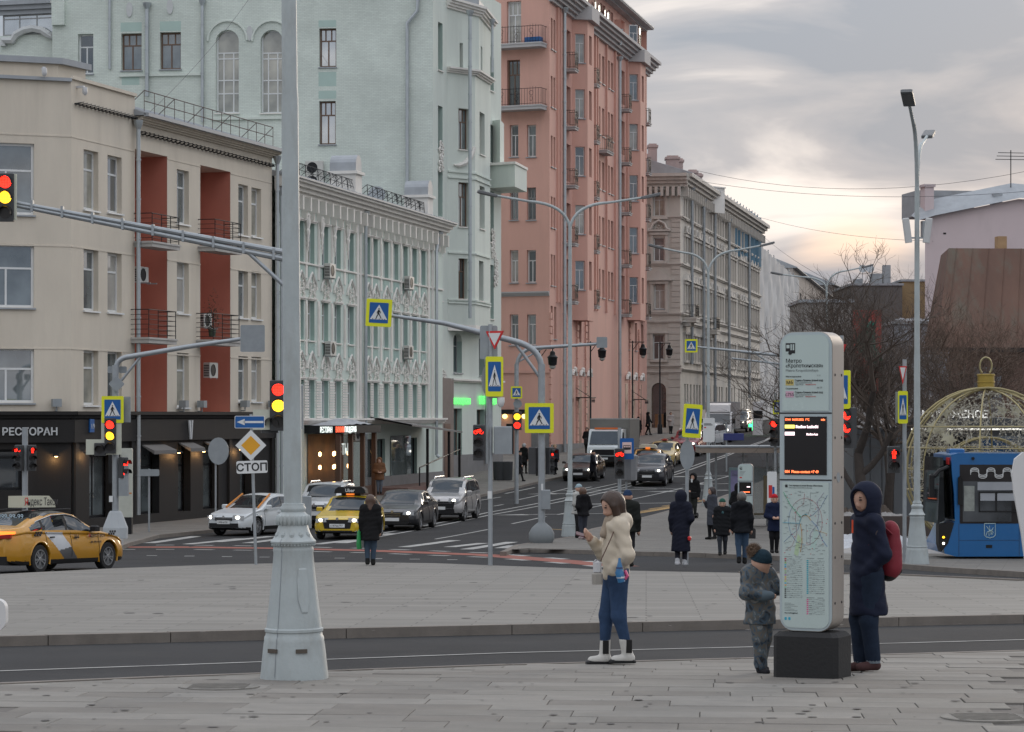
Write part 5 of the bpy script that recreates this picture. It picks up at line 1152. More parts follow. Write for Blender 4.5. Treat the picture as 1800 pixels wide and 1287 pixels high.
    # planted beds: dark kerb wall, soil mound, old snow heaps
    def heap(label, px0, px1, D, hgt, dep, m, seed, nm='snow_heap', cat='snow', off=0.):
        a, b = XY(px0, D), XY(px1, D); rnd = random.Random(seed); n, k = 60, 14; ph = [rnd.random()*9 for _ in range(6)]; V = []
        for i in range(n+1):
            for j in range(k+1):
                u, v = i/n, j/k; e = max(0, min(1, 6*u, 6*(1-u)))**.6 * math.sin(math.pi*v)**.6
                V.append(((b.x-a.x)*u, dep*v, e*hgt*(.65+.25*math.sin(u*13+ph[0])+.15*math.sin(u*29+ph[1]+v*4)+.3*rnd.random())-.02))
        mb = MB(); mb.add(V, [(i*(k+1)+j, (i+1)*(k+1)+j, (i+1)*(k+1)+j+1, i*(k+1)+j+1) for i in range(n) for j in range(k)]); o = mb.obj(nm, m, None, (a.x, a.y, G(D)+off), smooth=70); return tag(o, label, cat)
    soil = mat('bare_soil', (.085,.065,.05), .95, var=.3, vs=1.5, bump=.6, bs=5)
    heap('long bank of old snow along the foot of the dark bed wall', 1470, 1612, 80, .26, 4, sn, 1); heap('second bank of trodden snow behind the hooded woman', 1478, 1650, 74, .22, 3, sn, 2)
    heap('dirty snow patch beside the gold bauble', 1470, 1700, 70.5, .14, 2.5, mat('dirty_snow', (.33,.32,.31), .9, var=.3, vs=2, bump=.6, bs=5), 3)
    heap('brown soil mound in the planted bed', 1480, 1580, 88, .4, 3, soil, 4, 'soil_mound', 'soil', .55)
    heap('grey snow lying on the planted bed', 1470, 1620, 86.4, .2, 1.6, mat('dirty_snow', (.33,.32,.31)), 5, off=.55)
    c0 = XY(1440, 86); mb = MB(); wdt = XY(1640, 86).x - c0.x; mb.box(0, wdt, 0, .25, 0, .72); o = mb.obj('bed_wall', mat('bed_wall_brown', (.075,.058,.052), .7, var=.15), None, (c0.x, c0.y, G(86)-.05)); tag(o, 'low dark brown wall of the planted bed', 'wall')
    mb = MB(); mb.box(0, wdt, .26, 6, 0, .5); o = mb.obj('planted_bed', soil, None, (c0.x, c0.y, G(86)-.05)); tag(o, 'raised bed of soil behind the low brown wall', kind='structure')
rightside()
# ================================================================ street furniture
BASE_PROF = [(.300,0),(.297,.03),(.272,.272),(.263,.329),(.262,.36),(.250,.38),(.247,.405),(.256,.415),(.256,.436),(.243,.446),(.219,.644),(.186,.958),(.174,1.10),(.178,1.115),(.178,1.135),(.172,1.15),(.176,1.166),(.198,1.186),(.200,1.2),(.176,1.225),(.150,1.27),(.131,1.33),(.128,1.338),(.140,1.36),(.149,1.394),(.143,1.42),(.122,1.435),(.105,1.455),(.113,1.475),(.113,1.49),(.100,1.51),(.100,1.525),(.081,1.53)]
def bend(p0, p1, p2, n=8):
    a, b, c = Vector(p0), Vector(p1), Vector(p2); return [a*(1-t)**2 + b*2*t*(1-t) + c*t*t for t in [i/n for i in range(n+1)]]
def lamp_post(px, D, label, fork, arms, group='white street lamps with stepped bases', h_off=0., extra=None, detail=False):
    """arms: list of (dx, dz of the lantern from the fork, dy)"""
    c = XY(px, D); g = G(D)+h_off; r = thing('lamp_post', label, 'street lamp', (c.x, c.y, g), 0, group); m = M('polepaint')
    mb = MB(); mb.lathe(BASE_PROF, 32 if detail else 20); mb.obj('base', m, r, smooth=True)
    zf = fork - g; mb = MB(); mb.tube([(0,0,1.5),(0,0,zf*.55),(0,0,zf*.56),(0,0,zf)], [.08,.074,.068,.058], 16); mb.obj('pole', m, r, smooth=True)
    if detail:
        # leaf collar, service door, seam
        mb = MB()
        for k in range(22):
            t = 6.283*k/22; M4 = Matrix.Translation((.141*math.cos(t), .141*math.sin(t), 1.385)) @ Matrix.Rotation(t, 4, 'Z'); b = len(mb.v); mb.lathe([(.001,-.048),(.012,-.03),(.016,.0),(.010,.03),(.001,.045)], 6); mb.xf(M4, b)
        for k in range(40): t = 6.283*k/40; b = len(mb.v); mb.lathe([(.001,-.014),(.011,0),(.001,.012)], 5); mb.xf(Matrix.Translation((.186*math.cos(t), .186*math.sin(t), 1.17)), b)
        mb.obj('leaf_collar', m, r, smooth=True)
        mb = MB(); prof = lambda z: .219 + (.186-.219)*(z-.644)/(.958-.644)
        P = [(-.55,.86),(-.40,.95),(.35,.95),(.45,.88),(.45,.70),(.2,.60),(-.25,.60),(-.52,.70)]; 
        ctr = R(-60)
        V = []; 
        for rr in (1.0, .93):
            for a, z in P: t = ctr + a*.52*rr; zz = .775+(z-.775)*rr*1.12; q = prof(zz)+(.004 if rr == 1. else .010); V.append((q*math.cos(t), q*math.sin(t), zz))
        n = len(P); fs = [tuple(range(n, 2*n))]
        for i in range(n): j = (i+1) % n; fs.append((i, j, n+j, n+i))
        mb.add(V, fs); mb.obj('service_door', m, r)
        mb = MB(); 
        t = R(-120); mb.tube([((q+.001)*math.cos(t), (q+.001)*math.sin(t), z) for q, z in BASE_PROF[1:20]], .0035, 4); mb.obj('casting_seam', M('sign_back'), r)
        for k in range(2): t = R(-72-55*k); mb = MB(); q = .276; mb.box(-.05,.05,-.012,.004,0,.035); mb.obj('lifting_pocket', mat('pocket_dark', (.10,.085,.07), .9), r, (q*math.cos(t), q*math.sin(t), .24), t+R(90))
        for k in range(5): t = R(-150+k*30); mb = MB(); mb.lathe([(.02,-.02),(.022,.0),(.012,.02)], 8); mb.obj('bolt', m, r, (.152*math.cos(t), .152*math.sin(t), 1.26))
    for dx, dz, dy in arms:
        mb = MB(); mb.tube(bend((0,0,zf-.05), (0.06*dx, .06*dy, zf+dz*.75), (dx*.55, dy*.55, zf+dz*.82)) + [(dx, dy, zf+dz)], [.05]*8+[.042,.04], 8); a = mb.obj('arm', m, r, smooth=True)
        d = Vector((dx, dy, dz*.25)).normalized(); mb = MB(); L_ = .62; mb.bbox(-.05, L_, -.14, .14, -.045, .045, .02); mb.box(.05, L_-.05, -.11, .11, -.055, -.045); h = mb.obj('lamp_head', mat('lamp_grey', (.16,.165,.17), .5, .3, var=.1), a, (dx, dy, zf+dz)); h.rotation_euler = (0, -math.asin(d.z)-.12, math.atan2(dy, dx))
        mb = MB(); mb.box(.08, L_-.08, -.1, .1, -.062, -.056); mb.obj('led_panel', mat('led_off', (.10,.10,.10), .3), a, (dx, dy, zf+dz)).rotation_euler = h.rotation_euler
    return r
def zat(py, D): return ZC - (py-HZ)*D/FPX
lamp_post(517.5, 22.4, 'big pale grey lamp post with ornate base in the foreground', 9.2, [(-1.6,1.3,-.3),(1.6,1.3,.3)], detail=True).rotation_euler = (0, R(-.45), 0)
l2 = lamp_post(1612, 62, 'pale lamp post with two antenna boxes beside the blue bus', zat(330, 62), [(-.42,1.85,-1.5),(.55,1.45,1.9)])
for sx in (-1, 1):
    mb = MB(); mb.bbox(-.08,.08,-.07,.07,0,.6,.02); o = mb.obj('antenna_box', mat('antenna_white', (.55,.56,.56), .5), l2, (sx*.21, -.05, zat(427,62)-G(62))); o.rotation_euler = (0, sx*.13, 0)
    mb = MB(); mb.box(min(0,sx*.2), max(0,sx*.2), -.02, .02, .1, .14); mb.obj('antenna_bracket', M('galv'), l2, (0,0,zat(427,62)-G(62)))
lamp_post(1002, 86, 'pale two armed lamp post left of the phone reading woman', zat(398, 86), [(-2.5,1.0,-.4),(2.45,1.0,.4)])
lamp_post(1245, 115, 'pale two armed lamp post behind the bus shelter', zat(478, 115), [(-2.1,1.05,-.3),(2.4,1.2,.3)])
lamp_post(1453, 145, 'distant pale lamp post whose arms show above the red shed', zat(505, 145), [(-2.6,.7,-.4),(2.1,1.15,.4)])
# ---------------------------------------------------------------- crossing signs
def rrect(w, h, r, n=5):
    P = []
    for cx, cz, a0 in ((w/2-r,h/2-r,0),(-w/2+r,h/2-r,90),(-w/2+r,-h/2+r,180),(w/2-r,-h/2+r,270)):
        for i in range(n+1): t = R(a0+90*i/n); P.append((cx+r*math.cos(t), cz+r*math.sin(t)))
    return P
def limb(mb, a, b, w, y): 
    a, b = Vector((a[0],0,a[1])), Vector((b[0],0,b[1])); d = (b-a).normalized(); n = Vector((-d.z,0,d.x))*w/2; y0, y1 = y
    P = [a-n, b-n, b+n, a+n]; mb.prism([(p.x, p.z) for p in P], y0, y1)
_sg = {}
def sign_meshes(w=.9, h=.9, bw=.66, bh=.66):
    k = (w, h)
    if k in _sg: return _sg[k]
    pl = MB(); pl.prism(rrect(w, h, .04), -.02, .02)
    bl = MB(); bl.prism(rrect(bw, bh, .02), -.026, -.0201)
    tr = MB(); s = bw*.46; tr.prism([(-s,-bh*.33),(s,-bh*.33),(0,bh*.40)], -.031, -.0262)
    fg = MB(); y = (-.036, -.0312); k2 = bw/.66
    kh = bh/.66
    def L_(a, b, w_): limb(fg, (a[0]*k2, a[1]*kh), (b[0]*k2, b[1]*kh), w_*k2, y)
    fg.prism([(.0*k2+.026*k2*math.cos(t), .125*kh+.026*k2*math.sin(t)) for t in [6.283*i/10 for i in range(10)]], *y)
    L_((0,.09),(-.01,-.03),.06); L_((-.005,-.02),(-.07,-.13),.034); L_((-.07,-.13),(-.085,-.19),.03); L_((0,-.02),(.045,-.1),.036); L_((.045,-.1),(.09,-.185),.03)
    L_((0,.075),(.06,.02),.026); L_((.06,.02),(.055,-.02),.022); L_((-.01,.075),(-.06,.015),.026); L_((-.06,.015),(-.05,-.03),.022)
    for x in (-.2,-.1,.03,.14,.22): fg.prism([((x-.03)*k2,-.21*kh),((x+.01)*k2,-.21*kh),((x+.035)*k2-.02*k2,-.19*kh),((x-.01)*k2,-.19*kh)], *y)
    _sg[k] = [pl.mesh('sign_plate', [M('sign_yellow')]), bl.mesh('blue_panel', [M('sign_blue')]), tr.mesh('white_triangle', [M('sign_white')]), fg.mesh('walker_figure', [M('sign_black')], fix=True)]
    bk = MB(); bk.box(-w/2+.05, w/2-.05, .02, .05, -h/2+.05, h/2-.05); _sg[k].append(bk.mesh('sign_back_box', [M('sign_back')])); return _sg[k]
def cross_sign(root, loc, w=.9, h=.9, rz=0., tilt=0.):
    pl, bl, tr, fg, bk = sign_meshes(w, h, w*.74, h*.74); o = link(pl, 'crossing_sign', root, loc, rz); o.rotation_euler = (0, tilt, rz)
    for me, n in ((bl,'blue_panel'),(tr,'white_triangle'),(fg,'walker_figure'),(bk,'back_box')): link(me, n, o)
    return o
def yield_sign(root, loc, s=.9, rz=0.):
    h = s*.87; mb = MB(); mb.prism([(-s/2,h/2),(0,-h/2),(s/2,h/2)], -.02, .01); o = mb.obj('give_way_sign', M('sign_red'), root, loc, rz, fix=True)
    k = .68; mb = MB(); mb.prism([(-s/2*k,h/2*k+.02),(0,-h/2*k+.02),(s/2*k,h/2*k+.02)], -.026, -.0205); mb.obj('white_centre', M('sign_white'), o, fix=True); return o
def tri_back(root, loc, w, h, rz=0.): mb = MB(); mb.prism(rrect(w, h, .05), -.01, .01); mb.box(-.03,.03,.011,.04,-h/2,h/2); return mb.obj('sign_back', M('sign_back'), root, loc, rz)
def bike_icon(mb, y, s=1.):
    for cx in (-.085,.085): mb.tube([(s*(cx+.052*math.cos(t)), y, s*(-.02+.052*math.sin(t))) for t in [6.283*i/10 for i in range(11)]], .012*s, 4)
    for a, b in (((-.085,-.02),(-.03,.05)),((-.03,.05),(.05,.05)),((.05,.05),(.085,-.02)),((-.03,.05),(0,-.02)),((0,-.02),(.05,.05)),((.05,.05),(.06,.08)),((-.085,-.02),(0,-.02))): mb.tube([(a[0]*s,y,a[1]*s),(b[0]*s,y,b[1]*s)], .011*s, 4)
def man_icon(mb, y, s=1.):
    mb.lathe([(.001,-.03*s),(.03*s,0),(.001,.03*s)], 8, c=(0,y,.1*s))
    for a, b, w in (((0,.07),(0,-.02),.045),((-.02,-.02),(-.025,-.13),.03),((.02,-.02),(.025,-.13),.03),((-.04,.06),(-.05,-.02),.022),((.04,.06),(.05,-.02),.022)): mb.tube([(a[0]*s,y,a[1]*s),(b[0]*s,y,b[1]*s)], w*s*.7, 5)
def signal(root, loc, lenses, rz=0., s=.3, icon=None, board=None, gap=1.1):
    """lenses top to bottom: lamp material or None when dark. Housing with visors; icon = bike/man lit figure instead of a disc"""
    n = len(lenses); H = n*s*gap+.06; w = s*1.15
    mb = MB(); mb.bbox(-w/2, w/2, -.06, .12, -H/2, H/2, .02); o = mb.obj('signal_head', M('signal_body'), root, loc, rz)
    for i, l in enumerate(lenses):
        z = H/2-.03-s*gap*(i+.5); mb = MB()
        mb.tube([(s*.46*math.cos(t), -.06, z+s*.46*math.sin(t)) for t in [R(-25+230*k/10) for k in range(11)]], .012, 4)
        P = [(s*.47*math.cos(R(-10+200*k/10)), s*.47*math.sin(R(-10+200*k/10))) for k in range(11)]
        b = len(mb.v); mb.add([(x,-.06,z+q) for x,q in P]+[(x*.98,-.06-s*.62,z+q*.94-.02) for x,q in P], [(k,k+1,12+k,11+k) for k in range(10)]); mb.obj('visor', M('dark_plastic'), o)
        mb = MB()
        if icon == 'bike' or icon == 'man':
            d = MB(); d.prism([(s*.43*math.cos(t), s*.43*math.sin(t)) for t in [6.283*k/16 for k in range(16)]], -.066, -.061); d.obj('lens', M('lens_off'), o, (0,0,z))
            ic = MB(); (bike_icon if icon == 'bike' else man_icon)(ic, -.072, s/.3*1.0); ic.obj('figure', M(l) if l else mat('figure_off', (.07,.07,.07), .6), o, (0,0,z))
        else:
            d = MB(); d.prism([(s*.43*math.cos(t), s*.43*math.sin(t)) for t in [6.283*k/18 for k in range(18)]], -.068, -.061); d.obj('lens', M(l) if l else M('lens_off'), o, (0,0,z))
    if board:
        mb = MB(); mb.prism(board, .0, .03); mb.obj('backing_board', M('signal_board'), o, fix=True)
    return o
def post(name, label, cat, px, D, ztop, r=.05, m='galv', base=None, group=None, lean=0.):
    c = XY(px, D); g = G(D); t = thing(name, label, cat, (c.x, c.y, g), 0, group); mb = MB(); mb.tube([(0,0,-.05),(lean,0,ztop-g)], r, 12); mb.obj('pole', M(m), t, smooth=True)
    if base == 'block': mb = MB(); mb.lathe([(.42,0),(.42,.35),(.22,.85),(.18,.9)], 8, ph=R(22.5)); mb.obj('footing', mat('footing_grey', (.42,.45,.47), .8, var=.1), t)
    if base == 'bulb': mb = MB(); mb.lathe([(.34,0),(.40,.12),(.40,.3),(.30,.48),(.14,.62),(.1,.64)], 14); mb.obj('footing', mat('footing_dark', (.20,.22,.23), .7, var=.12), t, smooth=True)
    return t
def rel(t, px, py, D): w = W(px, py, D); return (w.x-t.location.x, w.y-t.location.y, w.z-t.location.z)
# left junction mast: crossing sign, vehicle signal on an L board, long arm
t = post('signal_mast', 'grey signal mast with crossing sign before the black restaurant front', 'traffic light', 203, 84, zat(642, 84), .11, 'galv', 'block')
mb = MB(); p = [rel(t,204,650,84), rel(t,204,632,84), rel(t,222,628,84), rel(t,340,608,84), rel(t,458,591,84)]; mb.tube(bend(p[0], (p[0][0],0,p[1][2]), p[2], 5) + [p[3], p[4]], [.09]*6+[.08,.06], 10); mb.obj('arm', M('galv'), t, smooth=True)
mb = MB(); mb.tube([rel(t,206,678,84), rel(t,247,627,84)], .045, 8); mb.obj('brace', M('galv'), t)
tri_back(t, rel(t,444,595,83.8), .8, .88); 
for x in (196, 216): tri_back(t, rel(t,x,650,84.2), .26, .22)
tri_back(t, rel(t,205,675,83.8), .38, .38).rotation_euler = (0, R(45), 0)
cross_sign(t, rel(t,198,720,83.7), .72, .88)
mb = MB(); mb.bbox(-.08,.3,.05,.1,-.42,.42,.02); mb.obj('side_board', M('sign_back'), t, rel(t,213,720,83.9))
signal(t, rel(t,194,766,83.7), ['lamp_red','lamp_amber',None], s=.33, board=[(-.8,-.62),(.36,-.62),(.36,.66),(-.30,.66),(-.30,-.12),(-.8,-.12)])
signal(t, rel(t,176,790,83.7), [None], s=.33); signal(t, rel(t,218,822,83.9), ['lamp_red','lamp_red'], s=.28, rz=R(60), icon=None)
mb = MB(); mb.bbox(0,.32,-.1,.15,-.5,.5,.02); mb.obj('control_box', M('sign_back'), t, rel(t,209,845,83.9)); mb = MB(); mb.box(-.06,.06,-.13,-.11,-.1,.1); mb.obj('sticker', M('sign_white'), t, rel(t,196,877,84))
# two bicycle signals on the mast at far left
t = post('bicycle_signal_post', 'grey post with a pair of red bicycle signals at far left', 'traffic light', 44, 78, zat(752, 78), .09)
signal(t, rel(t,33,805,77.8), ['lamp_red',None,None], s=.22, icon='bike', rz=R(-25)); signal(t, rel(t,56,805,77.8), ['lamp_red',None,None], s=.22, icon='man', rz=R(30))
# plain backs of signs along the left pavement
t = post('sign_post', 'thin post with the back of an oblong sign by the restaurant front', 'sign', 262, 90, zat(824, 90), .035); tri_back(t, rel(t,263,831,89.9), .68, .24)
t = post('sign_post', 'thin post with round backed sign before the restaurant windows', 'sign', 379, 94, zat(776, 94), .035); mb = MB(); mb.prism([(.38*math.cos(a), .5*math.sin(a)) for a in [6.283*i/20 for i in range(20)]], -.02, .02); mb.obj('round_sign_back', M('sign_back'), t, rel(t,384,793,93.9))
# information pillar behind the mast
c = XY(220, 88); t = thing('info_pillar', 'slim pale information pillar with orange stripe behind the signal mast', 'information pillar', (c.x, c.y, G(88)))
mb = MB(); mb.prism(rrect(.5, 2.4, .05), -.1, .1); b = mb.obj('panel', mat('pillar_pale', (.50,.52,.46), .5, var=.1, vs=3), t, (0,0,1.75)); mb = MB(); mb.box(-.24,.24,-.14,.14,0,.58); mb.obj('plinth', M('black_metal'), t); mb = MB(); mb.box(-.24,.24,-.106,-.101,-.02,.03); mb.obj('orange_stripe', mat('orange_stripe', (.55,.2,.05), .6, var=.1), t, (0,0,1.4))
mb = MB(); mb.bbox(-.5,-.1,-.2,-.11,0,1.1,.02); mb.obj('screen', M('dark_plastic'), t, (-.05,0,1.75))
# STOP-line sign post with yellow diamond and one-way arrow
t = post('sign_post', 'sign post with one way arrow, yellow diamond and stop plate', 'sign', 450, 61.5, zat(728, 61.5), .037, lean=-.12)
mb = MB(); mb.prism(rrect(.72, .30, .03), -.02, .0); o = mb.obj('arrow_sign', M('sign_white'), t, rel(t,439,742,61.4)); mb = MB(); mb.prism(rrect(.69, .27, .02), -.024, -.0205); mb.obj('blue_panel', M('sign_blue'), o); mb = MB(); mb.box(-.14,.33,-.029,-.0245,-.025,.025); mb.prism([(-.31,0),(-.12,-.075),(-.12,.075)], -.029, -.0245); mb.obj('white_arrow', M('sign_white'), o, fix=True)
mb = MB(); s = .37; mb.prism([(-s,0),(0,-s),(s,0),(0,s)], -.02, 0); o = mb.obj('priority_sign', M('sign_white'), t, rel(t,441,783,61.3), fix=True); s = .23; mb = MB(); mb.prism([(-s,0),(0,-s),(s,0),(0,s)], -.025, -.0205); mb.obj('yellow_diamond', mat('priority_yellow', (.75,.36,.02), .5, var=.08), o, fix=True)
mb = MB(); mb.prism(rrect(.74, .30, .04), -.02, 0); o = mb.obj('stop_plate', M('sign_white'), t, rel(t,443,821,61.3)); text(o, 'СТОП', .25, M('sign_black'), (0,-.023,-.09), 0, 'CENTER', 'plate_lettering', .002, .006, 1.05)
o.rotation_euler = (0, R(-2), 0)
# portal mast hidden by the foreground lamp post: its signal, its long arm to the left and the left-hand signal
t = post('portal_signal_mast', 'tall signal mast half hidden by the foreground lamp post with a long arm leftwards', 'traffic light', 511, 63.6, zat(430, 63.6), .12)
mb = MB(); 
for dz in (0, .17): mb.tube([rel(t,508,452,63.6)[:2]+(rel(t,508,452,63.6)[2]-dz+.1,), rel(t,30,357,63.6)[:2]+(rel(t,30,357,63.6)[2]-dz*.4,)], [.075,.05], 8)
mb.obj('arm', M('galv'), t, smooth=True); mb = MB()
for k in range(9):
    f = (k+.5)/9; a = Vector(rel(t,508,452,63.6)); b = Vector(rel(t,30,357,63.6)); q = a.lerp(b, f); mb.box(q.x-.03, q.x+.03, -.09, .09, q.z-.14, q.z+.14)
mb.obj('arm_clamp', M('galv'), t); mb = MB(); mb.tube([rel(t,432,440,63.6), rel(t,508,510,63.6)], .05, 8); mb.obj('brace', M('galv'), t)
signal(t, rel(t,10,347,63.4), ['lamp_red','lamp_amber',None], s=.36, gap=1.05, board=[(-.6,-.56),(.27,-.56),(.27,.58),(-.6,.58)])
signal(t, rel(t,489,713,63.3), ['lamp_red','lamp_amber',None], s=.36, rz=R(6), board=[(-.62,-.60),(.42,-.60),(.42,.56),(-.12,.56),(-.12,-.10),(-.62,-.10)]); signal(t, rel(t,474,745,63.4), [None], s=.36, rz=R(20))
mb = MB(); mb.bbox(.0,.3,-.1,.1,-.55,.55,.02); mb.obj('control_box', M('sign_back'), t, rel(t,512,715,63.5)); mb = MB(); mb.bbox(0,.4,-.1,.1,-.4,.4,.02); mb.obj('control_box', M('sign_back'), t, rel(t,519,900,63.5))
# crossing sign hung from an arm, mast with large crossing sign
t = post('crossing_mast', 'curved grey mast carrying a large crossing sign and a second one on its arm', 'crossing sign', 952, 80, zat(640, 80), .11, 'galv', 'bulb')
p0, p1, p2 = rel(t,952,650,80), rel(t,952,612,80), rel(t,905,600,80); mb = MB(); mb.tube(bend(p0, p1, p2, 8) + [rel(t,780,568,80), rel(t,688,555,80)], [.1]*9+[.08,.055], 10); mb.obj('arm', M('galv'), t, smooth=True)
mb = MB(); mb.tube([rel(t,905,602,80), rel(t,948,662,80)], .05, 8); mb.obj('brace', M('galv'), t)
cross_sign(t, rel(t,948,735,79.8), .9, .93); cross_sign(t, rel(t,666,550,79.8), .8, .86, tilt=R(3))
mb = MB(); mb.bbox(-.06,.22,-.12,.12,-.3,.3,.02); mb.obj('control_box', M('sign_back'), t, rel(t,955,878,79.9)); mb = MB(); mb.box(-.03,.03,-.1,-.05,-.1,.1); mb.obj('sticker', M('sign_white'), t, rel(t,953,856,79.9))
t2 = signal(t, rel(t,968,810,80.2), ['lamp_red',None,None], s=.24, rz=R(55), icon='man'); signal(t, rel(t,938,810,80.2), [None,None,None], s=.24, rz=R(150))
# give way + crossing sign post
t = post('sign_post', 'post with give way triangle, tall crossing sign and red bicycle signal', 'sign', 862, 61, zat(570, 61), .055)
yield_sign(t, rel(t,870,598,60.9), .50, R(-30)); mb = MB(); mb.prism(rrect(.42,.8,.05), .0, .03); mb.obj('sign_back', M('sign_back'), t, rel(t,859,602,61))
cross_sign(t, rel(t,869,662,60.8), .42, .95, R(10)); mb = MB(); mb.prism([(.2*math.cos(a),.43*math.sin(a)) for a in [6.283*i/18 for i in range(18)]], .04, .07); mb.obj('round_sign_back', M('sign_back'), t, rel(t,861,668,60.9))
mb = MB(); mb.lathe([(.09,.1),(.1,0),(.07,-.1),(.02,-.14)], 10); mb.obj('camera_dome', M('sign_white'), t, rel(t,880,706,60.9), smooth=True); mb = MB(); mb.box(-.2,.05,-.02,.02,.08,.12); mb.obj('camera_arm', M('galv'), t, rel(t,878,706,60.9))
signal(t, rel(t,842,778,60.8), ['lamp_red',None,None], s=.24, icon='bike', rz=R(-8)); mb = MB(); mb.bbox(-.22,.22,-.12,.12,-.33,.33,.02); mb.obj('signal_back', M('sign_back'), t, rel(t,884,774,61)); mb = MB(); mb.box(-.05,.05,-.08,-.056,-.09,.09); mb.obj('sticker', M('sign_white'), t, rel(t,861,870,61))
# far corner mast with countdown
t = post('countdown_mast', 'far mast with small crossing sign, red walker countdown and a long arm', 'traffic light', 908, 118, zat(640, 118), .1)
p0, p1, p2 = rel(t,908,650,118), rel(t,908,618,118), rel(t,935,612,118); mb = MB(); mb.tube(bend(p0,p1,p2,6)+[rel(t,1062,604,118)], [.09]*7+[.06], 8); mb.obj('arm', M('galv'), t, smooth=True); tri_back(t, rel(t,1058,602,117.8), .5, .5); mb = MB(); mb.tube([rel(t,908,638,118), rel(t,955,612,118)], .045, 6); mb.obj('brace', M('galv'), t)
cross_sign(t, rel(t,908,690,117.7), .52, .56); mb = MB(); mb.prism([(.2*math.cos(a),.2*math.sin(a)) for a in [6.283*i/16 for i in range(16)]], .02, .05); mb.obj('round_sign_back', M('sign_back'), t, rel(t,910,710,117.8))
o = signal(t, rel(t,909,740,117.6), ['lamp_amber','lamp_red'], s=.36, icon=None); text(o, '4', .4, M('lamp_red'), (0,-.1,-.33), 0, 'CENTER', 'countdown', .01, .01)
mb = MB(); mb.bbox(-.25,.25,-.15,.15,-.5,.5,.02); 
# tilted crossing sign on the stop pavement, blue bus stop plate, wrapped signal
t = post('sign_post', 'leaning crossing sign over a round sign back near the bus shelter', 'sign', 1207, 63, zat(706, 63), .045, lean=.02)
o = cross_sign(t, rel(t,1217,740,62.8), .47, .82, R(14), R(4)); mb = MB(); mb.prism([(.18*math.cos(a),.36*math.sin(a)) for a in [6.283*i/20 for i in range(20)]], -.01, .02); mb.obj('round_sign_back', M('sign_back'), t, rel(t,1208,800,62.85))
t = post('bicycle_signal_post', 'post with red bicycle signal and blue bus stop plate behind the woman', 'traffic light', 1089, 78, zat(752, 78), .055)
signal(t, rel(t,1089,815,77.7), ['lamp_red',None,None], s=.26, icon='bike'); mb = MB(); mb.prism(rrect(.42,.64,.03), -.02, .01); o = mb.obj('bus_stop_plate', M('sign_blue'), t, rel(t,1102,789,77.9)); mb = MB(); mb.box(-.14,.14,-.025,-.0205,-.14,.2); mb.obj('white_field', mat('stop_field', (.75,.55,.52), .5), o)
mb = MB(); mb.prism(rrect(.24,.14,.03), -.03, -.0255); mb.obj('bus_symbol', M('sign_black'), o, (0,0,.04)); mb = MB(); [mb.box(-.1+i*.055,-.06+i*.055,-.034,-.0302,.045,.09) for i in range(4)]; mb.obj('bus_symbol_windows', mat('stop_field', (.75,.55,.52)), o)
t = post('wrapped_signal', 'signal wrapped in grey cloth beside the bus stop plate', 'traffic light', 1101, 78.6, zat(800, 78.6), .03); mb = MB(); mb.lathe([(.12,-.42),(.24,-.38),(.25,.1),(.27,.35),(.2,.4),(.05,.42)], 9); o = mb.obj('wrapping', mat('grey_cloth', (.20,.205,.215), .8, var=.15, bump=.5, bs=5), t, rel(t,1106,822,78.5), smooth=True)
# right-hand posts
t = post('sign_post', 'post with give way triangle, crossing sign and red walker right of the hooded woman', 'sign', 1590, 63, zat(632, 63), .05)
yield_sign(t, rel(t,1587,660,62.9), .26, R(-8)).scale = (.75,1,2.0); cross_sign(t, rel(t,1587,716,62.8), .24, .80, 0); mb = MB(); mb.box(-.05,.02,0,.04,-.38,.38); mb.obj('sign_edge', M('sign_back'), t, rel(t,1578,716,62.9))
signal(t, rel(t,1571,808,62.8), ['lamp_red',None], s=.27, icon='man')
t = post('sign_post', 'post with crossing sign and red signal half hidden behind the information pillar', 'sign', 1479, 60, zat(590, 60), .05)
yield_sign(t, rel(t,1476,622,59.9), .5, R(-60)); cross_sign(t, rel(t,1480,685,59.8), .42, .9, R(-30)); signal(t, rel(t,1492,752,59.8), ['lamp_red','lamp_red',None], s=.27, rz=R(-50))
t = post('sign_post', 'far crossing sign and signal at the left edge of the information pillar', 'sign', 1363, 92, zat(690, 92), .05); cross_sign(t, rel(t,1366,716,91.8), .3, .5); signal(t, rel(t,1362,760,91.8), ['lamp_red',None,None], s=.28, rz=R(-30))
t = post('sign_gantry', 'distant gantry arm over the street with a small crossing sign', 'crossing sign', 1372, 150, zat(640, 150), .12)
mb = MB(); mb.tube([rel(t,1372,625,150), rel(t,1225,610,150)], [.1,.06], 8); mb.tube([rel(t,1372,640,150), rel(t,1286,630,150)], .06, 8); mb.tube([rel(t,1325,620,150), rel(t,1370,650,150)], .05, 6); mb.obj('arm', M('galv'), t, smooth=True); cross_sign(t, rel(t,1215,608,149.7), .74, .78)
t = post('street_name_sign', 'small blue street name sign low beside the far road', 'sign', 1277, 150, zat(740, 150), .05); mb = MB(); mb.bbox(-.25,.95,-.03,.03,-.2,.2,.02); mb.obj('plate', mat('plate_navy', (.03,.04,.17), .5), t, rel(t,1279,768,149.9))
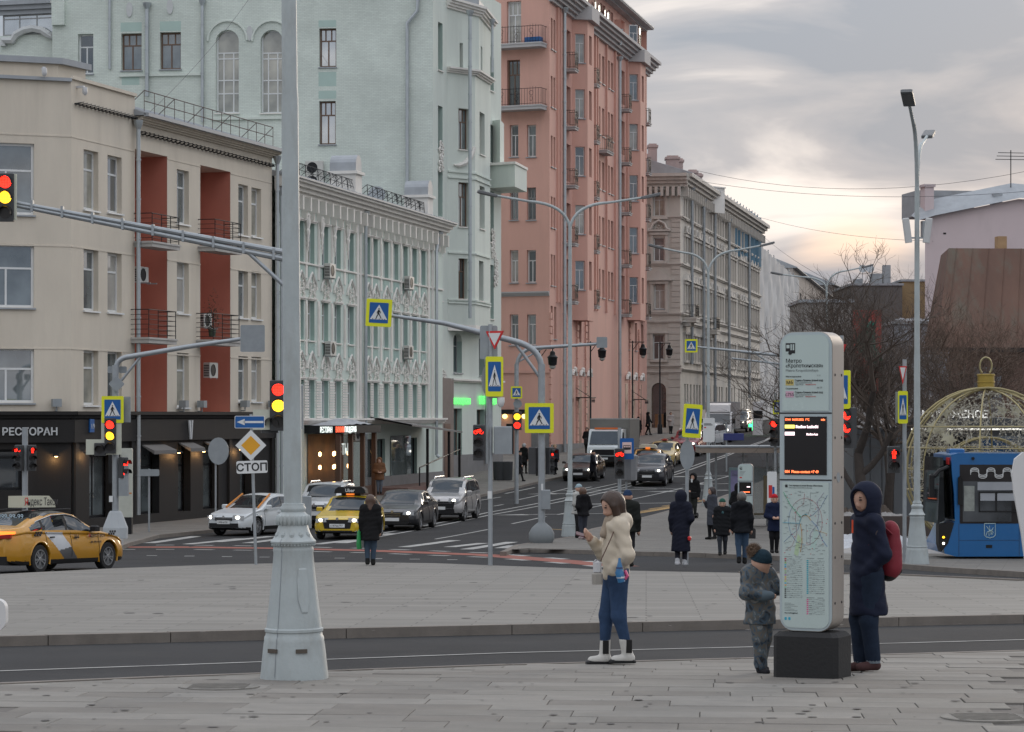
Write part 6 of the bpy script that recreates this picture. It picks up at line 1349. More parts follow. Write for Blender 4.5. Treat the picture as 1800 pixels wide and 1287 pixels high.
# bus stop flag on the far lamp post
t = post('stop_flag', 'white bus stop flag mounted in front of the far lamp post', 'sign', 1246, 108, zat(733, 108), .03); mb = MB(); mb.prism(rrect(.5,1.02,.06), -.03, .03); mb.obj('panel', M('sign_white'), t, rel(t,1246,756,107.9)); mb = MB(); mb.box(-.2,.15,-.036,-.031,.2,.23); mb.box(-.2,.1,-.036,-.031,.26,.28); mb.obj('print', M('sign_black'), t, rel(t,1246,756,107.9)); mb = MB(); mb.box(-.2,-.12,-.036,-.031,.08,.13); mb.obj('route_badge', M('sign_red'), t, rel(t,1246,756,107.9))
t = post('pharmacy_sign', 'small lit green cross far up the street', 'sign', 1325, 205, zat(735, 205), .05); mb = MB(); mb.box(-.12,.12,-.05,.05,-.4,.4); mb.box(-.4,.4,-.06,.06,-.12,.12); mb.obj('green_cross', M('lamp_green'), t, rel(t,1325,748,204.8))
t = post('info_column', 'far pale information column with a black screen up the street', 'information pillar', 1332, 200, zat(735, 200), .05); mb = MB(); mb.bbox(-.4,.4,-.15,.15,0,2.6,.05); mb.obj('column', M('sign_white'), t); mb = MB(); mb.box(-.36,.36,-.16,-.151,1.3,1.9); mb.obj('screen', M('dark_plastic'), t)
# black lanterns of the old street
def lantern(px, D, pl, label, side=1, yl=None):
    c = XY(px, D); g = G(D); t = thing('street_lantern', label, 'street lamp', (c.x, c.y, g), 0, 'black street lanterns along the house fronts'); H = 7.3
    mb = MB(); mb.lathe([(.2,0),(.2,.7),(.13,.8),(.12,1.5),(.07,1.6),(.05,H)], 10); mb.obj('pole', M('black_metal'), t, smooth=True)
    mb = MB(); mb.tube([(-.25*side,0,H-.1),(.85*side,0,H-.1)], .035, 6); mb.tube([(0,0,H-.7),(.4*side,0,H-.15)], .025, 5); mb.obj('arm', M('black_metal'), t)
    mb = MB(); mb.lathe([(.1,-1.0),(.24,-.92),(.27,-.55),(.31,-.5),(.16,-.36),(.14,-.2),(.03,-.12),(.03,0)], 10); o = mb.obj('lantern', M('black_metal'), t, (.75*side,0,H-.1), smooth=True); mb = MB(); mb.lathe([(.05,-1.18),(.16,-1.1),(.18,-.99)], 10); mb.obj('glass', mat('lantern_glass', (.4,.4,.38), .2), o, smooth=True)
for px, D, nm in ((948,145,'black street lantern before the blunt end of the pink house'),(1038,166,'black street lantern between the two quoined doors of the pink house'),(1112,186,'black street lantern at the far end of the pink house'),(1160,203,'black street lantern before the arched door of the grey house'),(1200,218,'black street lantern at the corner of the grey house'),(1251,238,'black street lantern midway along the grey house'),(1280,255,'black street lantern near the far end of the grey house'),(1339,290,'farthest black street lantern, before the wrapped house')):
    lantern(px, D, None, nm)
# ---------------------------------------------------------------- bus stop information pillars
def pillar(px, D, label, rz, Hp, Wp, Tp, full=True, base_h=.45):
    c = XY(px, D); g = G(D); t = thing('information_pillar', label, 'information pillar', (c.x, c.y, g), rz)
    al = mat('brushed_alu', (.44,.40,.36), .45, .55, var=.1, vs=2, streak=.1, stain=.35, st_col=(.30,.20,.13)); fr = mat('pillar_frame', (.42,.49,.51), .45, .2, var=.06)
    w = Wp/2; z0 = base_h
    RC = .105
    def prof(w_, h_, r, cz): return [(x, z+cz) for x, z in rrect(w_, h_, r, 8)]
    mb = MB(); mb.prism(prof(Wp, Hp, .13, z0+Hp/2), -Tp/2, Tp/2); mb.obj('body', al, t, smooth=True)
    mb = MB(); mb.prism(prof(Wp-.01, Hp-.01, .125, z0+Hp/2), -Tp/2-.012, -Tp/2-.0005); mb.obj('front_frame', fr, t)
    b = MB(); s = 1.16; 
    P = [(-w*1.02,0),(w*1.3,0),(w*1.3,base_h*.86),(w*.9,base_h*.98),(-w*.95,base_h*.98),(-w*1.02,base_h*.9)]
    b.bbox(-w-.05, w+.06, -Tp/2-.06, Tp/2+.06, 0, base_h*.985, .04); b.obj('foot', mat('rubber_black', (.013,.013,.014), .7, var=.2, bump=.15), t)
    yf = -Tp/2-.0125; pale = mat('backlit_poster', (.47,.56,.54), .25, var=.04, vs=2, coat=.3); y1 = yf-.006
    zt = z0+Hp; s1 = z0+Hp*.728; s2 = z0+Hp*.505     # joints between the three faces
    mb = MB(); P = [(x, z) for x, z in prof(Wp-.06, Hp-.06, .08, z0+Hp/2) if z > s1+.05]; P = [(w-.03, s1+.02)] + P + [(-w+.03, s1+.02)]; mb.prism(P, y1, yf); top = mb.obj('stop_name_panel', pale, t, fix=True)
    P = [(x, z) for x, z in prof(Wp-.06, Hp-.06, .08, z0+Hp/2) if z < s2-.05]; P = [(-w+.03, s2-.02)] + P + [(w-.03, s2-.02)]; mb = MB(); mb.prism(P, y1, yf); mp = mb.obj('route_map_panel', pale, t, fix=True)
    mb = MB(); mb.box(-w+.05, w-.05, y1, yf, s2+.045, s1-.03); sc = mb.obj('screen', mat('screen_black', (.012,.010,.010), .12, var=.1), t)
    for z in (s1, s2): mb = MB(); mb.box(-w+.004, w-.004, yf-.002, yf, z-.006, z+.006); mb.obj('joint', M('sign_black'), t)
    k = M('sign_black'); gy = mat('print_grey', (.22,.25,.25), .6, var=0); y2 = y1-.002
    L_ = -w+.062
    # bus pictogram
    mb = MB(); z = zt-.19; u_ = .088; mb.box(L_, L_+u_, y2, y1, z, z+.09); mb.obj('bus_symbol', k, top); mb = MB(); mb.box(L_+.008, L_+.036, y2-.001, y2, z+.045, z+.075); mb.box(L_+.046, L_+.058, y2-.001, y2, z+.028, z+.08); mb.box(L_+.066, L_+.08, y2-.001, y2, z+.028, z+.08); mb.box(L_, L_+.033, y2-.001, y2, z-.001, z+.016); mb.obj('bus_symbol_windows', pale, top); mb = MB(); mb.prism([(L_+.042+.017*math.cos(a), z+.004+.017*math.sin(a)) for a in [6.283*i/14 for i in range(14)]], y2-.002, y2); mb.obj('bus_symbol_wheel', k, top)
    tx = lambda s, size, m, x, z, nm='print', **kw: text(top if z > s1 else mp if z < s2 else sc, s, size, m, (x, y2, z), 0, name=nm, depth=.0008, **kw)
    if full:
        tx('Метро', .048, k, L_, zt-.272); tx('«Кропоткинская»', .048, k, L_, zt-.314, sx=.86); tx('Metro Kropotkinskaya', .033, gy, L_, zt-.35)
        tx('Магистральные', .019, k, L_, zt-.40); tx('7-11', .019, gy, L_+.29, zt-.392)
        tx('Социальные', .019, k, L_, zt-.505); tx('до 30', .019, gy, L_+.29, zt-.497)
        for z, nm, col in ((zt-.472, 'м6', (.55,.44,.14)), (zt-.577, 'с755', (.60,.37,.47))):
            mb = MB(); mb.box(L_, L_+.075, y2, y1, z, z+.054); mb.obj('route_badge', mat('badge_'+str(int(col[2]*100)), col, .5, var=.05), top); text(top, nm, .05 if len(nm) < 3 else .04, k, (L_+.0375, y2-.001, z+.012), 0, 'CENTER', 'route_number', .0006)
            tx('Стадион «Лужники» (южный вход)', .025, k, L_+.085, z+.036, sx=.62); tx('Stadion Luzhniki (Southern Entrance)', .014, gy, L_+.085, z+.019, sx=.75); tx('• Будни 5:30-1:05', .013, gy, L_+.085, z+.003, sx=.8); tx('Выходные 5:30-1:05', .013, M('sign_red'), L_+.185, z+.003, sx=.8)
        red = emat('led_red', (1,.18,.06), 1.8); wh = emat('led_white', (1,.75,.8), 1.6); ye = emat('led_yellow', (1,.85,.15), 1.5); zs = s1-.035; X = -w+.055
        for s_, x, z, m_, sz in (('17:44  04.03.2022  1°C', X, zs-.03, red, .026), ('min', w-.1, zs-.03, red, .026), ('Stadion Luzhniki', X+.1, zs-.095, wh, .034), ('Stadion Luz', X+.2, zs-.158, wh, .024), ('054  Please contact +7 49', X, s2+.062, red, .032)): text(sc, s_, sz, m_, (x, y2, z), 0, name='led_text', depth=.0008, bold=.0012, sx=.93)
        for z, m_ in ((zs-.098, ye), (zs-.16, wh)): mb = MB(); mb.box(X, X+.09, y2, y1, z, z+.03); mb.obj('led_badge', m_, sc)
        # route map: ring, lines, stops
        cx, cz = .0, s2-.365; rx, rz_ = .155, .205; cols = {'r':(.45,.05,.07),'b':(.04,.16,.45),'g':(.05,.38,.2),'o':(.60,.30,.04),'t':(.03,.35,.5),'v':(.30,.12,.35),'gr':(.3,.3,.32)}
        mats_ = {q: mat('map_'+q, v, .5, var=0) for q, v in cols.items()}
        def line(pts, q, r=.007): mb = MB(); mb.tube([(cx+a*rx, y1-.001, cz+b*rz_) for a, b in pts], r*.55, 4, sq=.25); mb.obj('map_line', mats_[q], mp)
        ring = [(math.cos(a), math.sin(a)) for a in [6.283*i/36 for i in range(37)]]; line(ring[0:15], 'r', .005); line(ring[14:28], 'b', .005); line(ring[27:], 'r', .005)
        line([(-1.3,1.25),(-.9,.7),(-.25,.18)], 'g', .011); line([(-.25,.18),(-.15,.25),(.05,.28),(.2,.2),(.35,.05)], 'o', .012); line([(-.25,.18),(-.15,.27),(0,.31),(.12,.28)], 't', .012); line([(-1.35,-.05),(-.9,-.07),(-.35,-.08),(-.25,.18)], 't', .012)
        line([(-.3,-.1),(-.22,-.4),(-.2,-.9),(-.3,-1.3)], 'o', .012); line([(.35,.05),(.7,-.2),(1.,-.75),(1.3,-1.05)], 'b', .008); line([(1.3,1.15),(.9,.6),(.45,.3),(.25,.22)], 'b', .006); line([(-1.3,-.9),(-.8,-.55),(-.45,-.35),(-.35,-.1)], 'b', .006)
        line([(-1.2,-1.25),(-.8,-1.05),(-.5,-.5),(-.6,.2),(-.45,.6),(-.1,.75),(-.05,1.2)], 'r', .005); line([(1.1,1.25),(.7,.85),(.8,.3),(.7,-.1),(.3,-.5),(.28,-1.)], 'v', .005); line([(.3,1.25),(.3,.6),(.15,.3)], 'gr', .004); line([(.05,-.1),(.08,-.9)], 'gr', .004); line([(.6,-.35),(1.3,-.5)], 'o', .006)
        rnd = random.Random(6); mb = MB(); md = MB()
        for k_ in range(150):
            a, b = rnd.uniform(-1.35,1.15), rnd.uniform(-1.45,1.3); ln = rnd.uniform(.012,.03); mb.box(cx+a*rx, cx+a*rx+ln, y2, y1, cz+b*rz_, cz+b*rz_+.0032)
        for k_ in range(26): a, b = rnd.uniform(-1.35,1.3), rnd.uniform(-1.4,1.35); md.box(cx+a*rx, cx+a*rx+.007, y2-.0004, y1, cz+b*rz_, cz+b*rz_+.006)
        tag(mb.obj('map_stop_names', gy, mp), kind='stuff'); tag(md.obj('map_stops', mats_['r'], mp), kind='stuff')
        for a, b, ww, q in ((.55,-.75,.04,(.42,.56,.52)),(-.45,-1.0,.035,(.42,.55,.36))): mb = MB(); mb.prism([(cx+a*rx-ww, cz+b*rz_-.08),(cx+a*rx, cz+b*rz_-.1),(cx+a*rx+ww, cz+b*rz_+.05),(cx+a*rx, cz+b*rz_+.1)], y1-.0006, y1); mb.obj('map_park', mat('map_tint_%d' % int(q[2]*100), q, .5, var=0), mp, fix=True)
        tx('Сеть маршрутов центра Москвы «Магистраль»', .019, k, L_+.03, s2-.055, sx=.72); tx('Surface Transport Network of Moscow City Centre', .012, gy, L_+.03, s2-.072, sx=.85); mb = MB(); mb.box(L_-.005, L_+.018, y2, y1, s2-.066, s2-.042); mb.obj('map_symbol', k, mp)
        # legend
        zl = s2-.70; pal = [(.45,.05,.07),(.25,.08,.05),(.2,.4,.1),(.05,.4,.5),(.03,.25,.5),(.6,.25,.05),(.3,.45,.25),(.3,.4,.2),(.35,.15,.4),(.55,.45,.02),(.6,.25,.1),(.45,.5,.05),(.05,.4,.55),(.6,.3,.1),(.2,.45,.3)]+[(.03,.03,.03)]*5; dz = .0178; c2 = L_+.195
        tm = MB()
        def leg(x, z, col):
            mb = MB(); mb.box(x, x+.016, y2, y1, z, z+.0105); mb.obj('legend_badge', mat('lg_%d_%d_%d' % tuple(int(v*99) for v in col), col, .5, var=0), mp)
            xx = x+.022
            while xx < x+.16: l_ = rnd.uniform(.012,.03); tm.box(xx, min(xx+l_, x+.165), y2, y1, z+.002+rnd.choice((0,.004)), z+.0048+rnd.choice((0,.004))); xx += l_+.005
        for i, col in enumerate(pal): leg(L_-.01, zl-i*dz, col)
        for i in range(17): leg(c2, zl-.012-i*dz, (.02,.33,.42))
        for i in range(8): leg(c2, zl-.352-i*dz, (.62,.12,.28))
        for x, z in ((L_-.01, zl+.022), (c2, zl+.012), (c2, zl-.333)): tm.box(x, x+.07, y2, y1, z, z+.005); tm.box(x+.1, x+.155, y2, y1, z, z+.005)
        for i in range(6): tm.box(L_-.01, L_+.05+.03*((i*7)%3), y2, y1, zl-.385-i*.013, zl-.382-i*.013)
        tag(tm.obj('legend_text', gy, mp), kind='stuff'); text(mp, 'mos.ru/magistral', .018, k, (L_-.01, y2, zl-.475), 0, name='print', depth=.0008)
        for i in range(2): mb = MB(); mb.prism(rrect(.02,.026,.007), y2, y1); mb.obj('crest', mats_['t'], mp, (L_+i*.035, 0, zl-.52))
        # rivets and speaker on the metal side
        for z in (.35,.75,1.05,1.45,1.8,2.35):
            for y in (-.09,.09): mb = MB(); mb.lathe([(.012,-.002),(.012,.004),(.004,.006)], 8); mb.xf(Matrix.Rotation(R(90),4,'Y')); mb.obj('rivet', M('sign_black'), t, (w, y, z0+z-.1))
        mb = MB(); mb.lathe([(.045,0),(.045,.003)], 16); mb.xf(Matrix.Rotation(R(90),4,'Y')); mb.obj('speaker_grille', M('sign_back'), t, (w, 0, z0+1.35))
        for y in (-.1,.12): mb = MB(); mb.lathe([(.022,0),(.022,.006),(.012,.008)], 10); mb.xf(Matrix.Rotation(R(90),4,'Y')); mb.obj('foot_bolt', M('galv'), t, (w+.05, y, .16))
    else:
        for i in range(4): mb = MB(); mb.box(L_, L_+.2-.03*i, y2, y1, zt-.26-i*.04, zt-.245-i*.04); mb.obj('print', gy, top)
        mb = MB(); mb.box(L_, L_+.08, y2, y1, zt-.47, zt-.43); mb.obj('route_badge', M('sign_red'), top)
        rnd = random.Random(4); 
        for i in range(7): mb = MB(); mb.tube([(-w+.1+rnd.random()*(Wp-.2), y1-.001, s2-.12-rnd.random()*.9) for _ in range(4)], .006, 4, sq=.3); mb.obj('map_line', mat('map_'+random.choice('rbgo'), (.3,.3,.3)), mp)
        mb = MB(); mb.box(-w+.1, w-.1, y2, y1, s2+.1, s2+.13); mb.obj('led_badge', emat('led_red', (1,.18,.06), 1.8), sc); mb = MB(); mb.box(.05, w-.09, y2, y1, s1-.2, s1-.17); mb.obj('led_badge', emat('led_white', (1,.75,.8), 1.6), sc)
    return t
pillar(1427, 22.6, 'tall bus stop information pillar with route map, screen and black foot', R(-26), 2.63, .49, .30, True, .41)
pillar(1311, 84, 'smaller distant information pillar in front of the bus shelter', R(-14), 2.1, .50, .2, False, .35)
# ---------------------------------------------------------------- bus shelter
def shelter():
    c = XY(1300, 95); t = thing('bus_shelter', 'bus shelter with flat timber edged roof and glass walls', 'bus shelter', (c.x, c.y, G(95)))
    xl, xr = XY(1226,95).x-c.x, XY(1375,95).x-c.x; zr = zat(786,95)-G(95)
    mb = MB(); mb.bbox(xl, xr, -1.1, 1.1, zr-.2, zr, .03); mb.obj('roof', mat('shelter_roof', (.26,.215,.18), .7, var=.1), t); mb = MB(); mb.box(xl-.02, xr+.02, -1.12, 1.12, zr, zr+.06); mb.obj('roof_cap', M('galv'), t)
    gl = mat('shelter_glass', (.25,.3,.3), .08, var=0, alpha=.35)
    ax = XY(1278,95).x-c.x; mb = MB(); mb.bbox(ax, ax+.62, -.9, -.7, .1, 2.2, .02); ad = mb.obj('advert_case', mat('case_teal', (.13,.19,.20), .4, var=.1), t); mb = MB(); mb.box(ax+.06, ax+.56, -.906, -.901, .2, 2.1); mb.obj('poster', mat('poster_purple', (.16,.15,.26), .4, var=.5, vs=1.3), ad); text(ad, 'Хлеб', .22, mat('poster_white', (.6,.6,.6), .5), (ax+.1,-.908,.55), 0, name='poster_lettering'); text(ad, 'Deutsche', .12, mat('poster_dark', (.08,.08,.12), .5), (ax+.1,-.908,1.9), 0, name='poster_lettering')
    for x in (.2, 1.1): mb = MB(); mb.box(x, x+.85, .6, .62, .25, 2.2); mb.obj('glass_wall', gl, t)
    for x in (xl+.7, .15, 1.05, xr-.3): mb = MB(); mb.box(x, x+.07, .57, .64, 0, zr-.2); mb.obj('post', M('galv'), t)
    bx = XY(1340,95).x-c.x; mb = MB(); mb.box(bx, bx+.32, -.6, -.4, .5, 1.9); mb.obj('timber_end', mat('shelter_timber', (.14,.11,.06), .6, var=.2), t)
    mb = MB(); mb.box(.2, 1.9, .1, .5, .42, .48); mb.obj('bench_seat', mat('shelter_timber', (.14,.11,.06)), t); [MB().box(x, x+.06, .15, .45, 0, .42).obj('bench_leg', M('galv'), t) for x in (.35, 1.7)]
    c2 = XY(1357, 80); t = thing('route_board', 'slim white route board beside the bus shelter', 'sign', (c2.x, c2.y, G(80)), R(-30)); mb = MB(); mb.prism(rrect(.3,1.35,.04), -.03, .03); mb.obj('board', M('sign_white'), t, (0,0,1.55)); mb = MB(); mb.tube([(0,.05,0),(0,.05,1.0)], .04, 8); mb.obj('pole', M('galv'), t); mb = MB(); mb.box(-.1,.02,-.035,-.031,1.4,1.8); mb.obj('print', M('sign_red'), t); mb = MB(); mb.box(.03,.1,-.035,-.031,1.45,1.75); mb.obj('blue_print', M('sign_blue'), t)
shelter()
# ---------------------------------------------------------------- big golden wire bauble
def bauble():
    c = XY(1733, 73); t = thing('light_bauble', 'giant golden wire bauble hung with dead fairy lights', 'decoration', (c.x, c.y, G(73))); gold = mat('gold_paint', (.34,.29,.15), .45, .5, var=.15, vs=2); Rb = 2.1; zc = 2.55; zc = zat(824,73)-G(73)
    def hoop(pts, r, nm='hoop'): mb = MB(); mb.tube(pts, r, 7); mb.obj(nm, gold, t, smooth=True)
    n = 40; Rb = (zat(682,73)-G(73))-zc
    Rb = max(Rb, 2.2)
    for y in (-.35,.35): hoop([(Rb*math.cos(a), y, zc+Rb*math.sin(a)) for a in [6.283*i/n for i in range(n+1)]], .034, 'outer_ring')
    for k, a0 in enumerate((30,75,120,150)): hoop([(Rb*.98*math.cos(a)*math.cos(R(a0)), Rb*.98*math.cos(a)*math.sin(R(a0)), zc+Rb*.98*math.sin(a)) for a in [6.283*i/n for i in range(n+1)]], .024, 'meridian')
    for rr, cx in ((1.45,-.15),(1.05,-.35)):
        for y in (-1.2,-.7): hoop([(cx+rr*math.cos(a), y, zc-.55+rr*math.sin(a)) for a in [math.pi*i/20 for i in range(21)]] , .03, 'doorway_arch')
    for z in (-1.2,-.6,0,.6,1.2): r_ = math.sqrt(Rb*Rb-z*z); hoop([(r_*math.cos(a), r_*math.sin(a), zc+z) for a in [6.283*i/n for i in range(n+1)]], .018, 'parallel')
    for i in range(10): a = R(10+i*18); mb = MB(); mb.tube([(Rb*math.cos(a),-.35,zc+Rb*math.sin(a)),(Rb*math.cos(a),.35,zc+Rb*math.sin(a))], .03, 6); mb.obj('rung', gold, t)
    mb = MB(); mb.lathe([(.24,0),(.24,.16),(.26,.17),(.26,.2),(.24,.21),(.24,.36),(.26,.37),(.26,.41),(.23,.42)], 20); mb.obj('cap', mat('gold_leaf', (.42,.30,.07), .35, .7, var=.1), t, (0,0,zc+Rb-.02), smooth=True)
    mb = MB(); mb.tube([(.17*math.cos(a),0,.42+.22+.25*math.sin(a)) for a in [R(-50+280*i/20) for i in range(21)]], .028, 7); mb.obj('loop', gold, t, (0,0,zc+Rb-.02), smooth=True)
    # tangle of unlit light strings
    rnd = random.Random(11); mb = MB(); tw = MB()
    for k in range(900):
        u = Vector((rnd.gauss(0,1), rnd.gauss(0,1), rnd.gauss(0,1))).normalized()*Rb*.96*rnd.uniform(.8,1)
        if u.z > .92*Rb: continue
        p = u; P = [p.copy()]
        d = Vector((rnd.gauss(0,1), rnd.gauss(0,1), rnd.gauss(-.25,1))).normalized()
        for s in range(5):
            p = p + d*.17; d = (d + Vector((rnd.gauss(0,.6), rnd.gauss(0,.6), rnd.gauss(0,.6)))).normalized()
            if p.length > Rb*.98: p *= Rb*.97/p.length
            P.append(p.copy())
        P = [(q.x, q.y, zc+q.z) for q in P if q.z > -zc+.1]
        if len(P) > 2:
            mb.tube(P, .0075, 3, cap=False)
            for q in P[1::2]: tw.box(q[0]-.018, q[0]+.018, q[1]-.018, q[1]+.018, q[2]-.018, q[2]+.018)
    tag(mb.obj('fairy_light_strings', mat('string_pale', (.36,.33,.26), .6), t), kind='stuff'); tag(tw.obj('fairy_light_bulbs', mat('bulb_pale', (.5,.48,.40), .4), t), kind='stuff')
    for k in range(9):
        a = R(40+rnd.random()*110); rr = Rb*rnd.uniform(.55,.95); s = MB(); P = []
        for i in range(10): q = .22 if i % 2 == 0 else .10; P.append((q*math.cos(6.283*i/10), q*math.sin(6.283*i/10)))
        s.prism(P, -.02, .02); s.obj('snow_star', mat('star_pale', (.55,.52,.38), .5), t, (rr*math.cos(a), -.9+rnd.random(), zc+rr*math.sin(a)))
    mb = MB(); mb.box(-1.7,1.7,-.8,.8,0,.16); mb.obj('platform', mat('platform_timber', (.16,.12,.08), .8, var=.2), t)
bauble()
# ---------------------------------------------------------------- near white rounded things cut by the frame, litter bins, wires
c = XY(1809, 19.); t = thing('white_banner', 'white rounded panel cut off by the right edge of the picture', 'banner', (c.x, c.y, G(19)), 0)
P = []; zt = zat(795,19)-G(19)
for a, b in ((-.115,zt-.30),(-.13,zt-.16),(-.11,zt-.05),(-.05,zt),(.05,zt+.01),(.3,zt),(.3,.3),(.06,.3),(.02,.9),(-.02,zt-.9),(-.06,zt-.6)): P.append((a, b))
mb = MB(); mb.prism(P, -.02, .02); mb.obj('panel', mat('banner_white', (.62,.62,.62), .6, var=.04), t, fix=True); mb = MB(); mb.tube([(.2,.04,0),(.2,.04,zt-.2)], .02, 8); mb.obj('pole', M('galv'), t); mb = MB(); mb.box(-.0,.4,-.15,.2,0,.06); mb.obj('foot', M('black_metal'), t)
c = XY(-6, 18.5); t = thing('white_banner', 'small rounded white edge cut off by the left edge of the picture', 'banner', (c.x, c.y, G(18.5)))
zl, zh = zat(1108,18.5)-G(18.5), zat(1053,18.5)-G(18.5); mb = MB(); mb.prism([(x-.12, z+(zl+zh)/2) for x, z in rrect(.39, zh-zl, .07, 6)], -.05, .05); mb.obj('panel', mat('banner_white', (.62,.62,.62)), t); mb = MB(); mb.tube([(-.15,0,0),(-.15,0,zl)], .025, 8); mb.obj('pole', M('galv'), t)
for px, nm in ((878,'dark litter bin left of the striding pedestrian'),(890,'second litter bin beside the mint house corner')):
    c = XY(px, 140); mb = MB(); mb.lathe([(.3,0),(.33,.05),(.36,.95),(.38,1.),(.34,1.02),(.3,.7)], 14); o = mb.obj('litter_bin', mat('bin_dark', (.06,.065,.07), .6, var=.15), None, (c.x, c.y, G(140)), smooth=True); tag(o, nm, 'litter bin')
def wire(P, label, r=.014):
    mb = MB(); mb.tube(P, r, 4); o = mb.obj('overhead_wire', mat('wire_black', (.03,.03,.035), .6, var=0), None); tag(o, label, 'wire')
def sag(a, b, s, n=14): a, b = Vector(a), Vector(b); return [a.lerp(b, i/n) - Vector((0,0,s*4*(i/n)*(1-i/n))) for i in range(n+1)]
wire(sag(W(1225,300,212), W(1810,300,180), 1.4), 'upper overhead wire crossing the sky from the chimneys'); wire(sag(W(1225,318,212), W(1810,336,180), .8), 'second overhead wire crossing the sky below the upper one'); wire(sag(W(1335,382,262), W(1640,424,190), .5), 'lowest overhead wire from the netted roof to the lilac house'); wire(sag(W(1338,412,262), W(1470,500,150), .3), 'overhead wire slanting down beside the wrapped house')
wire(sag(W(440,-5,135), W(255,205,100), .3), 'thin wire slanting across the arched windows', .012)
# ================================================================ vehicles
def interp(T, x):
    if x <= T[0][0]: return T[0][1]
    for (a, b), (c, d) in zip(T, T[1:]):
        if x <= c:
            t = (x-a)/(c-a) if c > a else 0; t = t*t*(3-2*t)*.35 + t*.65; return b + (d-b)*t
    return T[-1][1]
def carpaint(name, col, metal=.25): return mat('paint_'+name, col, .32, metal, var=.05, vs=1.5, coat=.6, stain=.18, st_col=tuple(c*.6+.05 for c in col))
_rim = {}
def wheel(r, w, parent, loc, side, dark=False):
    k = (r, w, dark)
    if k not in _rim:
        t = MB(); t.lathe([(r*.66,-w/2),(r*.93,-w/2),(r,-w*.36),(r,w*.36),(r*.93,w/2),(r*.66,w/2)], 28, cap=False); t.xf(Matrix.Rotation(R(90),4,'X'))
        m = MB(); m.lathe([(r*.67,-w*.42),(r*.67,w*.5),(r*.60,w*.5),(r*.58,w*.2),(.02,w*.2)], 24); 
        for i in range(10):
            a = 6.283*i/10; b = len(m.v); m.box(r*.08, r*.62, -r*.045, r*.045, w*.22, w*.44); m.xf(Matrix.Rotation(a + (.12 if i % 2 else -.12),4,'Z'), b)
        m.lathe([(r*.14,w*.2),(r*.14,w*.46),(r*.1,w*.48)], 12); m.xf(Matrix.Rotation(R(90),4,'X'))
        _rim[k] = (t.mesh('wheel', [mat('tyre', (.018,.018,.019), .85, var=.2)], True), m.mesh('rim', [mat('rim_dark', (.05,.05,.055), .4, .6) if dark else mat('rim_alloy', (.40,.41,.42), .3, .8, var=.1)]))
    o = link(_rim[k][0], 'wheel', parent, loc, 0 if side < 0 else math.pi); link(_rim[k][1], 'rim', o); return o
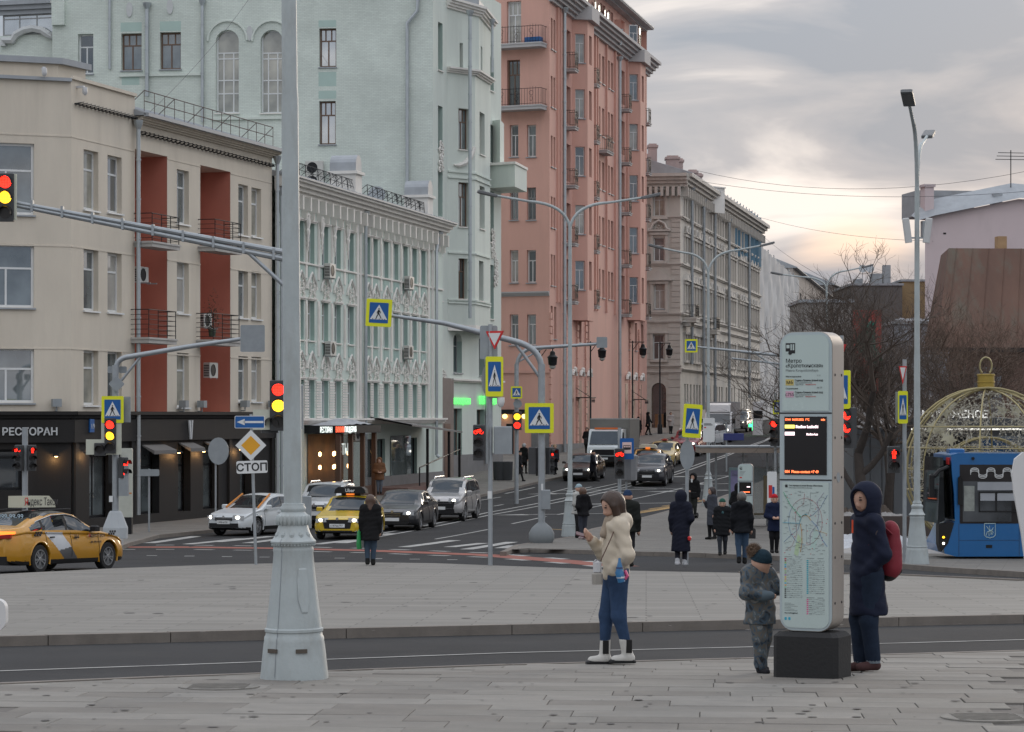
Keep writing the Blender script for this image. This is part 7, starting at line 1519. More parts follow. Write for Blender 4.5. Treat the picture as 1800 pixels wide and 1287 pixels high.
def car(name, label, cat, px, py_or_D, head, S, paint, group=None, lights=True, extra=None, plate='', windows='car_glass', D=None):
    """S: L,W,H, top=[(x,z)...] silhouette front(+x)->rear from -? ; belt; wheels (xf,xr,r); cowl,roof_f,roof_r,deck x positions; pillars"""
    D = py_or_D; c = XY(px, D); t = thing(name, label, cat, (c.x, c.y, G(D)+RD), head, group)
    slope = math.atan((G(D+1.2)-G(D-1.2))/2.4); t.rotation_euler = (slope*math.cos(head), -slope*math.sin(head), head)
    L_, Wd, H = S['L'], S['W'], S['H']; hw = Wd/2; xf, xr, rw = S['wheels']; top = S['top']; belt = S['belt']; bot = S.get('bot', .2)
    tum = S.get('tum', .78); n = int(L_/S.get('fine', .055)); NL, NU, NT = (30 if 'fine' in S else 13), 9, 7; rows = []
    cowl, rf, rr, dk = S['cowl'], S['rf'], S['rr'], S['deck']; xs = [L_/2 - L_*i/n for i in range(n+1)]
    def section(x):
        zt, zb = interp(top, -x), interp(belt, -x); e = min(1, (L_/2-abs(x))/.55); e = max(0, e); wf = (1-(1-e)**2.6*(.30 if x > 0 else .24))
        w = hw*wf; zlow = bot + (1-e)**2*(.10); zb = min(zb, zt-.03); P = []
        P.append((0, zlow)); P.append((w*.8, zlow))
        for i in range(NL):
            f = i/(NL-1); z = zlow+.02+(zb-zlow-.02)*f; y = w*(.93 + .07*math.sin(math.pi*min(1, f*.95+.12))**.8) if f < .95 else w*.955
            for xw in (xf, xr):
                d = math.hypot(x-xw, z-rw)
                if d < rw*1.17: y = min(y, hw-.26)
            P.append((y, z))
        cab = max(0, min(1, (zt-zb-.06)/.30)); wt = w*(.90*(1-cab) + tum*cab)
        for i in range(1, NU+1):
            f = i/NU; P.append((w*.955 + (wt-w*.955)*f**(1.25), zb + (zt-.045*cab-.02-zb)*f))
        for i in range(1, NT+1):
            f = i/NT; P.append((wt*(1-f), zt-.045*cab-.02 + (.045*cab+.02)*math.sin(f*math.pi/2)**.7))
        return P
    secs = [section(x) for x in xs]; K = len(secs[0]); groups = {}
    pil = S['pil']
    def cls(i, j):
        xm = (xs[i]+xs[i+1])/2; P = secs[i]; z = (P[j][1]+P[j+1][1])/2; y = (P[j][0]+P[j+1][0])/2
        zt, zb = interp(top, -xm), interp(belt, -xm)
        a, b = 2+NL-1, 2+NL-1+NU
        if j < a:
            for xw in (xf, xr):
                if math.hypot(xm-xw, z-rw) < rw*1.17+.03 and y < hw*.9: return 'arch'
            if z < bot+.11: return 'sill'
            if S.get('band') and S['band'](xm, z): return S['band'](xm, z)
            return 'body'
        if j < b:
            f = (j-a+.5)/NU; lim = zt-zb
            if lim > .2 and dk+.10 < xm < cowl-.10 and f > .06 and z < zt-.10 and f < .93:
                for p in pil:
                    if abs(xm-p) < .045: return 'pillar'
                return 'side_window_front' if xm > pil[0] else 'side_window_rear'
            return S.get('upper', 'body') if (xm < rr-.1 and S.get('dark_rear')) else 'body'
        fr = y/(hw+1e-6)
        if rf+.04 < xm < cowl-.02 and fr < .66 and zt-interp(belt, -cowl) > .05: return 'windscreen'
        if dk+.02 < xm < rr-.05 and fr < .62: return 'rear_window'
        if rr-.1 <= xm <= rf+.04: return 'roof'
        return 'bonnet' if xm > cowl-.02 else 'body'
    for i in range(n):
        for j in range(K-1):
            g = cls(i, j)
            for s in (1, -1):
                q = [(xs[i], s*secs[i][j][0], secs[i][j][1]), (xs[i], s*secs[i][j+1][0], secs[i][j+1][1]), (xs[i+1], s*secs[i+1][j+1][0], secs[i+1][j+1][1]), (xs[i+1], s*secs[i+1][j][0], secs[i+1][j][1])]
                if s > 0: q = q[::-1]
                groups.setdefault(g, []).append((q, s))
    for i in (0, n):
        P = secs[i]
        for j in range(K-1):
            q = [(xs[i], P[j][0], P[j][1]), (xs[i], P[j+1][0], P[j+1][1]), (xs[i], -P[j+1][0], P[j+1][1]), (xs[i], -P[j][0], P[j][1])]
            if i == 0: q = q[::-1]
            groups['body'].append((q, 0))
    gl = M('car_glass'); dark = M('dark_plastic')
    mm = {'body': paint, 'bonnet': paint, 'roof': S.get('roofm') or paint, 'pillar': dark, 'arch': dark, 'sill': dark, 'windscreen': M('windscreen'), 'rear_window': gl, 'side_window_front': gl, 'side_window_rear': gl}
    mm.update(S.get('bandm', {}))
    nm = {'side_window_front': 'side_window', 'side_window_rear': 'side_window', 'pillar': 'door_pillar', 'arch': 'wheel_arch'}
    for g, qs in groups.items():
        sides = ((1,), (-1,)) if g.startswith('side_window') or 'flash' in g else ((1,-1,0),)
        for sd in sides:
            mb = MB(); idx = {}
            for q, s in qs:
                if s not in sd: continue
                f = []
                for v in q:
                    k = (round(v[0],4), round(v[1],4), round(v[2],4))
                    if k not in idx: idx[k] = len(mb.v); mb.v.append(v)
                    if not f or idx[k] != f[-1]: f.append(idx[k])
                if len(f) > 1 and f[0] == f[-1]: f.pop()
                if len(set(f)) == len(f) and len(f) > 2: mb.f.append(tuple(f)); mb.m.append(0)
            if mb.f: mb.obj(nm.get(g, g), mm[g], t, smooth=50)
    for xw in (xf, xr):
        for s in (1, -1): mb = MB(); ra = rw*1.17+.012; mb.tube([(xw+ra*math.cos(a), s*(hw*.985 if .2 < math.sin(a) else hw*.965), rw+ra*math.sin(a)) for a in [R(-18+216*i/24) for i in range(25)]], .026, 6); mb.obj('arch_lip', S.get('lipm') or paint, t, smooth=True)
    for xw in (xf, xr):
        for s in (1, -1): wheel(rw, .21, t, (xw, s*(hw-.115), rw), s, S.get('darkrim', False))
    X = L_/2; zh = S.get('zh', .66); face = S.get('face', 'std')
    ch = mat('chrome', (.55,.56,.57), .2, .9, var=0); hl = emat('headlamp_lit', (1,.93,.78), 3.6) if lights else mat('headlamp_glass', (.5,.52,.54), .15, .2, var=0)
    fy = hw*.60
    for s in (1, -1):
        lw = S.get('lw', .42); mb = MB(); P = [(-lw/2,-.06),(lw/2,-.085),(lw/2,.05),(-lw/2+.05,.085)] if s > 0 else [(-lw/2,-.085),(lw/2,-.06),(lw/2-.05,.085),(-lw/2,.05)]
        mb.prism(P, -.03, .2); mb.xf(Matrix.Translation((X-.055, s*(fy+.04), zh)) @ Matrix.Rotation(s*R(24),4,'Z') @ Matrix.Rotation(R(90),4,'Z')); h = mb.obj('headlight', mat('headlamp_glass', (.5,.52,.54), .15, .2, var=0), t, fix=True)
        if lights: mb = MB(); mb.prism([(.075*math.cos(a), .055*math.sin(a)) for a in [6.283*i/12 for i in range(12)]], -.042, -.031); mb.xf(Matrix.Translation((X-.055, s*(fy+.04), zh)) @ Matrix.Rotation(s*R(24),4,'Z') @ Matrix.Rotation(R(90),4,'Z')); mb.obj('lamp', hl, h)
        mb = MB(); tw = S.get('tw', .36); mb.prism([(-tw/2,-.09),(tw/2,-.07),(tw/2,.08),(-tw/2,.10)], -.03, .25); mb.xf(Matrix.Translation((-X+.0, s*(hw*.66), S.get('zt', .86))) @ Matrix.Rotation(R(180)-s*R(22),4,'Z') @ Matrix.Rotation(R(90),4,'Z')); tl = mb.obj('tail_light', mat('tail_red', (.35,.01,.01), .2, var=.2, emit=(1,.03,.01), es=S.get('tail', .0)), t, fix=True)
        mb = MB(); mb.bbox(-.07,.11,-.10,.10,-.065,.075,.03); mb.xf(Matrix.Translation((cowl-.34, s*(hw+.06), interp(belt,-cowl)+.10))); mb.obj('mirror', S.get('mirm') or paint, t); 
        for xh in S.get('handles', ()): mb = MB(); mb.bbox(xh-.09, xh+.09, s*hw*1.0-.012, s*hw*1.0+.02, interp(belt,-xh)-.13, interp(belt,-xh)-.10, .008); mb.obj('door_handle', S.get('hm') or paint, t)
        for xd in S.get('doors', ()):
            P = section(xd); pts = [(xd, s*(y+.004), z) for y, z in P[2+NL//5:2+NL]]; mb = MB(); mb.tube(pts, .006, 3, cap=False); mb.obj('door_gap', M('sign_black'), t)
    gw, gh, gz = S.get('grille', (.95,.16,.55)); mb = MB(); mb.prism([(-gw/2,gh/2),(gw/2,gh/2),(gw/2*.86,-gh/2),(-gw/2*.86,-gh/2)], -.02, .1); mb.xf(Matrix.Translation((X-.005, 0, gz)) @ Matrix.Rotation(R(90),4,'Z')); mb.obj('grille', dark, t, fix=True)
    for k in range(S.get('bars', 2)): mb = MB(); z = gz-gh*.3+k*gh*.6/max(1, S.get('bars', 2)-1); mb.box(X+.012, X+.022, -gw*.42, gw*.42, z-.008, z+.008); mb.obj('grille_bar', ch, t)
    lg = S.get('lower', (1.15,.15,.32)); mb = MB(); mb.box(X-.05, X+.012, -lg[0]/2, lg[0]/2, lg[2]-lg[1]/2, lg[2]+lg[1]/2); mb.obj('lower_grille', dark, t)
    for s in (1,-1): mb = MB(); mb.lathe([(.055,0),(.055,.02)], 12); mb.xf(Matrix.Translation((X-.07, s*hw*.7, lg[2]+.04)) @ Matrix.Rotation(R(90),4,'Y')); mb.obj('fog_light', mat('headlamp_glass', (.5,.52,.54)), t)
    mb = MB(); mb.box(X+.014, X+.03, -.26, .26, .43-.06+S.get('pz',0), .43+.06+S.get('pz',0)); p = mb.obj('number_plate', M('sign_white'), t)
    if plate: text(p, plate, .10, M('sign_black'), (X+.032, -.23, .395+S.get('pz',0)), R(90), name='plate_text', depth=.001, sx=.9)
    mb = MB(); mb.box(-X-.028, -X-.012, -.26, .26, .72, .84); mb.obj('rear_plate', M('sign_white'), t)
    mb = MB(); mb.lathe([(.05,0),(.05,.012)], 14); mb.xf(Matrix.Translation((X+.012, 0, gz+gh*.6)) @ Matrix.Rotation(R(90),4,'Y')); mb.obj('badge', ch, t)
    if S.get('rails'):
        for s in (1,-1): mb = MB(); mb.tube([(rf-.1, s*hw*.66, H-.04),(rf-.25, s*hw*.68, H+.04),(rr+.1, s*hw*.68, H+.03),(rr-.1, s*hw*.66, H-.05)], .02, 6); mb.obj('roof_rail', ch if S['rails'] == 2 else dark, t)
    if extra: extra(t, S)
    return t
glassmat('car_glass', (.018,.020,.022), .10, var=.3, mx=.5); glassmat('windscreen', (.022,.025,.027), .07, var=.6, mx=.28)
def sedan(L_=4.6, W_=1.8, H=1.46, wb=2.65, **k):
    X = L_/2; fo = .88; xf = X-fo; xr = xf-wb
    d = dict(L=L_, W=W_, H=H, wheels=(xf, xr, .325), top=[(-X,.60),(-X+.08,.70),(-X+.35,.80),(-X+1.05,.93),(-X+1.25,.98),(-X+2.05,H-.06),(-X+2.45,H),(-X+3.1,H-.02),(-X+3.55,H-.14),(-X+4.15*L_/4.6,1.05),(X-.12,.99),(X-.02,.88),(X,.62)],
             belt=[(-X,.58),(-X+.6,.82),(-X+1.2,.90),(-X+2.5,.93),(X-.6,.97),(X,.9)], cowl=X-1.15, rf=X-2.1, rr=X-3.15, deck=X-4.15*L_/4.6, pil=(X-2.5,X-3.45), doors=(X-1.35,X-2.5,X-3.5), handles=(X-2.3,X-3.3))
    d.update(k); return d
def suv(L_=4.6, W_=1.82, H=1.68, wb=2.67, **k):
    X = L_/2; xf = X-.9; xr = xf-wb
    d = dict(L=L_, W=W_, H=H, wheels=(xf, xr, .36), bot=.26, top=[(-X,.75),(-X+.06,.92),(-X+.35,1.03),(-X+1.05,1.12),(-X+1.2,1.17),(-X+1.85,H-.08),(-X+2.3,H),(-X+3.6,H-.01),(X-.45,H-.08),(X-.1,1.12),(X-.02,.95),(X,.7)],
             belt=[(-X,.72),(-X+.6,.98),(-X+1.2,1.05),(X-.6,1.12),(X,1.0)], cowl=X-1.08, rf=X-1.9, rr=X-4.0*L_/4.6, deck=-X+.12, pil=(X-2.35,X-3.35), doors=(X-1.25,X-2.35,X-3.4), handles=(X-2.15,X-3.2), rails=2, tum=.82, zh=.86, zt=1.0, grille=(.95,.2,.78), lower=(1.25,.2,.42), pz=.12)
    d.update(k); return d
def roof_sign(txt, col, lt, w=.95, hgt=.22, ln=.34, pos=0., orange=True, red1=None):
    def f(t, S):
        z = S['H']+.05; mb = MB(); P = [(-w/2,0),(w/2,0),(w/2-.03,hgt*.6),(w/2-.14,hgt),(-w/2+.14,hgt),(-w/2+.03,hgt*.6)]; x0 = S['rf']-.25+pos
        mb.prism(P, -ln/2, ln/2); mb.xf(Matrix.Translation((x0,0,z)) @ Matrix.Rotation(R(90),4,'Z')); o = mb.obj('taxi_sign', col, t, fix=True); mb = MB(); mb.box(x0-.1, x0+.1, -w*.3, w*.3, S['H']-.02, z); mb.obj('sign_foot', M('dark_plastic'), o)
        if orange: mb = MB(); mb.box(x0+.1, x0+.24, -.13, .13, S['H']-.01, S['H']+.09); mb.obj('orange_lamp', mat('taxi_orange', (.6,.14,.02), .4, emit=(1,.25,.03), es=.5), o)
        if txt: text(o, txt, hgt*.72, lt, (x0+ln/2+.003, 0, z+hgt*.22), R(90), 'CENTER', 'sign_lettering', .002, .003)
    return f
hdg = lambda th: R(-90-th)        # th degrees to the camera's left from head-on
ye = carpaint('yellow', (.58,.40,.012), .05)
# line of waiting cars
car('white_hatchback', 'white hatchback with orange pillars, first in the waiting line', 'car', 452, 91, hdg(27), sedan(4.3, 1.7, 1.46, 2.6, grille=(.8,.12,.60), lower=(1.2,.15,.38), pz=.06), carpaint('white', (.60,.64,.66), .0), plate='с498ге799', extra=lambda t, S: [MB().tube([(S['cowl']-.02, s*.66, .98),(S['rf']+.02, s*.57, S['H']-.03)], .035, 6).obj('orange_pillar', mat('orange_wrap', (.6,.22,.03), .5), t) for s in (1,-1)])
car('white_boxy_suv', 'white boxy suv behind the yellow sedan taxi', 'car', 574, 98, hdg(9), suv(4.2, 1.8, 1.69, 2.58), carpaint('pearl', (.55,.57,.58), .1), lights=True)
car('yellow_taxi', 'yellow sedan taxi with black roof sign facing the camera', 'car', 616, 88, hdg(8), sedan(4.4, 1.73, 1.47, 2.6, grille=(1.02,.3,.53), lower=(1.0,.06,.29), bars=0, pz=.05), ye, plate='к187вв797', extra=roof_sign('Uber', M('dark_plastic'), M('sign_white'), 1.1, .22, .5))
car('black_sedan', 'black sedan with lit headlamps beside the yellow taxi', 'car', 712, 96, hdg(9), sedan(4.77, 1.82, 1.47, 2.71, grille=(.75,.26,.56), bars=3), carpaint('black', (.022,.022,.026), .3), plate='')
car('silver_suv', 'silver suv with dark lower face, last in the waiting line', 'car', 792, 104.5, hdg(10), suv(4.7, 1.81, 1.70, 2.67, grille=(1.3,.36,.64), bars=2), carpaint('silver', (.42,.415,.41), .5), plate='')
car('dark_saloon', 'dark brown saloon behind the crossing pedestrian', 'car', 1027, 143, hdg(10), sedan(4.85, 1.86, 1.47, 2.97, grille=(.55,.16,.62), bars=0), carpaint('umber', (.035,.028,.026), .3), plate='')
car('dark_coupe_suv', 'dark sloping roofed suv coming down the hill', 'car', 1147, 138, hdg(10), suv(4.94, 1.88, 1.66, 2.97, rails=0, grille=(.9,.26,.72), bars=2, top=[(-2.47,.75),(-2.41,.92),(-2.1,1.05),(-1.4,1.14),(-1.25,1.18),(-.5,1.62),(0,1.70),(.7,1.66),(1.5,1.45),(2.2,1.18),(2.42,1.05),(2.47,.8)], cowl=1.2, rf=.45, rr=-.8, deck=-2.1, pil=(.1,-.9)), carpaint('navyblack', (.02,.021,.028), .3), plate='')
car('orange_taxi', 'orange taxi with pale roof sign behind the dark sloping suv', 'car', 1139, 149, hdg(10), sedan(4.5), carpaint('taxi_orange', (.55,.27,.03), .1), extra=roof_sign('', mat('sign_cream', (.55,.52,.42), .5), None, 1.05, .2, .4), lights=False)
car('gold_taxi', 'gold coloured taxi with small red roof lamp in the downhill queue', 'car', 1168, 157, hdg(13), sedan(4.6), carpaint('gold', (.50,.36,.11), .3), extra=roof_sign('', mat('sign_red_lamp', (.4,.05,.03), .5), None, .4, .1, .2, orange=False), lights=False)
car('red_crossover', 'dark red crossover in the downhill queue', 'car', 1212, 167, hdg(13), suv(4.55, 1.84, 1.68, 2.7, grille=(1.0,.3,.72)), carpaint('red', (.22,.012,.018), .35))
car('white_car', 'white car half hidden behind the tilted crossing sign', 'car', 1243, 178, hdg(22), suv(4.5), carpaint('white', (.60,.64,.66), .0))
car('distant_suv', 'grey suv on the crest beside the box truck', 'car', 1299, 214, hdg(12), suv(4.8, 1.9, 1.8), carpaint('greygreen', (.18,.19,.18), .3))
# taxi in the foreground at left: rear three-quarter view with white and grey door flash
def camry_extra(t, S):
    X, hw = S['L']/2, S['W']/2; z = S['H']+.06; x0 = S['rf']-.45; m = mat('sign_cream2', (.55,.55,.44), .45, var=.05)
    P = [(-.62,0),(.72,0),(.66,.14),(.45,.27),(-.62,.27)]; mb = MB(); mb.prism(P, -.2, .2)
    mb.xf(Matrix.Translation((x0-.15, 0, z)) @ Matrix.Rotation(R(0),4,'Z')); o = mb.obj('taxi_sign', m, t, fix=True); k = mat('letter_dark', (.03,.03,.035), .5, var=0)
    text(o, 'Я', .25, M('sign_red'), (x0-.70, -.203, z+.05), 0, name='sign_lettering', depth=.002); text(o, 'ндекс Такси', .25, k, (x0-.57, -.203, z+.05), 0, name='sign_lettering', depth=.002, sx=.82)
    text(t, 'Я', .13, M('sign_red'), (.62, -hw-.006, .80), 0, name='door_lettering', depth=.002); text(t, 'ндекс Такси', .13, k, (.69, -hw-.006, .80), 0, name='door_lettering', depth=.002, sx=.8); text(t, '495 999 99 99', .08, k, (.70, -hw-.006, .66), 0, name='door_lettering', depth=.002); text(t, '704', .14, k, (.0, -hw-.006, .78), 0, name='door_lettering', depth=.002)
    for xx in (-1.55, 1.52):
        for i in range(6): mb = MB(); q = .055; mb.box(xx+i*q*.9+(0), xx+i*q*.9+q*.8, -hw-.004+.01, -hw+.03, .86+(q if i % 2 else 0)-.02*(xx>0), .86+q+(q if i % 2 else 0)-.02*(xx>0)-.004); mb.obj('chequer', k, t)
    mb = MB(); mb.tube([(S['cowl']-.16, -hw*.93, interp(S['belt'],-S['cowl'])+.06)] + [(x, -(hw*.955+(hw*.78-hw*.955)*.86)-.012, interp(S['top'],-x)-.10) for x in [S['cowl']-.42-i*.28 for i in range(10)]], .014, 5); mb.obj('window_trim', mat('chrome', (.55,.56,.57)), t, smooth=True)
    for s in (1,-1):
        mb = MB(); mb.prism([(-.05,-.03),(.36,.0),(.36,.05),(-.05,.06)], -.035, .02); mb.xf(Matrix.Translation((-X-.01, s*hw*.62, .93)) @ Matrix.Rotation(R(180)-s*R(22),4,'Z') @ Matrix.Rotation(R(90),4,'Z')); mb.obj('lamp_strip', emat('tail_lit', (1,.16,.02), 2.2), t, fix=True)
        mb = MB(); mb.tube([(.3, s*.62, S['H']+.02),(-1.0, s*.62, S['H']-.0)], .018, 5); mb.obj('roof_rail', M('dark_plastic'), t)
    mb = MB(); mb.box(-X-.02, -X+.25, -hw*.8, hw*.8, .22, .42); mb.obj('rear_diffuser', M('dark_plastic'), t); text(t, '999-99-99', .17, mat('glass_print', (.45,.6,.7), .5), (-1.35, -.1, 1.25), R(-90), 'CENTER', 'window_lettering', .002)
def camry_band(x, z):
    f = (z-.25)/.65; xa = -.62+.0*f
    e0 = -1.05+.62*(1-f)*1.25; e1 = e0+.52+.15*(f)
    if e0 < x < e1 and z > .25: return 'white_flash' if z > .52+.12*(x-e0) else 'grey_flash'
    return None
S = sedan(4.885, 1.84, 1.45, 2.825, fine=.022, wheels=(1.50,-1.325,.335), zt=.90, tw=.46, tail=.25, hm=M('dark_plastic'), mirm=M('dark_plastic'), band=camry_band, bandm={'white_flash': mat('flash_white', (.55,.57,.6), .4, coat=.4), 'grey_flash': mat('flash_grey', (.09,.09,.095), .4, coat=.4)}, roofm=mat('roof_black', (.03,.03,.032), .3, coat=.5),
          top=[(-2.44,.58),(-2.38,.70),(-2.1,.80),(-1.3,.95),(-1.1,1.0),(-.25,1.40),(.15,1.45),(.7,1.43),(1.2,1.32),(1.9,1.10),(2.3,1.06),(2.42,.95),(2.44,.65)], cowl=1.12, rf=.2, rr=-.85, deck=-1.85, pil=(-.22,-1.15))
car('orange_taxi', 'amber taxi sedan with long cream roof sign turning at far left', 'car', 71, 60.2, R(66), S, carpaint('amber', (.52,.25,.012), .12), extra=camry_extra, lights=False)
# vans and trucks
def boxtruck(name, label, px, D, head, cabm, boxm, cab, box, orange=False):
    c = XY(px, D); t = thing(name, label, 'truck', (c.x, c.y, G(D)+RD), head); cw, chh, cl = cab; bw, bh, bl, bz = box; hw = cw/2
    prof = [(1.0,.35),(1.05,.75),(.95,1.15),(.75,1.3),(.25,chh-.1),(-.1,chh),(-cl+1,chh),(-cl+1,.35)]; mb = MB(); mb.prism(prof, -hw, hw); mb.obj('cab', cabm, t, fix=True)
    mb = MB(); ya = hw-.1; mb.add([(.765,-ya,1.32),(.765,ya,1.32),(.28,ya*.93,chh-.14),(.28,-ya*.93,chh-.14)],[(0,1,2,3)]); mb.xf(Matrix.Translation((.02,0,.01))); mb.obj('windscreen', M('windscreen'), t)
    for s in (1,-1):
        mb = MB(); mb.prism([(.6,1.25),(.2,chh-.2),(-.35,chh-.2),(-.35,1.25)], s*hw-.006, s*hw+.006); mb.obj('side_window', M('car_glass'), t, fix=True); mb = MB(); mb.bbox(.55,.68,s*(hw+.16)-.1,s*(hw+.16)+.1,1.35,1.7,.03); mb.obj('mirror', M('dark_plastic'), t)
        mb = MB(); mb.bbox(.93,1.04,s*hw*.72-.16,s*hw*.72+.16,.78,.98,.02); h = mb.obj('headlight', mat('headlamp_glass', (.5,.52,.54)), t); mb = MB(); mb.prism([(.08*math.cos(a),.07*math.sin(a)) for a in [6.283*i/12 for i in range(12)]], -.01, 0); mb.xf(Matrix.Translation((1.045, s*hw*.72, .88)) @ Matrix.Rotation(R(90),4,'Z')); mb.obj('lamp', emat('headlamp_lit', (1,.93,.78), 3.6), h)
        for x in (.35, -bl+.2): wheel(.36, .24, t, (x, s*(hw-.1), .36), s)
    mb = MB(); mb.box(1.0,1.07,-hw*.62,hw*.62,.68,1.02); mb.obj('grille', M('dark_plastic'), t); mb = MB(); mb.bbox(.9,1.12,-hw,hw,.3,.62,.04); mb.obj('bumper', M('dark_plastic'), t); mb = MB(); mb.box(1.121,1.13,-.26,.26,.42,.53); mb.obj('number_plate', M('sign_white'), t)
    mb = MB(); mb.box(-bl,-cl+1.05,-hw*.8,hw*.8,.5,bz); mb.obj('chassis', M('dark_plastic'), t)
    mb = MB(); mb.bbox(-bl-.3,-cl+.9,-bw/2,bw/2,bz,bz+bh,.03); b = mb.obj('cargo_box', boxm, t)
    for z in (bz+.02, bz+bh-.06): mb = MB(); mb.box(-bl-.31,-cl+.91,-bw/2-.012,bw/2+.012,z,z+.05); mb.obj('edge_rail', M('galv'), b)
    if orange: mb = MB(); mb.box(-.15,.05,-hw*.7,hw*.7,chh,chh+.09); mb.obj('beacon_bar', mat('beacon_orange', (.55,.13,.03), .4, emit=(1,.2,.03), es=.06), t)
    else: mb = MB(); mb.prism([(.1,chh),(-.1,chh+.5),(-.5,bz+bh-.1),(-.6,chh)], -hw*.85, hw*.85); mb.obj('wind_deflector', cabm, t, fix=True)
    return t
boxtruck('tow_truck', 'white cabbed truck with orange beacon bar and tall grey box', 1066, 156, hdg(11), carpaint('white', (.60,.64,.66)), mat('tarp_grey', (.17,.165,.155), .8, var=.12), (2.05,2.25,2.3), (2.5,1.9,5.2,1.0), True)
boxtruck('box_truck', 'pale box truck descending at the top of the street', 1264, 188, hdg(10), carpaint('offwhite', (.5,.5,.5)), mat('box_grey', (.30,.285,.28), .7, var=.1), (1.95,2.2,2.2), (2.25,2.0,4.8,.95))
# city bus, left flank to the camera
def bus():
    D = 66.; c = XY(1657, D); t = thing('city_bus', 'blue city bus with white wave band standing at the kerb', 'bus', (c.x, c.y, G(D)+RD-.1), R(1)); L_, H, Wd = 11.5, 2.95, 2.5
    s = D/FPX; blue = carpaint('bus_blue', (.006,.12,.34), .1); dark = M('dark_plastic')
    mb = MB(); P = [(-.02,.30),(.0,.6),(.2,1.15),(.2,H-.45),(.14,H-.12),(.3,H-.03),(L_,H-.03),(L_,.30)]
    P = [(.05,.36),(.02,.55),(.32,1.2),(.30,1.9),(.24,H-.5),(.22,H-.05),(.4,H),(L_,H-.08),(L_,.28),(.35,.28)]; mb.prism(P, 0, Wd); mb.obj('body', blue, t, fix=True)
    mb = MB(); mb.prism([(.44,1.13),(L_-1,1.13),(L_-1,H-.30),(.44,H-.30)], -.008, -.001); mb.obj('window_band', mat('bus_tint', (.022,.02,.021), .12, var=.2), t)
    gl = mat('bus_glass', (.10,.11,.115), .06, var=.5, vs=1.2); mb = MB(); mb.prism([(.52,1.18),(1.78,1.18),(1.78,2.22),(.52,2.22)], -.013, -.009); w = mb.obj('driver_window', glassmat('bus_pane', (.075,.08,.085), .10, var=.7), t)
    mb = MB(); 
    for a, b, z0, z1 in ((.93,1.95,1.92,1.95),(.93,1.95,1.43,1.46),(.93,.96,1.43,1.95),(1.92,1.95,1.43,1.95),(1.36,1.40,1.43,1.95)): mb.box(a, b, -.03, -.014, z0, z1)
    mb.obj('sliding_window', dark, t); 
    for a, b in ((.97,1.35),(1.41,1.91)): mb = MB(); mb.box(a, b, -.018, -.0135, 1.72, 1.915); mb.obj('pane_reflection', mat('pale_pane_reflection', (.33,.35,.38), .5, var=.1), t)  # pale panels paint in the reflected and see-through light of the panes, no blinds
    mb = MB(); mb.box(.55,.82,-.017,-.0135,1.45,2.1); mb.obj('inside_post', mat('seen_through', (.26,.28,.26), .5, var=.4, vs=4), t); mb = MB(); mb.box(.9,1.9,-.017,-.0135,1.99,2.2); mb.obj('blind', mat('pale_pane_reflection', (.33,.35,.38)), t)  # upper pale panel paints in pane light too, no blind
    # white wave
    wm = M('sign_white')
    for k in range(3):
        pts = []; r = .115+.0*k; 
        for i in range(120):
            u = i/119*3.0; ph = u*2*math.pi/.42; pts.append((.72+u-.038*math.sin(ph*2), -.016, 2.43+.095*math.sin(ph)+ (k-1)*.038))
        mb = MB(); mb.tube(pts, .009, 4); mb.obj('wave_line', wm, t)
    # windscreen, mirror, headlamps
    mb = MB(); mb.add([(.30,.06,1.22),(.285,Wd-.06,1.22),(.215,Wd-.06,H-.2),(.225,.06,H-.2)],[(0,3,2,1)]); mb.xf(Matrix.Translation((-.015,0,0))); mb.obj('windscreen', M('windscreen'), t)
    mb = MB(); mb.prism([(-.08,1.12),(.10,1.20),(.06,H-.12),(-.02,H-.12)], .25, Wd); mb.obj('front_glazing', M('windscreen'), t, fix=True)
    mb = MB(); mb.prism([(-.1,1.12),(-.05,1.12),(.3,1.15),(.14,.62),(-.04,.40),(-.1,.6)], -.01, .4); mb.obj('lamp_cluster', dark, t, fix=True)
    for z, m_ in ((.78,'lamp_amber'),(.62,None)): mb = MB(); mb.lathe([(.03,0),(.03,.02)], 10); mb.xf(Matrix.Translation((.02,-.012,z)) @ Matrix.Rotation(R(90),4,'X')); mb.obj('running_lamp', M(m_) if m_ else emat('headlamp_lit', (1,.93,.78), 3.6), t)
    mb = MB(); mb.tube([(.16,.1,H-.36),(-.1,-.05,H-.45),(-.24,-.1,H-.6)], [.05,.05,.06], 6); mb.bbox(-.36,-.24,-.2,.05,1.82,2.42,.04); mb.obj('mirror', dark, t)
    mb = MB(); mb.bbox(.38,.5,-.1,-.02,1.62,2.35,.04); mb.obj('wiper_pillar', dark, t)
    for z0, z1, x in ((.3,1.12,.42),(.3,1.12,1.98)): mb = MB(); mb.box(x-.004,x+.004,-.006,.001,z0,z1); mb.obj('panel_gap', M('sign_black'), t)
    for z in (.70,): mb = MB(); mb.box(.42,1.98,-.006,.001,z-.003,z+.003); mb.obj('panel_gap', M('sign_black'), t)
    mb = MB(); mb.box(1.12,1.28,-.012,.0,.50,.58); mb.obj('latch', dark, t)
    for x, z, m_ in ((2.1,.98,mat('side_amber', (.5,.12,.02), .4)),(2.12,.52,M('lamp_amber'))): mb = MB(); mb.bbox(x-.05,x+.05,-.014,.0,z-.02,z+.02,.005); mb.obj('side_marker', m_, t)
    # crest: shield with rider
    em = mat('crest_pale', (.42,.58,.62), .5, var=.1); x0, z0 = 1.22, .95; sh = [(-.14,.18),(.14,.18),(.14,-.12),(.09,-.17),(.02,-.18),(0,-.2),(-.02,-.18),(-.09,-.17),(-.14,-.12)]
    mb = MB(); mb.tube([(x0+a,-.008,z0+b) for a, b in sh+sh[:1]], .011, 4); o = mb.obj('crest', em, t)
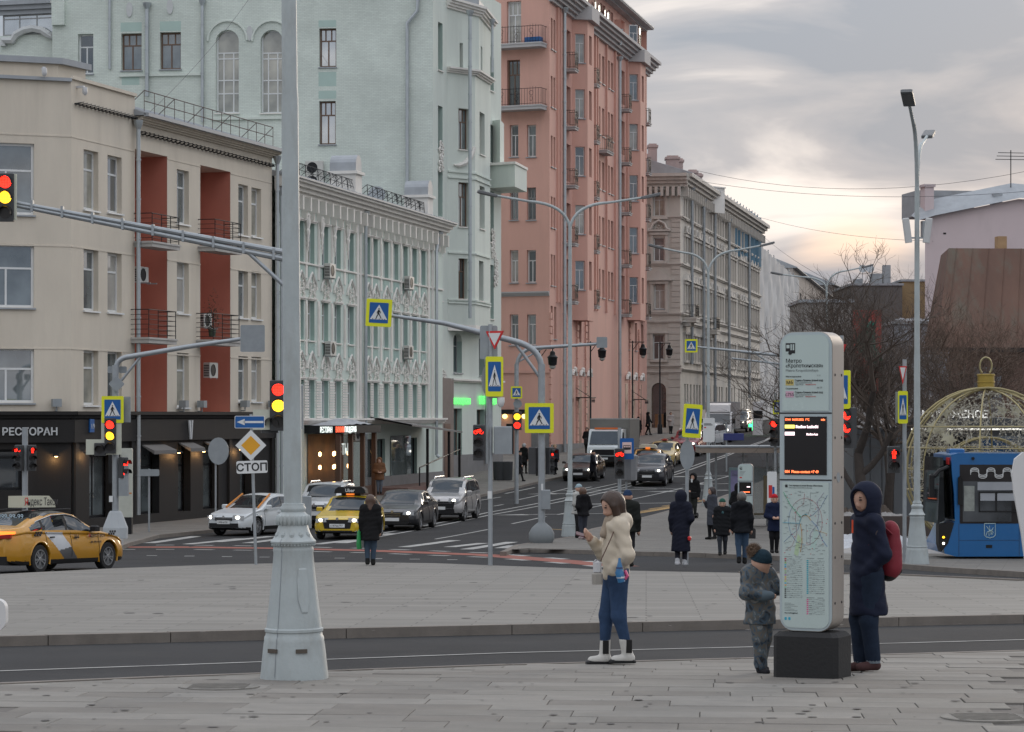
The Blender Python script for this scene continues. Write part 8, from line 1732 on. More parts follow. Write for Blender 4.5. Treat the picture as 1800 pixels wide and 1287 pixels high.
    mb = MB(); mb.tube([(x0-.08,-.006,z0-.04),(x0,-.006,z0-.01),(x0+.06,-.006,z0+.02),(x0+.09,-.006,z0+.08)], [.03,.045,.04,.02], 6, sq=.3); mb.tube([(x0,-.006,z0),(x0-.01,-.006,z0+.09),(x0-.01,-.006,z0+.13)], [.03,.03,.02], 6, sq=.3)
    for a, b in (((-.07,-.05),(-.1,-.13)),((-.03,-.03),(-.02,-.14)),((.05,.0),(.09,-.06)),((.04,0),(.03,-.11)),((-.09,.11),(.07,-.1))): mb.tube([(x0+a[0],-.006,z0+a[1]),(x0+b[0],-.006,z0+b[1])], .01, 4)
    mb.obj('crest_rider', em, o)
    for x in (2.75, 8.4):
        mb = MB(); mb.prism([(x+.55*math.cos(a), .46+.55*math.sin(a)) for a in [math.pi*i/16 for i in range(17)]], -.008, -.002); mb.obj('wheel_arch', dark, t); wheel(.46, .28, t, (x, .1, .46), -1, True)
        wheel(.46, .28, t, (x, Wd-.12, .46), 1, True)
    mb = MB(); mb.bbox(.35,.75,.9,1.4,H-.01,H+.10,.03); mb.obj('roof_hatch', blue, t); mb = MB(); mb.box(.18,.28,.2,.5,H-.3,H-.12); mb.obj('red_marker', M('sign_red'), t)
    mb = MB(); mb.lathe([(.04,-.03),(.04,.03)], 8); mb.xf(Matrix.Translation((.78,-.03,H-.14)) @ Matrix.Rotation(R(90),4,'X')); mb.obj('side_camera', dark, t)
bus()
# ================================================================ people: smooth-blended solids, meshed with surface nets
def sdf_mesh(prims, vox, k=.02, fn=None):
    """prims: (a, b, ra, rb, flat) tapered capsules, flat=(sx,sy,sz) scales distances about the axis; blended smoothly"""
    A = np.array([p[0] for p in prims], float); B = np.array([p[1] for p in prims], float); ra = np.array([p[2] for p in prims]); rb = np.array([p[3] for p in prims]); m = np.maximum(ra, rb)[:, None]*1.6 + 3*vox
    lo = np.minimum(A-m, B-m).min(0); hi = np.maximum(A+m, B+m).max(0); n = np.ceil((hi-lo)/vox).astype(int)+1
    ax = [lo[i]+vox*np.arange(n[i]) for i in range(3)]; acc = np.zeros(n)
    for i, p in enumerate(prims):
        fl = np.array(p[4]) if len(p) > 4 and p[4] else np.ones(3); r = max(ra[i], rb[i])*max(fl)*1.0 + 5*k + vox
        sl = []
        for j in range(3):
            a = max(0, int((min(A[i,j],B[i,j])-r-lo[j])/vox)); b = min(n[j], int((max(A[i,j],B[i,j])+r-lo[j])/vox)+2); sl.append(slice(a, b))
        X = np.stack(np.meshgrid(ax[0][sl[0]], ax[1][sl[1]], ax[2][sl[2]], indexing='ij'), -1)/fl; a, b = A[i]/fl, B[i]/fl; d = b-a; L2 = max(1e-9, d@d)
        t = np.clip(((X-a)@d)/L2, 0, 1); q = X-a-t[..., None]*d; dist = np.sqrt((q*q).sum(-1)) - (ra[i]+(rb[i]-ra[i])*t)
        acc[tuple(sl)] += np.exp(np.clip(-dist*min(fl)/k, -40, 40))
    V = -k*np.log(acc+1e-12)
    if fn is not None:
        X = np.stack(np.meshgrid(*ax, indexing='ij'), -1); V = fn(X, V)
    V[0] = V[-1] = 1; V[:, 0] = V[:, -1] = 1; V[:, :, 0] = V[:, :, -1] = 1
    S = V < 0; c = [slice(0, -1), slice(1, None)]; shp = tuple(x-1 for x in n); P = np.zeros(shp+(3,)); C = np.zeros(shp)
    for a in np.ndindex(2, 2, 2):
        for j in range(3):
            if a[j]: continue
            b = list(a); b[j] = 1; v0 = V[tuple(c[q] for q in a)]; v1 = V[tuple(c[q] for q in b)]; msk = (v0 < 0) != (v1 < 0); t = np.where(msk, v0/np.where(msk, v0-v1, 1), 0)
            for q in range(3): P[..., q] += msk*(a[q] + (t if q == j else 0))
            C += msk
    ii = np.argwhere(C > 0); idx = -np.ones(shp, int); idx[tuple(ii.T)] = np.arange(len(ii)); vs = lo + vox*(ii + P[tuple(ii.T)]/C[tuple(ii.T)][:, None]); fs = []
    for j in range(3):
        u, w = (j+1) % 3, (j+2) % 3; s0 = [slice(None)]*3; s1 = [slice(None)]*3; s0[j] = slice(0, -1); s1[j] = slice(1, None); e = np.argwhere(S[tuple(s0)] != S[tuple(s1)]); e = e[(e[:, u] > 0) & (e[:, w] > 0)]
        du = np.zeros(3, int); du[u] = 1; dw = np.zeros(3, int); dw[w] = 1; q = np.stack([idx[tuple((e-du-dw).T)], idx[tuple((e-dw).T)], idx[tuple(e.T)], idx[tuple((e-du).T)]], 1); ins = S[tuple(e.T)]; q[~ins] = q[~ins][:, ::-1]; fs.append(q)
    return vs, np.concatenate(fs)
def solid(name, prims, vox, m, parent, k=.02, fn=None):
    vs, fs = sdf_mesh(prims, vox, k, fn); me = bpy.data.meshes.new(name); me.from_pydata(vs.tolist(), [], fs.tolist()); me.materials.append(m); me.polygons.foreach_set('use_smooth', [True]*len(me.polygons)); me.update(); return link(me, name, parent)
skin = mat('skin', (.50,.30,.22), .6, var=.08, vs=8)
def cloth(n, col, bump=.35, bs=9, rough=.85, var=.15): return mat('cloth_'+n, col, rough, spec=.15, var=var, vs=5, bump=bump, bs=bs)
ARM = {'hang': ((.025,.015,-.175),(.03,-.02,-.33)), 'pocket': ((.045,.032,-.17),(-.022,-.035,-.265)), 'phone': ((.035,-.045,-.175),(-.035,-.135,-.085)), 'hold': ((.04,.0,-.17),(-.05,-.13,-.2)), 'back': ((.05,.05,-.16),(.05,.1,-.3)), 'swingf': ((.03,-.06,-.16),(.03,-.16,-.28)), 'swingb': ((.03,.07,-.16),(.04,.1,-.32)), 'reach': ((.07,-.03,-.12),(.13,-.13,-.16)), 'across': ((.06,-.05,-.15),(-.07,-.13,-.17))}
def person(label, px, D, rz, h, arms=('hang','hang'), stride=0., coat=None, clen=.5, ctype='jacket', trous=(.03,.035,.05), shoes=(.02,.02,.02), hair=None, hlen=0., hat=None, hood=None, lean=(0,0), vox=.02, headtilt=(0,0), hands=True, quilt=0., wide=1., zoff=0., fine=False, scarf=None, group='people waiting and walking about the junction', z=None, bulk=1., crouch=0., legs=True, tbulk=1., cn=None, hs=1., boot=0.):
    c = XY(px, D); t = thing('person', label, 'person', (c.x, c.y, (G(D) if z is None else z)+zoff), R(rz), group)
    H0 = h; sh, sw, hz, hw = .815*h, .098*h*wide, .525*h, .05*h; lx, ly = lean; T = lambda x, y, z_: (x + lx*max(0, z_-hz), y + ly*max(0, z_-hz), z_)
    head = Vector(T(headtilt[0]*.03, -.012*h+headtilt[1]*.035, (.925-.03*(hs-1)/.3)*h)); neck = Vector(T(0, .008*h, .845*h)); up = (head-neck).normalized()
    side = Vector((1,0,0)); fwd = Vector((headtilt[0], -1, headtilt[1])).normalized(); fwd = (fwd - up*(fwd@up)*.3).normalized()
    J = {}
    for s, kd in ((-1, arms[0]), (1, arms[1])):
        e, w = ARM[kd]; S_ = Vector(T(s*sw, .0, sh)); J[s] = (S_, S_ + Vector((s*e[0], e[1], e[2]))*h, S_ + Vector((s*w[0], w[1], w[2]))*h)
    Lg = {}
    for s in (-1, 1):
        yy = stride*s; Lg[s] = (Vector((s*hw, 0, hz)), Vector((s*hw*.95, yy*.42-.02*h-.02*abs(yy), .285*h)), Vector((s*hw*.8, yy, .045*h + (.01*h if yy > 0 and stride else 0))))
    hr = .062*h*hs; b = [(head+up*.012*h*hs, head+up*.02*h*hs+Vector((0,.01*h,0)), hr, hr*.98, (.9,1.05,1.08)), (head-up*.03*h*hs+fwd*.022*h*hs, head-up*.038*h*hs+fwd*.02*h*hs, .042*h*hs, .034*h*hs), (head+fwd*.055*h*hs-up*.005*h*hs, head+fwd*.066*h*hs-up*.02*h*hs, .008*h, .011*h), (neck-up*.02*h, head-up*.02*h, .033*h, .031*h),
         (T(0,0,.79*h), T(0,0,.62*h), .075*h, .068*h, (1.25,.85,1)), (T(0,0,.62*h), (0,0,.53*h), .068*h, .075*h, (1.15,.95,1)), (T(-sw*.8,0,sh), T(sw*.8,0,sh), .042*h, .042*h)]
    for s in (-1, 1):
        a, e, w = J[s]; b += [(a, e, .034*h, .027*h), (e, w, .026*h, .019*h)]; d = (w-e).normalized()
        if hands and arms[0 if s < 0 else 1] != 'pocket':
            pm = w + d*.035*h; b.append((w, pm, .019*h, .023*h, (.75,1,1)))
            if fine:
                hook = Vector((-s*.5,-.35,.55)).normalized() if arms[0 if s < 0 else 1] == 'phone' else Vector((-s*.6,-.2,0)).normalized(); sp = d.cross(hook).normalized()
                for i in range(4): r0 = pm + d*.012*h + sp*(i-1.5)*.0105*h; m_ = r0 + (d*.7+hook*.5)*.021*h*(1-.1*abs(i-1.3)); b += [(r0, m_, .0058*h, .0052*h), (m_, m_ + (d*.1+hook)*.018*h, .0052*h, .0042*h)]
                th = w + d*.018*h - sp*.016*h; b += [(th, th - sp*.014*h + d*.016*h + hook*.006*h, .0066*h, .0055*h), (th - sp*.014*h + d*.016*h + hook*.006*h, th - sp*.008*h + d*.032*h + hook*.014*h, .0055*h, .0045*h)]
            else: b.append((pm, pm + d*.03*h + Vector((0,-.008*h,0)), .02*h, .012*h))
        H_, K_, A_ = Lg[s]; b += [(H_, K_, .052*h, .036*h), (K_, A_, .033*h, .021*h), (A_, A_ + Vector((0,-.055*h,-.02*h)), .019*h, .014*h)]
        b.append((head + side*s*.058*h - up*.008*h, head + side*s*.06*h + up*.008*h, .010*h, .011*h, (.6,1,1)))
    body = solid('body', b, vox*(.75 if fine else 1.), skin, t, .008 if fine else .012)
    h = H0*hs
    if fine or vox < .02:
        for s in (-1, 1):
            e = head + fwd*.056*h + side*s*.024*h + up*.012*h; mb = MB(); mb.lathe([(.001,-.005*h),(.009*h,-.002*h),(.009*h,.002*h),(.001,.005*h)], 8, c=e); mb.obj('eye', mat('eye_dark', (.03,.02,.018), .3), body); mb = MB(); mb.tube([e+Vector((-.012*h*1,0,.014*h)), e+Vector((.012*h,0,.015*h))], .003*h, 5); mb.obj('brow', mat('brow', (.06,.04,.03), .8), body)
        mo = head + fwd*.06*h - up*.034*h; mb = MB(); mb.tube([mo-side*.016*h, mo+fwd*.003*h, mo+side*.016*h], [.002*h,.0042*h,.002*h], 6); mb.obj('mouth', mat('lips', (.40,.14,.12), .5), body)
    h = H0
    # trousers, shoes
    tm = trous if not isinstance(trous, tuple) else cloth('t%d_%d_%d' % tuple(int(v*999) for v in trous), trous); p = [((0,0,.56*h),(0,0,.515*h), .083*h, .082*h, (1.1,.9,1))]
    for s in (-1, 1): H_, K_, A_ = Lg[s]; p += [(H_, K_, .061*h*tbulk, .044*h*tbulk), (K_, A_.lerp(K_, boot*.85) + Vector((0,0,.02*h)), .042*h*tbulk, .031*h*tbulk*tbulk)]
    solid('trousers', p, vox, tm, t, .012)
    sm_ = shoes if not isinstance(shoes, tuple) else cloth('s%d_%d_%d' % tuple(int(v*999) for v in shoes), shoes, .1)
    for s in (-1, 1): A_ = Lg[s][2]; solid('shoe', [(A_+Vector((0,.012*h,-.02*h)), A_+Vector((0,-.075*h,-.024*h)), .031*h, .027*h, (1,1,.9)), (A_+Vector((0,.004*h,.035*h)) if not boot else A_.lerp(Lg[s][1], boot), A_, .031*h, .032*h)], vox*.8, sm_, t, .01, lambda X, V, zz=A_.z: np.maximum(V, (zz-.044*h)-X[..., 2]))
    # coat
    cm = coat if not isinstance(coat, tuple) else cloth(cn or 'c%d_%d_%d' % tuple(int(v*999) for v in coat), coat); zb = clen*h; bk = bulk
    q = [(T(0,0,.80*h), T(0,-.005*h,.64*h), .082*h*bk, .084*h*bk, (1.25,.92,1)), (T(0,0,.66*h), T(0,0,max(zb+.03*h, .5*h)), .084*h*bk, .090*h*bk, (1.15,.98,1)), (T(-sw*.85,0,sh), T(sw*.85,0,sh), .052*h*bk, .052*h*bk), (T(0,.01*h,.855*h), T(0,.0,.82*h), .052*h, .06*h)]
    if zb < .47*h: q.append(((0,0,.52*h), (0,.01*h,zb+.02*h), .092*h*bk, .110*h*bk, (1.1,1.05,1)))
    for s in (-1, 1): a, e, w = J[s]; d = (w-e).normalized(); q += [(a, e, .050*h*bk, .043*h*bk), (e, w-d*.01*h, .042*h*bk, .034*h*bk)]
    if hood == 1: q += [(T(-.05*h,.055*h,.85*h), T(.05*h,.045*h,.85*h), .034*h, .034*h), (T(0,.055*h,.835*h), T(0,.045*h,.80*h), .042*h, .034*h)]
    def cf(X, V):
        V = np.maximum(V, zb-X[..., 2])
        if quilt: V = V - quilt*np.abs(np.sin(X[..., 2]*math.pi/(.07*h)+.4*np.sin(X[..., 0]*7)))
        V = V + (.0012 if quilt else .003)*np.sin(X[..., 2]*31+X[..., 0]*19)*np.sin(X[..., 1]*23+X[..., 2]*11) + .0022*np.sin(X[..., 2]*58+X[..., 0]*33+2*np.sin(X[..., 1]*21))
        return V
    solid('coat', q, vox, cm, t, .018, cf)
    h = H0*hs
    if hood == 2:
        o = head + fwd*.085*h; solid('hood', [(head+up*.022*h-fwd*.012*h, head+up*.01*h-fwd*.01*h, .088*h, .086*h, (.95,1.05,1.05)), (head-up*.05*h, neck-up*.015*h, .074*h, .075*h)], vox*.8, cm, t, .015, lambda X, V: np.maximum(V, .058*h-np.sqrt((((X-np.array(o))*np.array([.95,.9,.78]))**2).sum(-1))))
    if hat:
        hm_ = cloth('h%d_%d_%d' % tuple(int(v*999) for v in hat), hat, .5, 30); base = head+up*.022*h-fwd*.004*h; u_ = np.array(up-fwd*.35); u_ /= np.linalg.norm(u_)
        solid('hat', [(base, base+up*.018*h, .070*h, .064*h, (.92,1.05,1))], vox*.7, hm_, t, .01, lambda X, V: np.maximum(V, -((X-np.array(base))@u_)+.006*h))
    if hair:
        hm_ = mat('hair%d' % int(hair[0]*999), hair, .42, var=.35, vs=22, streak=.12, bump=.35, bs=55); ce = head+fwd*.062*h-up*.012*h
        pr = [(head+up*.022*h-fwd*.008*h, head+up*.012*h-fwd*.012*h, .072*h, .070*h, (.95,1.06,1.02))]
        if hlen: pr += [(head-fwd*.03*h, head-fwd*.035*h-up*hlen*h, .060*h, .045*h, (1.05,.8,1))] + [(head+side*s*.05*h+fwd*.005*h, head+side*s*.052*h-up*hlen*h*.85+fwd*.008*h, .026*h, .022*h) for s in (-1, 1)]
        solid('hair', pr, vox*.7, hm_, t, .012, lambda X, V: np.maximum(V, .055*h-np.sqrt((((X-np.array(ce))*np.array([1.,.85,.72]))**2).sum(-1))))
    h = H0
    if scarf: solid('scarf', [(neck+Vector((-.03*h,-.03*h,.0)), neck+Vector((.03*h,-.03*h,.0)), .036*h, .036*h), (neck+Vector((-.03*h,.03*h,0)), neck+Vector((.03*h,.03*h,0)), .034*h, .034*h), (neck+Vector((0,-.05*h,0)), neck+Vector((.01*h,-.085*h,-.08*h)), .03*h, .025*h)], vox*.8, cloth('scarf%d' % int(scarf[0]*999), scarf), t, .012)
    t['head'] = list(head); t['wr'] = [list(J[s][2]) for s in (-1, 1)]; return t
def wpos(t, s, off=(0,0,0)):
    w = Vector(t['wr'][0 if s < 0 else 1]) + Vector(off); return Matrix.Translation(t.location) @ (Matrix.Rotation(t.rotation_euler.z, 4, 'Z') @ w)
def held(name, label, cat, mb, m, loc, rz=0., smooth=False): return tag(mb.obj(name, m, None, loc, rz, smooth), label, cat)
# --- the three in the foreground
cream = cloth('cream', (.56,.49,.39), .5, 5, .5, .06)
w1 = person('young woman in cream padded jacket and blue jeans reading her phone', 1083, 25., -78, 1.66, ('phone','pocket'), .1, cream, .495, trous=cloth('denim', (.035,.065,.13), .4, 12, .85, .3), shoes=cloth('boot_white', (.55,.54,.51), .1, 8, .5), hair=(.045,.024,.015), hlen=.12, vox=.0105, headtilt=(.2,-.5), fine=True, hs=.93, scarf=(.33,.27,.21), bulk=.88, hood=1, quilt=.004, boot=.38)
w3 = person('woman in long navy hooded parka and rolled jeans behind the information pillar', 1524, 23.4, -72, 1.68, ('pocket','pocket'), .03, cloth('navy', (.013,.017,.036), .5, 6, .7), .31, trous=cloth('denim_dark', (.018,.028,.05), .4, 12, .85, .3), shoes=cloth('shoe_plum', (.075,.04,.04), .1), hood=2, hs=.96, headtilt=(.4,.0), hair=(.06,.035,.025), vox=.0115, fine=True, bulk=.9, tbulk=1.15)
camo = mat('camo_snowsuit', (.07,.085,.10), .7, var=0); 
def camo_nodes():
    nt = camo.node_tree; N = nt.nodes; L = nt.links; tc = N.new('ShaderNodeTexCoord'); n = N.new('ShaderNodeTexNoise'); n.inputs['Scale'].default_value = 9; n.inputs['Detail'].default_value = 4; n.inputs['Distortion'].default_value = 1.5; L.new(tc.outputs['Object'], n.inputs[0]); cr = N.new('ShaderNodeValToRGB'); e = cr.color_ramp.elements; e[0].position = .36; e[0].color = (.012,.013,.016,1); e[1].position = .66; e[1].color = (.22,.22,.21,1)
    for p_, c_ in ((.46,(.05,.085,.12,1)),(.53,(.12,.10,.075,1)),(.59,(.06,.10,.13,1))): x = e.new(p_); x.color = c_
    L.new(n.outputs[0], cr.inputs[0]); L.new(cr.outputs[0], N['Principled BSDF'].inputs['Base Color'])
camo_nodes()
b2 = person('small boy in camouflage snowsuit and bobble hat leaning at the information pillar', 1337, 23.2, 34, 1.10, ('across','reach'), .06, camo, .40, trous=camo, shoes=(.03,.03,.035), hat=(.016,.035,.05), vox=.010, headtilt=(.4,-.4), fine=True, bulk=1.12, tbulk=1.32, lean=(-.1,0), wide=1.1, hs=1.32, hands=True, hood=1)
bh = Vector(b2['head'])
mb = MB(); rnd = random.Random(5);
for k in range(1500):
    d = Vector((rnd.gauss(0,1), rnd.gauss(0,1), rnd.gauss(0,1))).normalized(); l_ = rnd.uniform(.06,.088); e = d.cross(Vector((rnd.random(),rnd.random(),rnd.random()))).normalized()*.003; mb.add([d*.03-e, d*.03+e, d*l_], [(0,1,2)])
mb.lathe([(.005,-.055),(.045,-.03),(.055,0),(.045,.03),(.005,.055)], 10); o = mb.obj('bobble', mat('fur_brown', (.20,.14,.10), .9, var=.3, vs=30), b2, bh+Vector((-.05,.03,.125))); tag(o, kind='stuff')
mb = MB(); mb.box(-.018,.018,-.004,0,-.02,.02); mb.obj('hat_patch', M('sign_back'), b2, bh+Vector((.0,-.098,.055)))
for s in (-1, 1): wv = Vector(b2['wr'][0 if s < 0 else 1]); solid('mitten', [(wv, wv+Vector((-s*.04,-.035,.0)), .042, .04), (wv+Vector((0,.0,.0)), wv+Vector((s*.04,.03,0)), .04, .044)], .011, mat('mitten_blue', (.10,.14,.17), .8, var=.2), b2, .012)
# phone, bags, backpack of the foreground
p = wpos(w1, -1, (.02,-.085,.045)); mb = MB(); mb.bbox(-.075,.075,-.038,.038,-.004,.004,.004); o = held('phone', 'dark red phone in the hand of the woman in cream', 'phone', mb, mat('phone_red', (.09,.02,.03), .3), p, R(10)); o.rotation_euler = (R(25), R(18), R(8))
c = W(1050, 1002, 24.8); mb = MB(); mb.bbox(-.05,.05,-.04,.04,-.12,.0,.02); o = held('handbag', 'small white and taupe bag hanging before the woman in cream', 'bag', mb, mat('bag_taupe', (.30,.28,.25), .6), (c.x, c.y, c.z-.02), R(15)); mb = MB(); mb.bbox(-.042,.042,-.03,.03,0,.12,.025); mb.obj('flap', mat('bag_white', (.55,.55,.56), .5), o); mb = MB(); mb.tube([(.03,0,.1),(.13,-.05,.34),(.2,-.02,.50)], .006, 5); mb.obj('strap', mat('strap_brown', (.14,.09,.07), .7), o)
c = W(1089, 1003, 24.68); mb = MB(); mb.tube([(0,0,.12),(0,0,.09),(.0,0,-.02),(.02,0,-.11)], [.02,.024,.075,.062], 10, sq=.6); o = held('plastic_bag', 'blue and white plastic bag in the hand of the woman in cream', 'bag', mb, mat('bag_blue', (.04,.17,.36), .35, var=.1), c, 0, True)
for i in range(3): mb = MB(); mb.tube([(-.0+.006*i,0,.035-.045*i),(0+.006*i,0,.018-.045*i)], [.056+.006*i,.06+.006*i], 10, sq=.62); mb.obj('stripe', mat('bag_dark', (.015,.04,.13), .4) if i != 2 else mat('bag_white', (.55,.55,.56)), o, smooth=True)
mb = MB(); mb.tube([(.05,-.01,-.0),(.075,-.02,-.05),(.05,-.02,-.08)], .018, 6); mb.obj('pink_band', mat('bag_pink', (.55,.08,.2), .5), o)
rb = mat('pack_red', (.20,.012,.025), .7, var=.12, bump=.3, bs=8); c = Matrix.Translation(w3.location) @ (Matrix.Rotation(w3.rotation_euler.z,4,'Z') @ Vector((.0,.215,1.13)))
o = solid('backpack', [((0,0,-.17),(0,.02,.14),.13,.11,(1,.72,1)),((0,.05,-.15),(0,.06,.0),.1,.08,(1,.7,1))], .014, rb, None, .02); o.location = c; o.rotation_euler = (0,0,w3.rotation_euler.z); tag(o, 'red backpack on the back of the woman in the navy parka', 'backpack')
mb = MB(); mb.tube([(.12,-.03,.13),(.135,-.14,.22),(.14,-.25,.17),(.13,-.27,.02),(.13,-.2,-.14)], .022, 6, sq=.5); mb.obj('shoulder_strap', rb, o, smooth=True); solid('side_bag', [((0,.0,-.24),(0,.06,-.2),.1,.09,(1,.8,.7))], .014, M('dark_plastic'), o)
mb = MB(); mb.box(-.008,.008,-.01,.0,-.06,.06); mb.obj('orange_zip_pull', mat('zip_orange', (.8,.09,.02), .5), w3, (.03,-.155,1.33)); mb = MB(); mb.lathe([(.034,0),(.034,.004)], 14); mb.xf(Matrix.Rotation(R(90),4,'Y')); mb.obj('arm_badge', mat('badge_dark', (.05,.035,.035), .7), w3, (.245,.0,1.27))
for s in (-1, 1): mb = MB(); mb.lathe([(.066,0),(.068,.055),(.06,.055),(.058,0)], 14); mb.obj('turn_up', mat('turnup', (.16,.19,.22), .9), w3, (s*.067, s*.03, .085))
for s in (-1, 1): y = .1*s; z0 = .017 if s > 0 else 0; x = s*.066; mb = MB(); mb.bbox(x-.052, x+.052, y-.185, y+.075, z0-.002, z0+.04, .02); mb.obj('boot_sole', M('dark_plastic'), w1); mb = MB(); mb.bbox(x+.044, x+.058, y-.03, y+.03, z0+.1, z0+.23, .004); mb.obj('boot_elastic', M('dark_plastic'), w1)
mb = MB(); mb.tube([(.12,-.02,1.33),(.13,-.025,1.2),(.128,-.02,1.05)], .007, 5); mb.obj('hood_cord', M('dark_plastic'), w1)
# --- middle distance
P = person
g4 = P('woman in black coat seen from behind carrying a green bag at the kerb', 651, 61, 180, 1.66, ('hang','hang'), .02, (.012,.012,.013), .36, trous=(.05,.075,.11), hair=(.075,.04,.025), hlen=.12, vox=.016, quilt=.006, bulk=1.08)
c = W(631, 950, 61); mb = MB(); mb.tube([(0,0,.26),(0,0,.2),(.0,0,-.1),(.01,0,-.2)], [.02,.09,.13,.12], 10, sq=.5); held('carrier_bag', 'bright green carrier bag held by the woman at the kerb', 'bag', mb, mat('bag_green', (.02,.26,.07), .5, var=.25, vs=6), c, 0, True)
P('woman in long dark coat and hood with white boots crossing', 1197, 60.5, 165, 1.74, ('pocket','hang'), .08, (.014,.016,.028), .2, trous=(.03,.03,.04), shoes=(.55,.56,.58), hood=2, vox=.016, quilt=.003, bulk=1.08, hair=(.03,.02,.02))
c = W(1212, 947, 60.3); mb = MB(); mb.lathe([(.01,-.06),(.04,-.03),(.045,.03),(.02,.06)], 8); held('red_glove', 'red glove on the hand of the woman in the long dark coat', 'glove', mb, M('sign_red'), c, 0, True)
P('man in black jacket and blue jeans seen from behind near the pillar', 1304, 62, 175, 1.72, ('hang','hang'), .06, (.012,.013,.016), .44, trous=(.05,.085,.14), hair=(.12,.11,.10), vox=.016, scarf=(.30,.42,.48), hood=1)
P('short woman in black padded coat and green hat walking towards the camera', 1270, 69, -8, 1.50, ('hang','hang'), .12, (.013,.014,.016), .36, trous=(.04,.045,.055), hat=(.03,.10,.075), vox=.016, quilt=.006, scarf=(.05,.11,.12), bulk=1.12)
P('woman in long grey coat looking at her phone by the shelter', 1252, 83, -70, 1.68, ('phone','hang'), .06, (.055,.06,.075), .28, trous=(.015,.015,.017), hair=(.03,.02,.018), hlen=.12, vox=.018)
P('hooded person in black with a shoulder strap before the small pillar', 1298, 87, 170, 1.72, ('pocket','pocket'), .0, (.012,.012,.013), .4, trous=(.02,.02,.022), hood=2, hair=(.03,.02,.02), vox=.018)
P('woman in dark blue coat and red hat beside the pillar', 1361, 71, 5, 1.60, ('hold','hold'), .0, (.012,.018,.045), .38, trous=(.012,.012,.014), hat=(.45,.02,.03), vox=.018)
P('man in blue beanie and dark jacket behind the woman in cream', 1103, 60, 165, 1.76, ('hang','pocket'), .05, (.016,.018,.016), .46, trous=(.03,.03,.035), hat=(.02,.04,.09), vox=.016, wide=1.15, bulk=1.1)
P('person in black jacket with small backpack at the lamp post', 1025, 83, -150, 1.66, ('pocket','pocket'), .02, (.012,.012,.014), .46, trous=(.045,.05,.065), shoes=(.45,.36,.37), hair=(.10,.055,.035), hlen=.06, vox=.018, hood=1)
P('person in pale jacket and light blue beanie half hidden at the lamp post', 1016, 84.5, 60, 1.74, ('hold','hang'), .0, (.40,.40,.38), .45, trous=(.02,.02,.022), hat=(.32,.42,.46), vox=.018)
s7 = P('person in black hoodie standing on an electric scooter with a coffee cup', 1219, 103, -25, 1.76, ('hold','hang'), .0, (.012,.012,.013), .46, trous=(.03,.032,.03), hood=2, hair=(.03,.02,.02), vox=.02)
c = XY(1219, 102.6); t = thing('electric_scooter', 'black electric scooter under the person in the hoodie', 'scooter', (c.x, c.y, G(102.6)), R(-25)); MB().box(-.07,.07,-.45,.35,.10,.15).obj('deck', M('black_metal'), t); MB().tube([(0,-.45,.12),(0,-.35,1.05)], .02, 6).obj('stem', M('black_metal'), t); MB().tube([(-.25,-.35,1.05),(.25,-.35,1.05)], .015, 6).obj('handlebar', M('black_metal'), t)
for y in (-.48,.42): mb = MB(); mb.lathe([(.1,-.025),(.11,0),(.1,.025)], 14); mb.xf(Matrix.Rotation(R(90),4,'Y')); mb.obj('wheel', mat('tyre', (.018,.018,.019)), t, (0,y,.11))
mb = MB(); mb.lathe([(.03,0),(.04,.13),(.042,.14)], 10); held('coffee_cup', 'white paper coffee cup held by the scooter rider', 'cup', mb, M('sign_white'), W(1216, 848, 102.5))
# --- far pavements
P('woman in brown hooded padded coat on the porch steps', 667, 119, 5, 1.66, ('hold','hold'), .0, (.17,.085,.045), .4, trous=(.12,.14,.17), hood=2, hair=(.05,.03,.02), vox=.024, quilt=.008, bulk=1.15, zoff=.35)
P('striding pedestrian in black with a white carrier bag', 913, 139, 60, 1.62, ('swingf','hang'), .26, (.012,.012,.014), .36, trous=(.02,.02,.02), hat=(.02,.02,.02), vox=.026)
mb = MB(); mb.tube([(0,0,.25),(0,0,.1),(0,0,-.25)], [.03,.16,.17], 9, sq=.5); held('carrier_bag', 'white carrier bag of the striding pedestrian', 'bag', mb, mat('bag_pale', (.42,.44,.46), .5, var=.15), W(908, 828, 138.7), 0, True)
P('grey haired person in black walking away by the mint house', 921, 147, 150, 1.72, ('hang','hang'), .12, (.012,.012,.013), .36, trous=(.02,.02,.02), hair=(.35,.35,.36), vox=.026)
P('person in black crossing between the cars', 1042, 138.6, 75, 1.66, ('swingf','hang'), .25, (.012,.013,.017), .32, trous=(.015,.015,.017), hat=(.013,.013,.015), vox=.026)
P('fair haired person in dark jacket on the far pavement', 975, 146, 20, 1.7, ('pocket','hang'), .05, (.02,.022,.03), .44, trous=(.02,.02,.025), hair=(.30,.20,.10), vox=.026)
P('person in black beside the pink house steps', 1032, 166, 0, 1.68, ('pocket','pocket'), .0, (.012,.012,.013), .34, trous=(.015,.015,.016), hair=(.03,.02,.02), vox=.03)
P('person in black before the corner of the pink house', 1122, 186, 20, 1.75, ('hang','hang'), .1, (.012,.012,.013), .36, trous=(.015,.015,.016), hat=(.012,.012,.014), vox=.03)
P('dark figure walking by the arched door', 1139, 200, 70, 1.75, ('hang','swingf'), .2, (.012,.012,.013), .36, trous=(.015,.015,.016), hood=2, hair=(.03,.02,.02), vox=.03)
P('person in pale padded coat near the arched door', 1179, 203, 10, 1.72, ('hold','hang'), .0, (.42,.39,.37), .36, trous=(.03,.03,.03), hair=(.05,.03,.02), vox=.03, quilt=.01, bulk=1.12)
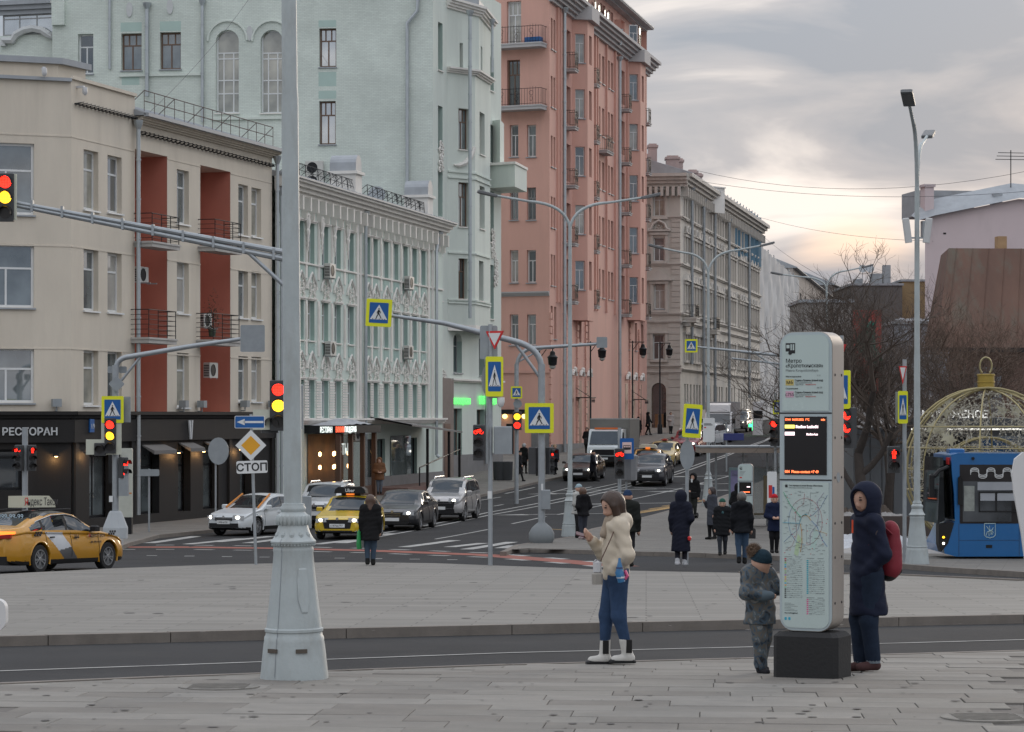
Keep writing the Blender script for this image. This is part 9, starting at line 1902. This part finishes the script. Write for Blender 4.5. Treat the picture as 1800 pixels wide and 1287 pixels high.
# ================================================================ bare trees
def tree(label, px, D, H, lean, seed, spread=1., levels=6, r0=.2, base=None, m=None, dens=1.):
    c = XY(px, D); rnd = random.Random(seed); t = thing('bare_tree', label, 'tree', (c.x, c.y, base if base is not None else G(D)), 0, 'bare winter trees'); bark = m or mat('bark', (.085,.065,.052), .95, var=.25, vs=5, bump=.5, bs=25); trunk = MB(); crown = MB()
    def grow(p, d, ln, r, lv):
        n = 4 if lv < 2 else 3; P = [p]; 
        for i in range(n):
            d = (d + Vector((rnd.gauss(0,.13), rnd.gauss(0,.13), rnd.gauss(.04,.08)))*(1 + lv*.16)).normalized(); p = p + d*ln/n; P.append(p)
        rr = [r*(1-.42*i/n) for i in range(n+1)]; (trunk if lv < 2 else crown).tube(P, rr, (9,7,5,4,3,3,3)[min(lv,6)], cap=lv < 1)
        if lv >= levels: return
        k = (3 if lv < 1 else rnd.choice((3,4)) if lv < 4 else rnd.choice((3,4)))
        for j in range(int(k*dens+.5)):
            f = rnd.uniform(.35,1.) if j else 1.; q = P[min(n, max(1, int(f*n+.5)))]
            a = Vector((rnd.gauss(0,1), rnd.gauss(0,1), rnd.gauss(.15,.6))).normalized(); dd = (d*(1.1 if j == 0 else .75) + a*(.62*spread)).normalized(); grow(q, dd, ln*rnd.uniform(.6,.84), max(.005, r*rnd.uniform(.46,.62)), lv+1)
    grow(Vector((0,0,-.1)), Vector((lean[0], lean[1], 1)).normalized(), H*.33, r0, 0)
    trunk.obj('trunk', mat('bark_trunk', (.04,.032,.027), .95, var=.3, vs=5, bump=.5, bs=25), t, smooth=70); tag(crown.obj('crown', bark, t), kind='stuff')
br2 = mat('bark_brown', (.13,.09,.068), .95, var=.25, vs=5)
tree('bare tree leaning left behind the information pillar', 1556, 84, 9.6, (-.55,.1), 3, 1.2, 7, .25)
tree('second bare tree fanning up beside the lamp post', 1566, 90, 9.6, (.0,.1), 9, 1.15, 7, .21)
tree('brown bare tree in front of the rusty roofed house', 1655, 96, 9.6, (.06,.1), 14, 1.2, 7, .22, m=br2)
tree('bare tree at the right edge before the rusty roofed house', 1742, 104, 9.2, (-.1,.1), 21, 1.15, 7, .2, m=br2)
tree('small bare tree against the glowing sky, left of the lamp post', 1490, 170, 13, (0,0), 31, .8, 5, .16)
tree('bare tree rising against the sky beyond the grey cube house', 1575, 215, 15, (.05,0), 41, .9, 5, .18)
tree('thin bare tree by the wrapped house', 1432, 190, 12.5, (-.05,0), 51, .8, 5, .15)
